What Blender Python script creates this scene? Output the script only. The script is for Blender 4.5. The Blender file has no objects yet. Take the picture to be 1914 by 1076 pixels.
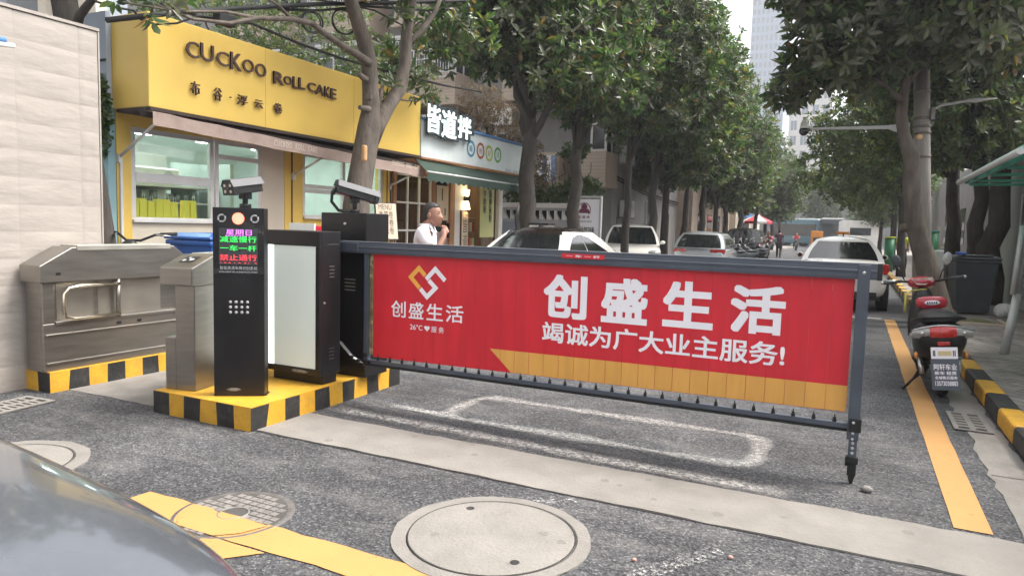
import bpy, bmesh, math, random
import numpy as np
from mathutils import Vector, Matrix, Euler, Quaternion
rad = math.radians
S = bpy.context.scene
COL = S.collection
random.seed(7)
RNG = np.random.default_rng(7)

# ------------------------------------------------------------------ camera, world, sun, exposure
FPX, CX, CY = 1313.0, 957.0, 538.0           # focal length and centre in photograph pixels
EYE = Vector((0.0, 0.0, 1.48))
AX = Vector((0.89814, 0.06362, -0.43509)); AY = Vector((0.43883, -0.06688, 0.89608)); AZ = Vector((0.02791, -0.99573, -0.08799))
cam_d = bpy.data.cameras.new('camera'); cam = bpy.data.objects.new('camera', cam_d); COL.objects.link(cam)
cam_d.sensor_fit = 'HORIZONTAL'; cam_d.sensor_width = 36.0; cam_d.lens = FPX / 1914.0 * 36.0
cam_d.clip_start = 0.05; cam_d.clip_end = 3000.0
cam.matrix_world = Matrix(((AX[0], -AX[1], -AX[2], EYE[0]), (AY[0], -AY[1], -AY[2], EYE[1]), (AZ[0], -AZ[1], -AZ[2], EYE[2]), (0, 0, 0, 1)))
S.camera = cam

SUN_EL, SUN_ROT = 56.0, 60.0
w = bpy.data.worlds.new('World'); S.world = w; w.use_nodes = True
nt = w.node_tree; bg = nt.nodes['Background']
sky = nt.nodes.new('ShaderNodeTexSky'); sky.sky_type = 'NISHITA'; sky.sun_disc = False
sky.sun_elevation = rad(SUN_EL); sky.sun_rotation = rad(SUN_ROT); sky.air_density = 1.0; sky.dust_density = 5.0; sky.ozone_density = 1.0
hs = nt.nodes.new('ShaderNodeHueSaturation'); hs.inputs['Saturation'].default_value = 0.15
nt.links.new(sky.outputs[0], hs.inputs['Color']); nt.links.new(hs.outputs[0], bg.inputs['Color'])
bg.inputs['Strength'].default_value = 0.15
sd = bpy.data.lights.new('sun', 'SUN'); sd.energy = 1.4; sd.angle = rad(20); sd.color = (1.0, 0.93, 0.82)
sun = bpy.data.objects.new('sun', sd); COL.objects.link(sun)
sv = Vector((math.sin(rad(SUN_ROT)) * math.cos(rad(SUN_EL)), math.cos(rad(SUN_ROT)) * math.cos(rad(SUN_EL)), math.sin(rad(SUN_EL))))
sun.rotation_euler = sv.to_track_quat('Z', 'Y').to_euler(); sun.location = (0, 0, 30)
S.view_settings.view_transform = 'Standard'; S.view_settings.look = 'None'
S.view_settings.exposure = 1.6; S.view_settings.gamma = 1.0
S.cycles.max_bounces = 6; S.cycles.transparent_max_bounces = 12
S.cycles.use_denoising = True

# ------------------------------------------------------------------ helpers
def at(u, v, x=None, y=None, z=None, d=None):
    """point of the place seen at (u, v) on a plane of constant x, y, z or at forward distance d"""
    c = Vector((u - CX, v - CY, FPX)); r = Vector((AX.dot(c), AY.dot(c), AZ.dot(c)))
    if d is not None: return EYE + r * (d / FPX)
    if x is not None: return EYE + r * ((x - EYE.x) / r.x)
    if y is not None: return EYE + r * ((y - EYE.y) / r.y)
    return EYE + r * ((z - EYE.z) / r.z)

def tag(o, label=None, cat=None, group=None, kind=None):
    if label: o['label'] = label
    if cat: o['category'] = cat
    if group: o['group'] = group
    if kind: o['kind'] = kind
    return o

def thing(name, label, cat, loc=(0, 0, 0), rz=0.0, group=None, rot=None):
    o = bpy.data.objects.new(name, None); COL.objects.link(o)
    o.empty_display_size = 0.2
    o.location = loc; o.rotation_euler = rot if rot else (0, 0, rz)
    return tag(o, label, cat, group)

def root_matrix(o):
    while o.parent: o = o.parent
    return Matrix.Translation(o.location) @ o.rotation_euler.to_matrix().to_4x4()

def kids(o): return [c for c in bpy.data.objects if c.parent == o]
def copy_tree(o, loc, rz, label=None, parent=None):
    c = o.copy(); COL.objects.link(c)
    if parent is not None: c.parent = parent
    else:
        c.location = loc; c.rotation_euler = (0, 0, rz)
        if label: c['label'] = label
    for k in kids(o): copy_tree(k, None, None, None, c)
    return c

class MB:
    """collects shapes and links them as ONE mesh object"""
    def __init__(s): s.v = []; s.f = []; s.m = []; s.s = []; s.M = None
    def add(s, vs, fs, mi=0, smooth=False):
        b = len(s.v)
        for p in vs:
            p = Vector(p)
            s.v.append(s.M @ p if s.M else p)
        for f in fs:
            s.f.append([b + i for i in f]); s.m.append(mi); s.s.append(smooth)
        return s
    def box(s, c, d, rz=0.0, mi=0, rot=None):
        hx, hy, hz = d[0] / 2, d[1] / 2, d[2] / 2; c = Vector(c)
        Q = Euler(rot if rot else (0, 0, rz)).to_matrix()
        vs = [c + Q @ Vector((sx * hx, sy * hy, sz * hz)) for sz in (-1, 1) for sx, sy in ((-1, -1), (1, -1), (1, 1), (-1, 1))]
        return s.add(vs, [(3, 2, 1, 0), (4, 5, 6, 7), (0, 1, 5, 4), (1, 2, 6, 5), (2, 3, 7, 6), (3, 0, 4, 7)], mi)
    def bb(s, x0, x1, y0, y1, z0, z1, mi=0):
        return s.box(((x0 + x1) / 2, (y0 + y1) / 2, (z0 + z1) / 2), (abs(x1 - x0), abs(y1 - y0), abs(z1 - z0)), 0, mi)
    def quad(s, a, b, c, d, mi=0): return s.add([a, b, c, d], [(0, 1, 2, 3)], mi)
    def prism(s, poly, a, b, axis='y', mi=0, smooth=False):
        """poly of 2D points extruded from a to b along axis (remaining axes in order)"""
        def p3(p, t): return {'x': (t, p[0], p[1]), 'y': (p[0], t, p[1]), 'z': (p[0], p[1], t)}[axis]
        n = len(poly); vs = [p3(p, a) for p in poly] + [p3(p, b) for p in poly]
        fs = [tuple(range(n - 1, -1, -1)), tuple(range(n, 2 * n))]
        area = sum(poly[i][0] * poly[(i + 1) % n][1] - poly[(i + 1) % n][0] * poly[i][1] for i in range(n))
        flip = (area < 0) ^ (axis == 'y') ^ (b < a)
        side = [(i, (i + 1) % n, n + (i + 1) % n, n + i) for i in range(n)]
        if flip: fs = [f[::-1] for f in fs]; side = [f[::-1] for f in side]
        s.add(vs, fs, mi); bse = len(s.v) - 2 * n
        for f in side: s.f.append([bse + i for i in f]); s.m.append(mi); s.s.append(smooth)
        return s
    def tube(s, pts, r, n=8, mi=0, caps=True, smooth=True, flat=1.0):
        pts = [Vector(p) for p in pts]; k = len(pts)
        rs = r if isinstance(r, (list, tuple)) else [r] * k
        vs = []; prev = None
        for i, p in enumerate(pts):
            t = (pts[min(i + 1, k - 1)] - pts[max(i - 1, 0)])
            t = t.normalized() if t.length > 1e-9 else Vector((0, 0, 1))
            if prev is None:
                a = t.cross(Vector((0, 0, 1)))
                if a.length < 1e-3: a = t.cross(Vector((0, 1, 0)))
                a.normalize()
            else:
                a = prev - t * prev.dot(t)
                a = a.normalized() if a.length > 1e-6 else t.orthogonal().normalized()
            prev = a; b = t.cross(a)
            for j in range(n):
                q = 2 * math.pi * j / n
                vs.append(p + (a * math.cos(q) + b * math.sin(q) * flat) * rs[i])
        fs = [(i * n + j, i * n + (j + 1) % n, (i + 1) * n + (j + 1) % n, (i + 1) * n + j) for i in range(k - 1) for j in range(n)]
        s.add(vs, fs, mi, smooth)
        if caps:
            b = len(s.v) - k * n
            s.f.append([b + j for j in range(n - 1, -1, -1)]); s.m.append(mi); s.s.append(False)
            s.f.append([b + (k - 1) * n + j for j in range(n)]); s.m.append(mi); s.s.append(False)
        return s
    def cyl(s, p0, p1, r0, r1=None, n=16, mi=0, smooth=True): return s.tube([p0, p1], [r0, r0 if r1 is None else r1], n, mi, True, smooth)
    def lathe(s, prof, c, n=16, mi=0, axis=(0, 0, 1), smooth=True):
        ax = Vector(axis).normalized(); a = ax.orthogonal().normalized(); b = ax.cross(a); c = Vector(c); k = len(prof)
        vs = [c + ax * z + (a * math.cos(2 * math.pi * j / n) + b * math.sin(2 * math.pi * j / n)) * r for r, z in prof for j in range(n)]
        fs = [(i * n + j, i * n + (j + 1) % n, (i + 1) * n + (j + 1) % n, (i + 1) * n + j) for i in range(k - 1) for j in range(n)]
        return s.add(vs, fs, mi, smooth)
    def sph(s, c, r, nu=14, nv=9, mi=0, rot=None):
        rx, ry, rz = r if isinstance(r, (tuple, list)) else (r, r, r); c = Vector(c)
        Q = Euler(rot).to_matrix() if rot else Matrix.Identity(3)
        vs = [c + Q @ Vector((0, 0, -rz))]
        for i in range(1, nv):
            t = math.pi * i / nv - math.pi / 2
            for j in range(nu):
                q = 2 * math.pi * j / nu
                vs.append(c + Q @ Vector((rx * math.cos(t) * math.cos(q), ry * math.cos(t) * math.sin(q), rz * math.sin(t))))
        vs.append(c + Q @ Vector((0, 0, rz))); fs = []
        for j in range(nu):
            fs.append((0, 1 + (j + 1) % nu, 1 + j))
            e = 1 + (nv - 2) * nu; fs.append((e + j, e + (j + 1) % nu, len(vs) - 1))
        for i in range(nv - 2):
            for j in range(nu):
                a = 1 + i * nu; fs.append((a + j, a + (j + 1) % nu, a + nu + (j + 1) % nu, a + nu + j))
        return s.add(vs, fs, mi, True)
    def torus(s, c, R_, r, axis=(0, 1, 0), n=24, k=8, mi=0, a0=0.0, a1=2 * math.pi):
        ax = Vector(axis).normalized(); a = ax.orthogonal().normalized(); b = ax.cross(a); c = Vector(c)
        full = abs(a1 - a0 - 2 * math.pi) < 1e-6; m = n if full else n + 1
        vs = []
        for i in range(m):
            q = a0 + (a1 - a0) * i / n; d = a * math.cos(q) + b * math.sin(q)
            for j in range(k):
                t = 2 * math.pi * j / k
                vs.append(c + d * (R_ + r * math.cos(t)) + ax * r * math.sin(t))
        fs = [(i * k + j, i * k + (j + 1) % k, ((i + 1) % m) * k + (j + 1) % k, ((i + 1) % m) * k + j) for i in range(m if full else n) for j in range(k)]
        return s.add(vs, fs, mi, True)
    def loft(s, rings, mi=0, smooth=True, caps=True, closed=True):
        n = len(rings[0]); vs = [p for r in rings for p in r]
        e = n if closed else n - 1
        fs = [(i * n + j, i * n + (j + 1) % n, (i + 1) * n + (j + 1) % n, (i + 1) * n + j) for i in range(len(rings) - 1) for j in range(e)]
        if caps: fs += [tuple(range(n - 1, -1, -1)), tuple((len(rings) - 1) * n + j for j in range(n))]
        return s.add(vs, fs, mi, smooth)
    def disc(s, c, r, normal=(0, 0, 1), n=24, mi=0, r_in=0.0):
        ax = Vector(normal).normalized(); a = ax.orthogonal().normalized(); b = ax.cross(a); c = Vector(c)
        ring = lambda q: [c + (a * math.cos(2 * math.pi * j / n) + b * math.sin(2 * math.pi * j / n)) * q for j in range(n)]
        if r_in <= 0: return s.add(ring(r), [tuple(range(n))], mi)
        return s.add(ring(r) + ring(r_in), [(j, (j + 1) % n, n + (j + 1) % n, n + j) for j in range(n)], mi)
    def text(s, key, o, xd, yd, wd, ht, depth=0.0, mi=0):
        vs, fs = GLYPH[key]; depth = depth or 0.00004; o = Vector(o); xd = Vector(xd).normalized(); yd = Vector(yd).normalized(); nd = xd.cross(yd)
        return s.add([o + xd * (p[0] * wd) + yd * (p[1] * ht) + nd * (p[2] * depth) for p in vs], fs, mi)
    def build(s, name, mats, parent=None, world=False, bevel=0.0, subsurf=0, seg=2):
        me = bpy.data.meshes.new(name)
        vs = s.v
        if parent is not None and world:
            I = root_matrix(parent).inverted(); vs = [I @ p for p in vs]
        me.from_pydata([tuple(p) for p in vs], [], s.f)
        for m in (mats if isinstance(mats, (list, tuple)) else [mats]): me.materials.append(m)
        me.polygons.foreach_set('material_index', s.m); me.polygons.foreach_set('use_smooth', s.s); me.update()
        o = bpy.data.objects.new(name, me); COL.objects.link(o)
        if parent is not None: o.parent = parent
        if bevel:
            b = o.modifiers.new('bevel', 'BEVEL'); b.width = bevel; b.segments = seg; b.limit_method = 'ANGLE'; b.angle_limit = rad(40)
        if subsurf:
            b = o.modifiers.new('subsurf', 'SUBSURF'); b.levels = subsurf; b.render_levels = subsurf
        return o

# ------------------------------------------------------------------ lettering (turned into meshes in one go)
GLYPH = {}
def load_text(items):
    obs = []
    for key, body, bold, ext in items:
        c = bpy.data.curves.new('lettering', 'FONT'); c.body = body; c.offset = 0.0; c.extrude = ext; c.resolution_u = 3
        if key.endswith('~'): c.space_character = 1.25
        o = bpy.data.objects.new('lettering', c); COL.objects.link(o); obs.append((key, o, c, bold, ext))
    dg = bpy.context.evaluated_depsgraph_get()
    for key, o, c, bold, ext in obs:
        me = bpy.data.meshes.new_from_object(o.evaluated_get(dg))
        V = np.array([v.co[:] for v in me.vertices]); F = [tuple(p.vertices) for p in me.polygons]
        if bold:      # thicker strokes: the glyph drawn again in a ring of small shifts, each a hair deeper
            n0 = len(V); W_ = [V]; F_ = list(F); K = 16
            for q in range(K):
                a_ = q * 2 * math.pi / K; f_ = bold / max(abs(math.cos(a_)), abs(math.sin(a_))); W_.append(V + np.array([math.cos(a_) * f_, math.sin(a_) * f_, 0]))
                F_ += [tuple(i + n0 * (q + 1) for i in f) for f in F]
            V = np.concatenate(W_); F = F_
        lo = V.min(0); hi = V.max(0); V = (V - lo) / np.maximum(hi - lo, 1e-6)
        if bold: V[:, 2] -= np.repeat(np.arange(K + 1), n0) * (0.0 if ext == 0 else 0.004)
        if bold and ext == 0: V[:, 2] = -np.repeat(np.arange(K + 1), n0) * 1.0
        GLYPH[key] = (V.tolist(), F)
        bpy.data.meshes.remove(me)
    for key, o, c, bold, ext in obs:
        bpy.data.objects.remove(o); bpy.data.curves.remove(c)
T = []
for ch in '创盛生活': T.append(('B' + ch, ch, 0.034, 0)); T.append(('L' + ch, ch, 0.012, 0))
T += [('slogan', '竭诚为广大业主服务!', 0.018, 0), ('26c', '26°C', 0.01, 0), ('serve', '服 务', 0.008, 0), ('tag', '一 车 一 杆', 0.02, 0)]
for i, ch in enumerate('CUCKOO'): T.append(('K%d' % i, ch, 0.008, 0.05))
for i, ch in enumerate('ROLLCAKE'): T.append(('R%d' % i, ch, 0.012, 0.05))
for i, ch in enumerate('布谷·浮云卷'): T.append(('N%d' % i, ch, 0.004, 0.05))
for i, ch in enumerate('皆道拌'): T.append(('Y%d' % i, ch, 0.017, 0.05)); T.append(('YB%d' % i, ch, 0.085, 0.05))
T += [('awn~', 'CUCKOO  ROLL  CAKE', 0.0, 0), ('led1', '星期日', 0.0, 0), ('led2', '减速慢行', 0.0, 0), ('led3', '一车一杆', 0.0, 0), ('led4', '禁止通行', 0.0, 0),
      ('sys1', '智能高清车牌识别系统', 0.0, 0), ('sys2', 'INTELLIGENT HD LICENSE PLATE SYSTEM', 0.01, 0),
      ('pl1', '阿轩车业', 0.02, 0), ('pl2', '新车 租赁', 0.02, 0), ('pl3', '全城售后服务', 0.02, 0), ('pl4', '13573038883', 0.02, 0),
      ('win1', '现\n拌\n米\n粉', 0.02, 0), ('win2', '牛\n肉\n粉', 0.02, 0), ('bd1', '皆 道 拌', 0.02, 0), ('bd2', '湘味现拌米粉', 0.0, 0), ('bd3', '一份知味', 0.02, 0),
      ('vert', '皆\n道\n拌', 0.0, 0), ('menu', 'MENU\n香草卷\n抹茶卷\n浮云卷', 0.0, 0), ('sub', '现拌小碗粉面', 0.0, 0), ('cs', 'CS', 0.01, 0), ('tot', 'T.O.T', 0.02, 0)]
for ch in '面粉饭汤': T.append(('C' + ch, ch, 0.0, 0))
load_text(T)

# ------------------------------------------------------------------ materials (all procedural)
def mat(name, col, rough=0.6, metal=0.0, var=0.0, vscale=4.0, bump=0.0, bscale=60.0, emit=0.0, ecol=None, coat=0.0, spec=0.5, dirt=0.0, dcol=(0.1, 0.09, 0.075), dscale=1.5, stretch=None, trans=0.0):
    m = bpy.data.materials.new(name); m.use_nodes = True; t = m.node_tree; b = t.nodes['Principled BSDF']
    N = lambda k: t.nodes.new(k); L = t.links.new
    b.inputs['Base Color'].default_value = (*col, 1); b.inputs['Roughness'].default_value = rough; b.inputs['Metallic'].default_value = metal
    b.inputs['Coat Weight'].default_value = coat; b.inputs['Coat Roughness'].default_value = 0.06; b.inputs['Specular IOR Level'].default_value = spec
    b.inputs['Transmission Weight'].default_value = trans
    if emit: b.inputs['Emission Color'].default_value = (*(ecol or col), 1); b.inputs['Emission Strength'].default_value = emit
    if var or bump or dirt:
        tc = N('ShaderNodeTexCoord'); src = tc.outputs['Object']
        if stretch:
            mp = N('ShaderNodeMapping'); mp.inputs['Scale'].default_value = stretch; L(src, mp.inputs[0]); src = mp.outputs[0]
    last = None
    if var:
        n = N('ShaderNodeTexNoise'); n.inputs['Scale'].default_value = vscale; n.inputs['Detail'].default_value = 6; L(src, n.inputs['Vector'])
        mx = N('ShaderNodeMix'); mx.data_type = 'RGBA'
        mx.inputs['A'].default_value = (*[max(0, c * (1 - var)) for c in col], 1); mx.inputs['B'].default_value = (*[min(1, c * (1 + var)) for c in col], 1)
        mr = N('ShaderNodeMapRange'); mr.inputs['From Min'].default_value = 0.3; mr.inputs['From Max'].default_value = 0.7
        L(n.outputs['Fac'], mr.inputs[0]); L(mr.outputs[0], mx.inputs['Factor']); last = mx.outputs['Result']
        rr = N('ShaderNodeMapRange'); rr.inputs['To Min'].default_value = max(0.02, rough - 0.08); rr.inputs['To Max'].default_value = min(1, rough + 0.1)
        L(n.outputs['Fac'], rr.inputs[0]); L(rr.outputs[0], b.inputs['Roughness'])
    if dirt:
        n = N('ShaderNodeTexNoise'); n.inputs['Scale'].default_value = dscale; n.inputs['Detail'].default_value = 9; n.inputs['Roughness'].default_value = 0.7; L(src, n.inputs['Vector'])
        mr = N('ShaderNodeMapRange'); mr.inputs['From Min'].default_value = 0.5; mr.inputs['From Max'].default_value = 0.75; mr.inputs['To Max'].default_value = dirt
        L(n.outputs['Fac'], mr.inputs[0]); mx = N('ShaderNodeMix'); mx.data_type = 'RGBA'; mx.inputs['A'].default_value = (*col, 1)
        if last: L(last, mx.inputs['A'])
        mx.inputs['B'].default_value = (*dcol, 1); L(mr.outputs[0], mx.inputs['Factor']); last = mx.outputs['Result']
    if last: L(last, b.inputs['Base Color'])
    if bump:
        n = N('ShaderNodeTexNoise'); n.inputs['Scale'].default_value = bscale; n.inputs['Detail'].default_value = 4; L(src, n.inputs['Vector'])
        bp = N('ShaderNodeBump'); bp.inputs['Strength'].default_value = bump; bp.inputs['Distance'].default_value = 0.02; L(n.outputs['Fac'], bp.inputs['Height']); L(bp.outputs[0], b.inputs['Normal'])
    return m

M = {}
M['yellow'] = mat('yellow_panel_paint', (0.74, 0.50, 0.11), 0.45, var=0.05, vscale=1.2, dirt=0.18, dcol=(0.5, 0.33, 0.07), dscale=1.1)
M['yellow_kerb'] = mat('yellow_kerb_paint', (0.62, 0.335, 0.028), 0.55, var=0.12, vscale=7, bump=0.25, bscale=35, dirt=0.6, dcol=(0.26, 0.19, 0.08), dscale=9)
M['black_kerb'] = mat('black_kerb_paint', (0.022, 0.022, 0.022), 0.55, var=0.3, vscale=8, bump=0.25, bscale=35, dirt=0.4, dcol=(0.12, 0.11, 0.1), dscale=9)
M['black_metal'] = mat('black_powder_coat', (0.009, 0.0085, 0.010), 0.36, var=0.25, vscale=5, dirt=0.07, dcol=(0.07, 0.06, 0.055), dscale=4)
M['black_plastic'] = mat('black_plastic', (0.015, 0.015, 0.016), 0.4, var=0.2, vscale=9)
M['rubber'] = mat('rubber', (0.014, 0.014, 0.014), 0.8, var=0.2, vscale=12)
M['gray_alu'] = mat('slate_grey_aluminium', (0.085, 0.098, 0.125), 0.38, 0.35, var=0.12, vscale=6)
M['silver'] = mat('bare_bright_metal', (0.6, 0.6, 0.6), 0.28, 0.9, var=0.1, vscale=10)
M['steel'] = mat('brushed_stainless_steel', (0.31, 0.29, 0.265), 0.32, 0.9, var=0.10, vscale=3, stretch=(1, 1, 9))
M['steel_dark'] = mat('stainless_recess', (0.36, 0.33, 0.29), 0.4, 0.85, var=0.1, vscale=4)
M['red_panel'] = mat('red_banner_panel', (0.62, 0.018, 0.034), 0.42, var=0.05, vscale=2)
M['gold_panel'] = mat('gold_banner_panel', (0.72, 0.37, 0.085), 0.42, var=0.05, vscale=2)
def per_piece(m, amt):
    t = m.node_tree; b = t.nodes['Principled BSDF']; N = t.nodes.new; L = t.links.new; src = b.inputs['Base Color'].links[0].from_socket
    g = N('ShaderNodeNewGeometry'); r = N('ShaderNodeMapRange'); r.inputs['To Min'].default_value = 1 - amt; r.inputs['To Max'].default_value = 1 + amt; L(g.outputs['Random Per Island'], r.inputs[0])
    tc = N('ShaderNodeTexCoord'); mp = N('ShaderNodeMapping'); mp.inputs['Scale'].default_value = (5, 5, 0.8); L(tc.outputs['Object'], mp.inputs[0]); n = N('ShaderNodeTexNoise'); n.inputs['Scale'].default_value = 2.2; n.inputs['Detail'].default_value = 9; L(mp.outputs[0], n.inputs['Vector'])
    r2 = N('ShaderNodeMapRange'); r2.inputs['From Min'].default_value = 0.35; r2.inputs['From Max'].default_value = 0.75; r2.inputs['To Min'].default_value = 1.04; r2.inputs['To Max'].default_value = 0.86; L(n.outputs['Fac'], r2.inputs[0])
    k = N('ShaderNodeMath'); k.operation = 'MULTIPLY'; L(r.outputs[0], k.inputs[0]); L(r2.outputs[0], k.inputs[1])
    mx = N('ShaderNodeMix'); mx.data_type = 'RGBA'; mx.blend_type = 'MULTIPLY'; mx.inputs['Factor'].default_value = 1; L(src, mx.inputs['A']); L(k.outputs[0], mx.inputs['B']); L(mx.outputs['Result'], b.inputs['Base Color'])
per_piece(M['red_panel'], 0.05); per_piece(M['gold_panel'], 0.025)
M['white_letter'] = mat('white_letter_film', (0.84, 0.83, 0.88), 0.45, var=0.02)
M['orange_mark'] = mat('orange_letter_film', (0.85, 0.42, 0.07), 0.45, var=0.02)
M['brown_letter'] = mat('brown_letter', (0.075, 0.036, 0.026), 0.5, var=0.1)
M['white_paint'] = mat('white_paint', (0.78, 0.76, 0.72), 0.5, var=0.05, vscale=3, dirt=0.2, dcol=(0.45, 0.4, 0.34), dscale=2)
M['cream'] = mat('cream_render', (0.62, 0.55, 0.44), 0.7, var=0.07, vscale=2, bump=0.1)
M['lit_panel'] = mat('lit_white_panel', (0.50, 0.55, 0.515), 0.3, emit=0.08, ecol=(0.85, 0.95, 0.9), coat=0.5)
M['lit_edge'] = mat('lit_edge', (0.9, 1.0, 0.97), 0.3, emit=1.2, ecol=(0.9, 1.0, 0.97))
M['led_red'] = mat('led_red', (0.9, 0.1, 0.05), 0.4, emit=0.7, ecol=(1.0, 0.16, 0.08))
M['led_spot'] = mat('led_red_dots', (1.0, 0.5, 0.4), 0.4, emit=0.8, ecol=(1.0, 0.5, 0.38))
M['led_green'] = mat('led_green', (0.05, 0.7, 0.12), 0.4, emit=0.45, ecol=(0.04, 0.9, 0.12))
M['led_mag'] = mat('led_magenta', (0.8, 0.2, 0.9), 0.4, emit=0.5, ecol=(0.8, 0.22, 0.95))
M['led_red2'] = mat('led_crimson', (0.9, 0.06, 0.08), 0.4, emit=0.45, ecol=(1.0, 0.05, 0.08))
M['dark_screen'] = mat('dark_screen', (0.045, 0.048, 0.05), 0.3, var=0.2, vscale=40)
M['print_grey'] = mat('grey_print', (0.45, 0.45, 0.46), 0.5, var=0.05)
M['taupe'] = mat('taupe_awning_cloth', (0.34, 0.255, 0.22), 0.85, var=0.12, vscale=5, bump=0.3, bscale=20)
M['awning_dark'] = mat('dark_awning_cloth_and_shade', (0.05, 0.035, 0.03), 0.9, var=0.2, vscale=5)
M['green_cloth'] = mat('dark_green_cloth', (0.03, 0.055, 0.042), 0.85, var=0.15, vscale=5, bump=0.3, bscale=20)
M['wood'] = mat('warm_wood', (0.34, 0.17, 0.085), 0.5, var=0.25, vscale=2.5, stretch=(8, 8, 1))
M['dark_wood'] = mat('dark_wood', (0.09, 0.045, 0.03), 0.5, var=0.25, vscale=2.5, stretch=(8, 8, 1))
def clear_glass():
    m = bpy.data.materials.new('shop_glass'); m.use_nodes = True; t = m.node_tree; N = t.nodes.new; L = t.links.new
    t.nodes.remove(t.nodes['Principled BSDF']); tr = N('ShaderNodeBsdfTransparent'); tr.inputs[0].default_value = (0.88, 0.95, 0.93, 1)
    gl = N('ShaderNodeBsdfGlossy'); gl.inputs['Roughness'].default_value = 0.02; lw = N('ShaderNodeLayerWeight'); lw.inputs[0].default_value = 0.5; pw = N('ShaderNodeMath'); pw.operation = 'POWER'; L(lw.outputs['Facing'], pw.inputs[0]); pw.inputs[1].default_value = 4.0; fr = N('ShaderNodeMath'); fr.operation = 'MULTIPLY_ADD'; L(pw.outputs[0], fr.inputs[0]); fr.inputs[1].default_value = 0.75; fr.inputs[2].default_value = 0.05
    mx = N('ShaderNodeMixShader'); L(fr.outputs[0], mx.inputs[0]); L(tr.outputs[0], mx.inputs[1]); L(gl.outputs[0], mx.inputs[2]); L(mx.outputs[0], t.nodes['Material Output'].inputs['Surface'])
    return m
M['glass'] = clear_glass()
M['dark_glass'] = mat('dark_window_glass', (0.025, 0.03, 0.034), 0.06, var=0.3, vscale=1.0, spec=0.8)
M['car_glass'] = mat('tinted_car_glass', (0.012, 0.014, 0.015), 0.04, spec=0.9, var=0.2, vscale=3)
M['car_white'] = mat('white_car_paint', (0.80, 0.77, 0.72), 0.3, coat=1.0, var=0.02, vscale=3)
M['car_silver'] = mat('silver_car_paint', (0.46, 0.49, 0.51), 0.32, 0.5, coat=1.0, var=0.04, vscale=3)
M['car_silver2'] = mat('silver_grey_bonnet_paint', (0.12, 0.13, 0.15), 0.16, 0.45, coat=0.8, var=0.07, vscale=2.2, dirt=0.35, dcol=(0.22, 0.21, 0.2), dscale=5)
M['car_dark'] = mat('black_car_paint', (0.012, 0.013, 0.016), 0.25, coat=1.0)
M['car_black_roof'] = mat('glossy_black_roof', (0.02, 0.013, 0.012), 0.15, coat=1.0)
M['tail_red'] = mat('red_tail_lens', (0.5, 0.018, 0.02), 0.12, coat=1.0, var=0.2, vscale=30)
M['clear_lens'] = mat('clear_lens', (0.32, 0.33, 0.32), 0.1, coat=1.0, var=0.2, vscale=30)
M['amber'] = mat('amber_lens', (0.75, 0.28, 0.03), 0.15, coat=1.0)
M['scooter_red'] = mat('red_scooter_plastic', (0.40, 0.022, 0.04), 0.25, coat=0.6, var=0.06)
M['bin_grey'] = mat('dark_grey_bin_plastic', (0.045, 0.055, 0.062), 0.5, var=0.15, vscale=4, dirt=0.2, dcol=(0.12, 0.11, 0.1))
M['blue_plastic'] = mat('blue_plastic', (0.025, 0.10, 0.36), 0.38, var=0.1, vscale=4)
M['bark'] = mat('grey_brown_bark', (0.105, 0.085, 0.07), 0.9, var=0.35, vscale=9, bump=1.0, bscale=17, stretch=(1, 1, 0.4), dirt=0.5, dcol=(0.18, 0.16, 0.135), dscale=3)
M['bark_dark'] = mat('dark_bark', (0.05, 0.042, 0.036), 0.9, var=0.4, vscale=9, bump=1.0, bscale=17, stretch=(1, 1, 0.4), dirt=0.4, dcol=(0.10, 0.088, 0.075), dscale=3)
M['cut_wood'] = mat('fresh_cut_wood', (0.55, 0.32, 0.15), 0.7, var=0.15, vscale=12)
M['concrete'] = mat('concrete', (0.215, 0.2, 0.182), 0.85, var=0.16, vscale=5, bump=0.35, bscale=70, dirt=0.4, dcol=(0.19, 0.175, 0.155), dscale=7)
M['pole_concrete'] = mat('pole_concrete', (0.30, 0.275, 0.25), 0.85, var=0.12, vscale=5, bump=0.25, bscale=60, dirt=0.45, dcol=(0.17, 0.15, 0.13), dscale=1.5, stretch=(6, 6, 0.6))
M['wall_tile'] = mat('cream_stone_tile', (0.33, 0.295, 0.265), 0.75, var=0.05, vscale=3, bump=0.45, bscale=7, stretch=(1, 0.7, 2.0))
M['joint'] = mat('pale_mortar', (0.305, 0.272, 0.245), 0.9, var=0.08)
M['apt_grey'] = mat('grey_render_wall', (0.30, 0.285, 0.275), 0.85, var=0.12, vscale=1.2, dirt=0.5, dcol=(0.2, 0.185, 0.175), dscale=0.7, stretch=(2, 2, 0.6))
M['apt_beige'] = mat('beige_wall_tile', (0.47, 0.375, 0.30), 0.75, var=0.1, vscale=2, dirt=0.4, dcol=(0.27, 0.21, 0.17), dscale=0.9)
M['apt_white'] = mat('off_white_frame', (0.62, 0.6, 0.57), 0.55, var=0.08)
M['teal'] = mat('pale_teal_render', (0.25, 0.40, 0.42), 0.8, var=0.1, vscale=2, dirt=0.25, dcol=(0.2, 0.27, 0.3))
M['blue_grey'] = mat('blue_grey_render', (0.32, 0.36, 0.42), 0.8, var=0.1, vscale=2)
M['pale_green'] = mat('pale_green_wall', (0.42, 0.46, 0.43), 0.8, var=0.1, vscale=1.5, dirt=0.35, dcol=(0.3, 0.31, 0.29))
M['green_steel'] = mat('green_painted_steel', (0.06, 0.27, 0.22), 0.5, var=0.15, vscale=6)
M['roof_grey'] = mat('weathered_roof', (0.30, 0.26, 0.22), 0.8, var=0.15)
M['blue_trim'] = mat('blue_trim', (0.08, 0.2, 0.42), 0.5, var=0.1)
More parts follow.
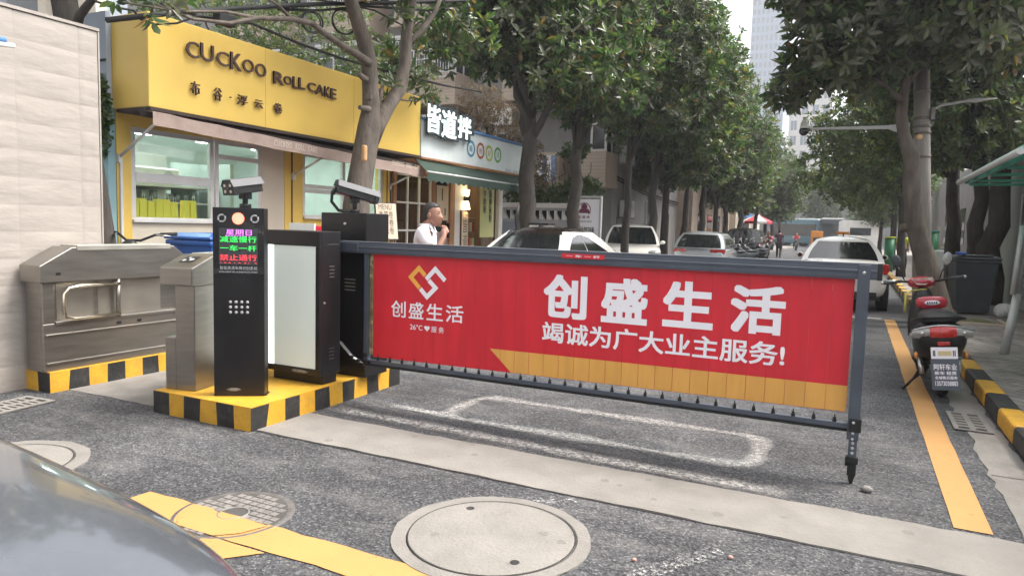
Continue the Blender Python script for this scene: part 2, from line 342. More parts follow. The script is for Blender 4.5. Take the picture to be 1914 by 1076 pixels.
M['sign_white'] = mat('pale_sign_face', (0.60, 0.66, 0.66), 0.5, var=0.05, vscale=1.5, dirt=0.3, dcol=(0.42, 0.44, 0.43), dscale=2.5, stretch=(1, 3, 0.35))
M['lit_letter'] = mat('lit_white_letter', (0.9, 0.98, 0.95), 0.4, emit=0.25, ecol=(0.92, 1.0, 0.97))
M['lamp_warm'] = mat('warm_lamp', (1.0, 0.8, 0.5), 0.4, emit=3.5, ecol=(1.0, 0.75, 0.42))
M['cove'] = mat('warm_downlight', (1.0, 0.85, 0.55), 0.4, emit=9.0, ecol=(1.0, 0.82, 0.5))
M['ceil_lamp'] = mat('shop_ceiling_lamp', (0.9, 1.0, 0.98), 0.4, emit=14.0, ecol=(0.9, 1.0, 0.97))
M['wire'] = mat('black_cable', (0.015, 0.015, 0.016), 0.7)
M['skin'] = mat('skin', (0.30, 0.155, 0.105), 0.5, var=0.08, vscale=12)
M['hair'] = mat('dark_hair', (0.02, 0.017, 0.017), 0.6, var=0.3, vscale=30)
M['shirt'] = mat('white_shirt_cloth', (0.74, 0.73, 0.77), 0.8, var=0.05, vscale=6, bump=0.5, bscale=9)
M['trousers'] = mat('dark_trousers', (0.025, 0.027, 0.035), 0.85, var=0.15)
M['plum'] = mat('plum_cloth', (0.09, 0.035, 0.06), 0.85, var=0.15)
M['pinkcloth'] = mat('pink_cloth', (0.42, 0.12, 0.15), 0.85, var=0.15)
M['hivis'] = mat('hi_vis_cloth', (0.55, 0.62, 0.04), 0.7, var=0.1)
M['red_cloth'] = mat('red_cloth', (0.55, 0.05, 0.07), 0.7, var=0.1)
M['white_cloth'] = mat('white_cloth', (0.75, 0.73, 0.72), 0.7, var=0.08)
M['paper'] = mat('cream_board', (0.62, 0.52, 0.40), 0.6, var=0.06)
M['bag_yellow'] = mat('yellow_gift_bag_paper', (0.85, 0.66, 0.08), 0.5, var=0.06)
M['shop_inside'] = mat('pale_shop_interior', (0.72, 0.76, 0.74), 0.7, var=0.05)
M['orange'] = mat('orange_plastic', (0.72, 0.27, 0.04), 0.5, var=0.08)
M['bus_blue'] = mat('blue_grey_bus_paint', (0.10, 0.20, 0.24), 0.4, var=0.1)
def fibreglass():
    m = bpy.data.materials.new('green_fibreglass'); m.use_nodes = True; t = m.node_tree; b = t.nodes['Principled BSDF']; N = t.nodes.new; L = t.links.new
    b.inputs['Base Color'].default_value = (0.33, 0.50, 0.44, 1); b.inputs['Roughness'].default_value = 0.5
    tr = N('ShaderNodeBsdfTranslucent'); tr.inputs[0].default_value = (0.35, 0.62, 0.54, 1); ms = N('ShaderNodeMixShader'); ms.inputs[0].default_value = 0.6
    L(b.outputs[0], ms.inputs[1]); L(tr.outputs[0], ms.inputs[2]); L(ms.outputs[0], t.nodes['Material Output'].inputs['Surface']); return m
M['fibreglass'] = fibreglass()
M['far_window'] = mat('far_window_strip', (0.24, 0.27, 0.31), 0.3, var=0.2, vscale=0.6)
M['lamp_grey'] = mat('pale_grey_lamp_metal', (0.52, 0.53, 0.52), 0.45, 0.2, var=0.08)
M['plastic_bag'] = mat('crumpled_white_plastic', (0.62, 0.62, 0.58), 0.35, var=0.1, bump=0.8, bscale=18)
M['moss'] = mat('mossy_earth', (0.10, 0.11, 0.045), 0.95, var=0.4, vscale=9, bump=0.8, bscale=20)
# ------------------------------------------------------------------ ground materials
def asphalt():
    m = bpy.data.materials.new('asphalt'); m.use_nodes = True; t = m.node_tree; b = t.nodes['Principled BSDF']; N = t.nodes.new; L = t.links.new
    tc = N('ShaderNodeTexCoord')
    vo = N('ShaderNodeTexVoronoi'); vo.inputs['Scale'].default_value = 92; L(tc.outputs['Object'], vo.inputs['Vector'])
    sp = N('ShaderNodeSeparateColor'); L(vo.outputs['Color'], sp.inputs[0])
    cr = N('ShaderNodeValToRGB'); e = cr.color_ramp.elements; e[0].position = 0.0; e[0].color = (0.03, 0.031, 0.034, 1); e[1].position = 1.0; e[1].color = (0.185, 0.182, 0.18, 1)
    k = cr.color_ramp.elements.new(0.55); k.color = (0.070, 0.071, 0.077, 1); k = cr.color_ramp.elements.new(0.85); k.color = (0.108, 0.108, 0.112, 1)
    L(sp.outputs[0], cr.inputs[0])
    n1 = N('ShaderNodeTexNoise'); n1.inputs['Scale'].default_value = 1.1; n1.inputs['Detail'].default_value = 8; n1.inputs['Roughness'].default_value = 0.65; L(tc.outputs['Object'], n1.inputs['Vector'])
    r1 = N('ShaderNodeMapRange'); r1.inputs['From Min'].default_value = 0.35; r1.inputs['From Max'].default_value = 0.7; r1.inputs['To Min'].default_value = 0.62; r1.inputs['To Max'].default_value = 1.25
    L(n1.outputs['Fac'], r1.inputs[0])
    mx = N('ShaderNodeMix'); mx.data_type = 'RGBA'; mx.blend_type = 'MULTIPLY'; mx.inputs['Factor'].default_value = 1; L(cr.outputs[0], mx.inputs['A']); L(r1.outputs[0], mx.inputs['B'])
    # pale dust, drifted in streaks
    mp = N('ShaderNodeMapping'); mp.inputs['Scale'].default_value = (0.9, 2.6, 1); L(tc.outputs['Object'], mp.inputs[0])
    n2 = N('ShaderNodeTexNoise'); n2.inputs['Scale'].default_value = 1.5; n2.inputs['Detail'].default_value = 12; n2.inputs['Roughness'].default_value = 0.75; L(mp.outputs[0], n2.inputs['Vector'])
    r2 = N('ShaderNodeMapRange'); r2.inputs['From Min'].default_value = 0.5; r2.inputs['From Max'].default_value = 0.78; r2.inputs['To Max'].default_value = 0.6; L(n2.outputs['Fac'], r2.inputs[0])
    m2 = N('ShaderNodeMix'); m2.data_type = 'RGBA'; m2.inputs['B'].default_value = (0.22, 0.21, 0.20, 1); L(r2.outputs[0], m2.inputs['Factor']); L(mx.outputs['Result'], m2.inputs['A'])
    L(m2.outputs['Result'], b.inputs['Base Color']); b.inputs['Roughness'].default_value = 0.85; b.inputs['Specular IOR Level'].default_value = 0.3
    bp = N('ShaderNodeBump'); bp.inputs['Strength'].default_value = 0.6; bp.inputs['Distance'].default_value = 0.006; L(vo.outputs['Distance'], bp.inputs['Height']); L(bp.outputs[0], b.inputs['Normal'])
    return m
M['asphalt'] = asphalt()

def worn(name, col, rough, lo, hi, scale, bump=0.0, fine=0.0):
    """paint or dust worn through to whatever lies below, by noise"""
    m = bpy.data.materials.new(name); m.use_nodes = True; t = m.node_tree; b = t.nodes['Principled BSDF']; N = t.nodes.new; L = t.links.new
    tc = N('ShaderNodeTexCoord'); n = N('ShaderNodeTexNoise'); n.inputs['Scale'].default_value = scale; n.inputs['Detail'].default_value = 12; n.inputs['Roughness'].default_value = 0.75; L(tc.outputs['Object'], n.inputs['Vector'])
    r = N('ShaderNodeMapRange'); r.inputs['From Min'].default_value = lo; r.inputs['From Max'].default_value = hi; L(n.outputs['Fac'], r.inputs[0])
    n2 = N('ShaderNodeTexNoise'); n2.inputs['Scale'].default_value = 3; n2.inputs['Detail'].default_value = 8; L(tc.outputs['Object'], n2.inputs['Vector'])
    mx = N('ShaderNodeMix'); mx.data_type = 'RGBA'; mx.inputs['A'].default_value = (*[c * 0.85 for c in col], 1); mx.inputs['B'].default_value = (*[min(1, c * 1.1) for c in col], 1)
    L(n2.outputs['Fac'], mx.inputs['Factor']); L(mx.outputs['Result'], b.inputs['Base Color']); b.inputs['Roughness'].default_value = rough
    out = r.outputs[0]
    if fine:
        at_ = N('ShaderNodeAttribute'); at_.attribute_name = 'edge'; ml = N('ShaderNodeMath'); ml.operation = 'MULTIPLY'; L(out, ml.inputs[0]); L(at_.outputs['Fac'], ml.inputs[1]); out = ml.outputs[0]
    L(out, b.inputs['Alpha'])
    return m
M['yellow_line'] = worn('worn_yellow_road_paint', (0.47, 0.25, 0.082), 0.7, 0.24, 0.40, 22)
M['white_line'] = worn('worn_white_road_paint', (0.6, 0.58, 0.56), 0.7, 0.40, 0.56, 14)
M['dust'] = worn('pale_cement_dust', (0.56, 0.54, 0.51), 0.9, 0.36, 0.62, 30, fine=1.0)

def paver():
    m = bpy.data.materials.new('worn_paving_bricks'); m.use_nodes = True; t = m.node_tree; b = t.nodes['Principled BSDF']; N = t.nodes.new; L = t.links.new
    tc = N('ShaderNodeTexCoord'); mp = N('ShaderNodeMapping'); mp.inputs['Rotation'].default_value = (0, 0, rad(45)); L(tc.outputs['Object'], mp.inputs[0])
    br = N('ShaderNodeTexBrick'); br.inputs['Scale'].default_value = 1.0; br.inputs['Brick Width'].default_value = 0.26; br.inputs['Row Height'].default_value = 0.13; br.inputs['Mortar Size'].default_value = 0.006
    br.inputs['Color1'].default_value = (0.30, 0.27, 0.245, 1); br.inputs['Color2'].default_value = (0.22, 0.20, 0.185, 1); br.inputs['Mortar'].default_value = (0.075, 0.068, 0.06, 1)
    L(mp.outputs[0], br.inputs['Vector'])
    n = N('ShaderNodeTexNoise'); n.inputs['Scale'].default_value = 2.3; n.inputs['Detail'].default_value = 9; n.inputs['Roughness'].default_value = 0.7; L(tc.outputs['Object'], n.inputs['Vector'])
    r = N('ShaderNodeMapRange'); r.inputs['From Min'].default_value = 0.35; r.inputs['From Max'].default_value = 0.68; r.inputs['To Min'].default_value = 0.6; r.inputs['To Max'].default_value = 1.35; L(n.outputs['Fac'], r.inputs[0])
    mx = N('ShaderNodeMix'); mx.data_type = 'RGBA'; mx.blend_type = 'MULTIPLY'; mx.inputs['Factor'].default_value = 1; L(br.outputs['Color'], mx.inputs['A']); L(r.outputs[0], mx.inputs['B'])
    L(mx.outputs['Result'], b.inputs['Base Color']); b.inputs['Roughness'].default_value = 0.88
    bp = N('ShaderNodeBump'); bp.inputs['Strength'].default_value = 0.7; bp.inputs['Distance'].default_value = 0.01; L(br.outputs['Fac'], bp.inputs['Height']); bp.invert = True; L(bp.outputs[0], b.inputs['Normal'])
    return m
M['paver'] = paver()

def pitted():
    m = mat('pitted_concrete', (0.225, 0.21, 0.19), 0.85, var=0.14, vscale=4, bump=0.4, bscale=60, dirt=0.3, dcol=(0.24, 0.22, 0.2), dscale=9)
    t = m.node_tree; b = t.nodes['Principled BSDF']; N = t.nodes.new; L = t.links.new; src = b.inputs['Base Color'].links[0].from_socket
    tc = N('ShaderNodeTexCoord'); v = N('ShaderNodeTexVoronoi'); v.inputs['Scale'].default_value = 9; v.inputs['Randomness'].default_value = 1; L(tc.outputs['Object'], v.inputs['Vector'])
    sp = N('ShaderNodeSeparateColor'); L(v.outputs['Color'], sp.inputs[0]); r = N('ShaderNodeMapRange'); r.inputs['From Min'].default_value = 0.3; r.inputs['From Max'].default_value = 1.0; r.inputs['To Min'].default_value = 0.0; r.inputs['To Max'].default_value = 0.42; L(sp.outputs[0], r.inputs[0])
    n = N('ShaderNodeTexNoise'); n.inputs['Scale'].default_value = 40; L(tc.outputs['Object'], n.inputs['Vector']); a = N('ShaderNodeMath'); a.operation = 'MULTIPLY_ADD'; L(n.outputs['Fac'], a.inputs[0]); a.inputs[1].default_value = 0.25; L(v.outputs['Distance'], a.inputs[2])
    s = N('ShaderNodeMath'); s.operation = 'LESS_THAN'; L(a.outputs[0], s.inputs[0]); L(r.outputs[0], s.inputs[1]); f = N('ShaderNodeMath'); f.operation = 'MULTIPLY'; L(s.outputs[0], f.inputs[0]); f.inputs[1].default_value = 0.6
    mx = N('ShaderNodeMix'); mx.data_type = 'RGBA'; L(f.outputs[0], mx.inputs['Factor']); L(src, mx.inputs['A']); mx.inputs['B'].default_value = (0.15, 0.14, 0.125, 1); L(mx.outputs['Result'], b.inputs['Base Color'])
    return m
def struct(o): o['kind'] = 'structure'; return o
g = MB(); g.quad((-120, -60, 0), (120, -60, 0), (120, 300, 0), (-120, 300, 0)); struct(g.build('road', M['asphalt']))

def strip_poly(name, poly, z, m):
    b = MB(); b.add([(p[0], p[1], z) for p in poly], [tuple(range(len(poly)))]); return struct(b.build(name, m))
def ragged(x0, x1, y0, y1, step=0.12, amp=0.012, ends=True):
    P = []; r = lambda: RNG.normal(0, amp)
    n = max(2, int((x1 - x0) / step)); k = max(2, int((y1 - y0) / step))
    for i in range(n): P.append((x0 + (x1 - x0) * i / n, y0 + r()))
    for i in range(k): P.append((x1 + r(), y0 + (y1 - y0) * i / k))
    for i in range(n): P.append((x1 - (x1 - x0) * i / n, y1 + r()))
    for i in range(k): P.append((x0 + r(), y1 - (y1 - y0) * i / k))
    return P
# concrete strip across the road and the concrete walkway between the turnstiles
M['strip'] = pitted()
strip_poly('concrete_strip', ragged(-3.72, 0.845, 3.57, 4.10, amp=0.006), 0.004, M['strip'])
strip_poly('walkway', ragged(-5.95, -4.66, 3.62, 9.0, amp=0.01), 0.004, M['concrete'])
# joint groove along the near edge of the strip
b = MB(); b.quad((-3.7, 3.548, 0.003), (0.84, 3.548, 0.003), (0.84, 3.568, 0.003), (-3.7, 3.568, 0.003)); struct(b.build('road_joint', M['black_kerb']))
# yellow lines
strip_poly('road_marking', ragged(0.545, 0.715, 4.14, 14.1, step=.3, amp=0.002), 0.005, M['yellow_line'])
strip_poly('road_marking', ragged(0.56, 0.72, 20.5, 70, step=1, amp=0.004), 0.005, M['yellow_line'])
strip_poly('road_marking', ragged(-3.33, -0.2, 2.25, 2.46, amp=0.004), 0.005, M['yellow_line'])
strip_poly('road_marking', [(-2.95, 1.75), (-2.72, 1.75), (-2.27, 2.235), (-2.60, 2.235)], 0.0052, M['yellow_line'])
strip_poly('road_marking', ragged(-1.9, 0.5, 14.12, 14.25, amp=0.004), 0.005, M['white_line'])
for x, y, a, l in ((-0.62, 3.05, 1.0, 0.55), (-0.5, 2.75, 1.3, 0.3), (-1.4, 3.42, 0.5, 0.3)):
    d = Vector((math.cos(a), math.sin(a))); n = Vector((-d.y, d.x)) * 0.045; c = Vector((x, y))
    strip_poly('road_marking', [tuple(c - d * l / 2 - n), tuple(c + d * l / 2 - n), tuple(c + d * l / 2 + n), tuple(c - d * l / 2 + n)], 0.006, worn('chalk', (0.5, 0.49, 0.47), 0.9, 0.5, 0.66, 40) if x == -0.62 else bpy.data.materials['chalk'])
# pale cement band round the vehicle-detector loop: a rounded rectangle ring whose dust thins to both edges
def loop_ring(x0, x1, y0, y1, rr, wd, z, name, extra=None):
    pts = []
    for cx, cy, a0 in ((x1 - rr, y1 - rr, 0), (x0 + rr, y1 - rr, 90), (x0 + rr, y0 + rr, 180), (x1 - rr, y0 + rr, 270)):
        for i in range(7): a = rad(a0 + 15 * i); pts.append(Vector((cx + rr * math.cos(a), cy + rr * math.sin(a))))
    dens = []
    n = len(pts)
    for i in range(n):
        a, c = pts[i], pts[(i + 1) % n]; k = max(1, int((c - a).length / 0.15))
        for j in range(k): dens.append(a.lerp(c, j / k))
    n = len(dens); vs = []; ed = []; fs = []
    for i in range(n):
        t = (dens[(i + 1) % n] - dens[i - 1]).normalized(); nr = Vector((t.y, -t.x))
        ww = wd * (1 + 0.35 * math.sin(i * 0.7) + RNG.normal(0, 0.15))
        for q, e in ((-1, 0.0), (-0.45, 0.8), (0, 1.0), (0.45, 0.8), (1, 0.0)):
            p = dens[i] + nr * q * ww; vs.append((p.x, p.y, z)); ed.append(e * .6)
    for i in range(n):
        for q in range(4): a = i * 5 + q; b2 = ((i + 1) % n) * 5 + q; fs.append((a, b2, b2 + 1, a + 1))
    me = bpy.data.meshes.new(name); me.from_pydata(vs, [], fs); me.materials.append(M['dust'])
    at_ = me.attributes.new('edge', 'FLOAT', 'POINT'); at_.data.foreach_set('value', ed)
    o = bpy.data.objects.new(name, me); COL.objects.link(o); return struct(o)
loop_ring(-2.80, -0.50, 4.56, 5.28, 0.17, 0.085, 0.007, 'loop_marking')
def dust_line(pts, wd, z):
    vs = []; ed = []; fs = []; P = []
    for i in range(len(pts) - 1):
        a, c = Vector(pts[i]), Vector(pts[i + 1]); k = int((c - a).length / 0.15) + 1
        P += [a.lerp(c, j / k) for j in range(k)]
    P.append(Vector(pts[-1])); n = len(P)
    for i in range(n):
        t = (P[min(i + 1, n - 1)] - P[max(i - 1, 0)]).normalized(); nr = Vector((t.y, -t.x)); ww = wd * (1 + RNG.normal(0, 0.2)); f = min(1, i / 2, (n - 1 - i) / 2)
        for q, e in ((-1, 0), (-.4, .7), (0, .85), (.4, .7), (1, 0)): p = P[i] + nr * q * ww; vs.append((p.x, p.y, z)); ed.append(e * f)
    for i in range(n - 1):
        for q in range(4): a = i * 5 + q; fs.append((a, a + 5, a + 6, a + 1))
    me = bpy.data.meshes.new('dust_trail'); me.from_pydata(vs, [], fs); me.materials.append(M['dust'])
    at_ = me.attributes.new('edge', 'FLOAT', 'POINT'); at_.data.foreach_set('value', ed)
    o = bpy.data.objects.new('dust_trail', me); COL.objects.link(o); struct(o)
dust_line([(-3.35, 4.62), (-2.9, 4.60), (-2.7, 4.55)], 0.07, 0.0065)
dust_line([(-3.7, 4.3), (-2.6, 4.28), (-1.4, 4.22), (-0.2, 4.2)], 0.10, 0.006)
# right gutter, kerb and pavement
strip_poly('gutter', ragged(0.86, 1.10, 0.5, 13.5, amp=0.012), 0.004, M['concrete'])
b = MB()
for i, y in enumerate((5.2, 6.9, 8.6, 10.4)): b.quad((0.86, y, 0.0055), (1.10, y, 0.0055), (1.10, y + 0.012, 0.0055), (0.86, y + 0.012, 0.0055))
struct(b.build('gutter_joint', M['black_kerb']))
b = MB(); y = 2.0; k = 0; bk = MB()
while y < 70:
    L_ = 0.62 if y > 4 else 0.55
    q = [(1.105, y + 0.008), (1.27, y + 0.008), (1.27, y + L_ - 0.008), (1.105, y + L_ - 0.008)]
    (b if k % 2 else bk).prism(q, 0.0, 0.15, 'z'); y += L_; k += 1
struct(b.build('kerb', M['yellow_kerb'], bevel=0.025)); struct(bk.build('kerb', M['black_kerb'], bevel=0.025))
b = MB(); b.bb(1.275, 3.0, -3, 80, 0.0, 0.125); struct(b.build('pavement', M['paver']))
b = MB(); b.bb(3.0, 40, -3, 80, 0.0, 0.12); struct(b.build('pavement', M['concrete']))
# left pavement in front of the shops
b = MB(); b.bb(-40, -6.05, 4.95, 24, 0.0, 0.15); struct(b.build('pavement', M['concrete']))
b = MB(); b.bb(-7.6, -5.75, 24.2, 80, 0.0, 0.15); struct(b.build('pavement', M['concrete']))

# manhole covers and grates
def round_cover(c, ro, ri, label, seg=40, cut=None):
    t = thing('manhole_cover', label, 'manhole cover', (c[0], c[1], 0))
    b = MB(); n = 56; vs = []; 
    for rr, z in ((ro, 0.0), (ro, 0.008), (ri + 0.012, 0.010), (ri + 0.004, 0.0)):
        for j in range(n):
            q = 2 * math.pi * j / n; k = rr * (1 + (0.008 * math.sin(j * 1.3) + RNG.normal(0, 0.004) if rr == ro else 0)); vs.append((k * math.cos(q), k * math.sin(q), z))
    b.add(vs, [(i * n + j, i * n + (j + 1) % n, (i + 1) * n + (j + 1) % n, (i + 1) * n + j) for i in range(3) for j in range(n)], 0, False)
    b.build('concrete_collar', M['concrete'], t)
    b = MB(); b.cyl((0, 0, 0.0), (0, 0, 0.0095), ri, n=48, smooth=False)
    lid = b.build('lid', M['strip'], t)
    b = MB(); b.disc((0, 0, 0.0102), ri + 0.002, (0, 0, 1), 56, 0, ri - 0.004); b.build('rim_gap', M['black_kerb'], lid)
    b = MB()
    for p in ((-0.6, 0.55), (0.55, -0.5)): b.disc((p[0] * ri, p[1] * ri, 0.0115), 0.022, n=10)
    b.build('lifting_hole', M['black_kerb'], lid)
round_cover((-1.475, 2.89), 0.475, 0.40, 'round concrete manhole cover with a wide pale collar, nearest in the middle of the road')
round_cover((-4.42, 2.30), 0.46, 0.37, 'pale concrete manhole cover half hidden by the silver bonnet at left')
t = thing('manhole_cover', 'cast iron manhole cover with a square grid, partly painted over by the yellow line', 'manhole cover', (-2.72, 2.47, 0))
b = MB(); b.lathe([(0.30, 0.0), (0.30, 0.004), (0.275, 0.006), (0.265, 0.0042)], (0, 0, 0), 40); b.build('rim', mat('cast_iron', (0.13, 0.12, 0.115), 0.6, 0.3, var=0.3, vscale=20, bump=0.3), t)
b = MB(); b.disc((0, 0, 0.0045), 0.265, n=40); lid = b.build('lid', mat('iron_groove', (0.07, 0.065, 0.06), 0.8, var=0.2), t)
b = MB()
for i in range(-5, 6):
    for j in range(-5, 6):
        x, y = i * 0.046, j * 0.046
        if 0.09 < math.hypot(x, y) < 0.238: b.box((x, y, 0.006), (0.037, 0.037, 0.004))
b.torus((0, 0, 0.005), 0.075, 0.006, (0, 0, 1), 24, 6); b.build('grid', mat('worn_iron', (0.22, 0.205, 0.19), 0.6, 0.2, var=0.3, vscale=20), lid)
b = MB()   # paint run over the lid
b.add([(x, y, 0.0092) for x, y in ((-0.12, -0.23), (0.12, -0.23), (0.21, -0.15), (0.258, -0.03), (0.1, -0.02), (-0.02, -0.045), (-0.15, -0.01), (-0.258, -0.02), (-0.21, -0.15))], [tuple(range(9))])
b.build('paint_overrun', M['yellow_line'], lid)

def drain(loc, rz, n, label, wd, ln):
    t = thing('drain_grate', label, 'drain grate', loc, rz)
    b = MB(); b.bb(-wd / 2, wd / 2, -ln / 2, ln / 2, 0.0, 0.004); b.build('dark_pit', M['black_kerb'], t)
    b = MB(); f = 0.035
    for x0, x1, y0, y1 in ((-wd / 2, wd / 2, -ln / 2, -ln / 2 + f), (-wd / 2, wd / 2, ln / 2 - f, ln / 2), (-wd / 2, -wd / 2 + f, -ln / 2 + f, ln / 2 - f), (wd / 2 - f, wd / 2, -ln / 2 + f, ln / 2 - f), (-0.02, 0.02, -ln / 2 + f, ln / 2 - f)):
        b.bb(x0, x1, y0, y1, 0.0, 0.012)
    st = (ln - 2 * f) / n
    for i in range(1, n): y = -ln / 2 + f + st * i; b.bb(-wd / 2 + f, -0.02, y - st * 0.27, y + st * 0.27, 0.0, 0.011); b.bb(0.02, wd / 2 - f, y - st * 0.27, y + st * 0.27, 0.0, 0.011)
    b.build('grate', M['concrete'], t)
drain((0.91, 6.62, 0.004), 0.0, 6, 'grey slotted drain grate in the gutter behind the scooter', 0.26, 0.62)
drain((-5.72, 3.06, 0.002), 0.1, 8, 'pale slotted drain grate at the foot of the cream wall', 0.32, 0.5)
b = MB(); b.sph((0.15, 4.48, 0.018), (0.035, 0.028, 0.02), 8, 6); tag(b.build('pebble', M['concrete']), 'small tan stone on the asphalt beside the barrier foot', 'stone')
for i, (p, lab) in enumerate((((-0.80, 2.98), 'tiny pink stone on dark asphalt in front of the strip, left one'), ((-0.42, 3.22), 'tiny pink stone close to the edge of the concrete strip'))):
    b = MB(); b.sph((p[0], p[1], 0.008), (0.013, 0.01, 0.009), 7, 5); tag(b.build('pebble', mat('pink_stone', (0.5, 0.3, 0.26), 0.8)), lab, 'stone')
# ------------------------------------------------------------------ striped kerb islands
def striped_island(x0, x1, y0, y1, h, st, label, first_black=True):
    t = thing('kerb_island', label, 'kerb island', ((x0 + x1) / 2, (y0 + y1) / 2, 0))
    b = MB(); b.bb(x0 + 0.004, x1 - 0.004, y0 + 0.004, y1 - 0.004, 0, h)
    def run(n, f, k0):
        for i in range(n): q, fs = f(i, n); b.add(q, fs, 1 if (i + k0) % 2 == 0 else 0)
    nx = int(round((x1 - x0) / st)); ny = int(round((y1 - y0) / st))
    jx = [0] + [RNG.normal(0, 0.006) for _ in range(60)]; jb = [0] + [RNG.normal(0, 0.008) for _ in range(60)]
    def fx(yc, sgn):
        def f(i, n):
            a = x0 + (x1 - x0) * i / n; c = x0 + (x1 - x0) * (i + 1) / n
            A = (jx[i] if 0 < i else 0, jb[i] if 0 < i else 0); C = (jx[i + 1] if i + 1 < n else 0, jb[i + 1] if i + 1 < n else 0)
            q = [(a + A[1], yc, 0.0), (c + C[1], yc, 0.0), (c + C[0], yc, h - 0.004), (a + A[0], yc, h - 0.004)]
            return q, [(0, 1, 2, 3) if sgn < 0 else (3, 2, 1, 0)]
        return f
    def fy(xc, sgn):
        def f(i, n):
            a = y0 + (y1 - y0) * i / n; c = y0 + (y1 - y0) * (i + 1) / n
            A = (jx[i + 9] if 0 < i else 0, jb[i + 9] if 0 < i else 0); C = (jx[i + 10] if i + 1 < n else 0, jb[i + 10] if i + 1 < n else 0)
            q = [(xc, a + A[1], 0.0), (xc, c + C[1], 0.0), (xc, c + C[0], h - 0.004), (xc, a + A[0], h - 0.004)]
            return q, [(0, 1, 2, 3) if sgn > 0 else (3, 2, 1, 0)]
        return f
    run(nx, fx(y0, -1), 0 if first_black else 1); run(ny, fy(x1, 1), (nx % 2) if first_black else (nx + 1) % 2); run(nx, fx(y1, 1), 0); run(ny, fy(x0, -1), 0)
    b.build('painted_concrete', [M['yellow_kerb'], M['black_kerb']], t, True)
    return t
striped_island(-4.70, -3.70, 3.52, 5.30, 0.17, 0.168, 'yellow and black striped kerb island carrying the black display post and lit cabinet')
striped_island(-6.22, -5.88, 3.46, 5.30, 0.17, 0.17, 'yellow and black striped kerb island against the cream tiled wall', False)

# ------------------------------------------------------------------ turnstiles
def turnstile(label, loc, rz, sign=1, full=True):
    """local: passage side is +x, length along +y"""
    t = thing('turnstile', label, 'turnstile', loc, rz); L_ = 1.42
    b = MB()   # lower and back case
    b.bb(-0.22, -0.05, 0.0, L_, 0.0, 0.74); 
    b.bb(-0.0495, 0.0, 0.0, L_, 0.0, 0.40)
    b.build('case', M['steel'], t, bevel=0.006)
    b = MB()   # end posts
    b.bb(-0.05, 0.0, 0.0, 0.10, 0.40, 0.74); b.build('end_post', M['steel'], t, bevel=0.006); b = MB(); b.bb(-0.05, 0.0, L_ - 0.1, L_, 0.40, 0.74); b.build('end_post', M['steel'], t, bevel=0.006)
    b = MB(); prof = [(-0.03, 0.74), (L_ + 0.03, 0.74), (L_ + 0.03, 0.86), (L_ - 0.2, 1.03), (0.24, 1.03), (-0.03, 0.88)]
    b.prism(prof, -0.25, 0.025, 'x'); top = b.build('hood', M['steel'], t, bevel=0.008)
    b = MB(); b.bb(-0.20, 0.032, 0.28, L_ - 0.24, 1.0, 1.045); b.build('lid', mat('pale_steel', (0.48, 0.455, 0.41), 0.4, 0.75, var=0.1), top, bevel=0.004)
    b = MB(); b.bb(-0.052, -0.047, 0.50, 1.12, 0.42, 0.73); b.bb(-0.052, -0.046, 0.14, 0.46, 0.42, 0.73); b.build('inner_panel', M['steel_dark'], t)
    b = MB(); b.bb(-0.05, 0.012, 0.10, L_ - 0.1, 0.385, 0.41); b.bb(-0.0, 0.012, 0.02, L_ - 0.02, 0.30, 0.312); b.bb(0.0, 0.012, 0.02, L_ - 0.02, 0.06, 0.075); b.build('ledge', M['steel'], t, bevel=0.003)
    b = MB()
    for y, z in ((0.66, 0.345), (0.86, 0.345), (0.12, 0.81)): b.bb(0.0, 0.0265 if z > 0.8 else 0.004, y - 0.02, y + 0.02, z - 0.012, z + 0.012)
    b.build('infrared_eye', M['black_plastic'], t)
    b = MB()   # the swing wing: bent tube
    pts = [(0.02, 0.66, 0.70), (0.03, 0.30, 0.70), (0.03, 0.20, 0.685), (0.03, 0.16, 0.64), (0.03, 0.155, 0.50), (0.03, 0.17, 0.45), (0.03, 0.24, 0.425), (0.02, 0.66, 0.43)]
    b.tube(pts, 0.016, 10); b.build('wing', mat('polished_tube', (0.75, 0.68, 0.55), 0.2, 1.0), t)
    b = MB(); b.cyl((0.0, 0.66, 0.40), (0.0, 0.66, 0.75), 0.02, n=14); b.build('hinge_post', M['steel'], t)
    b = MB(); b.bb(-0.0, 0.03, 0.62, 0.70, 0.0, 0.0)
    return t
turnstile('stainless steel turnstile with a bent tube wing standing against the cream tiled wall', (-5.92, 3.44, 0.17), 0.0)
# second turnstile, seen end-on: shows its narrow end and its sloping card reader
t = thing('turnstile', 'stainless steel turnstile behind the black display post, card reader on its sloping head', 'turnstile', (-4.53, 3.62, 0.17), rad(11))
b = MB(); b.bb(-0.035, 0.135, 0.0, 1.15, 0.0, 0.80); b.build('case', M['steel'], t, bevel=0.006)
b = MB(); b.bb(-0.13, -0.035, 0.0, 1.15, 0.0, 0.40); b.build('side_case', M['steel'], t, bevel=0.006)
b = MB(); b.bb(-0.137, -0.02, 0.12, 1.1, 0.40, 0.412); b.build('ledge', M['steel'], t)
b = MB(); b.prism([(-0.045, 0.80), (1.19, 0.80), (1.19, 0.93), (1.0, 1.02), (0.20, 1.02), (-0.045, 0.93)], -0.135, 0.15, 'x'); top = b.build('hood', M['steel'], t, bevel=0.008)
b = MB(); e = 0.09 / 0.245
def slope(x, y, dz=0.003): return (x, y, 0.93 + (y + 0.045) * e + dz)
b.add([slope(-0.05, 0.05), slope(0.07, 0.05), slope(0.07, 0.16), slope(-0.05, 0.16)], [(0, 1, 2, 3)]); rd = b.build('card_reader', M['black_plastic'], top)
b = MB()
for x, y, r in ((-0.02, 0.085, 0.016), (0.035, 0.1, 0.02), (0.0, 0.13, 0.012)): c = slope(x, y, 0.0055); b.disc(c, r, (0, -e, 1), 12)
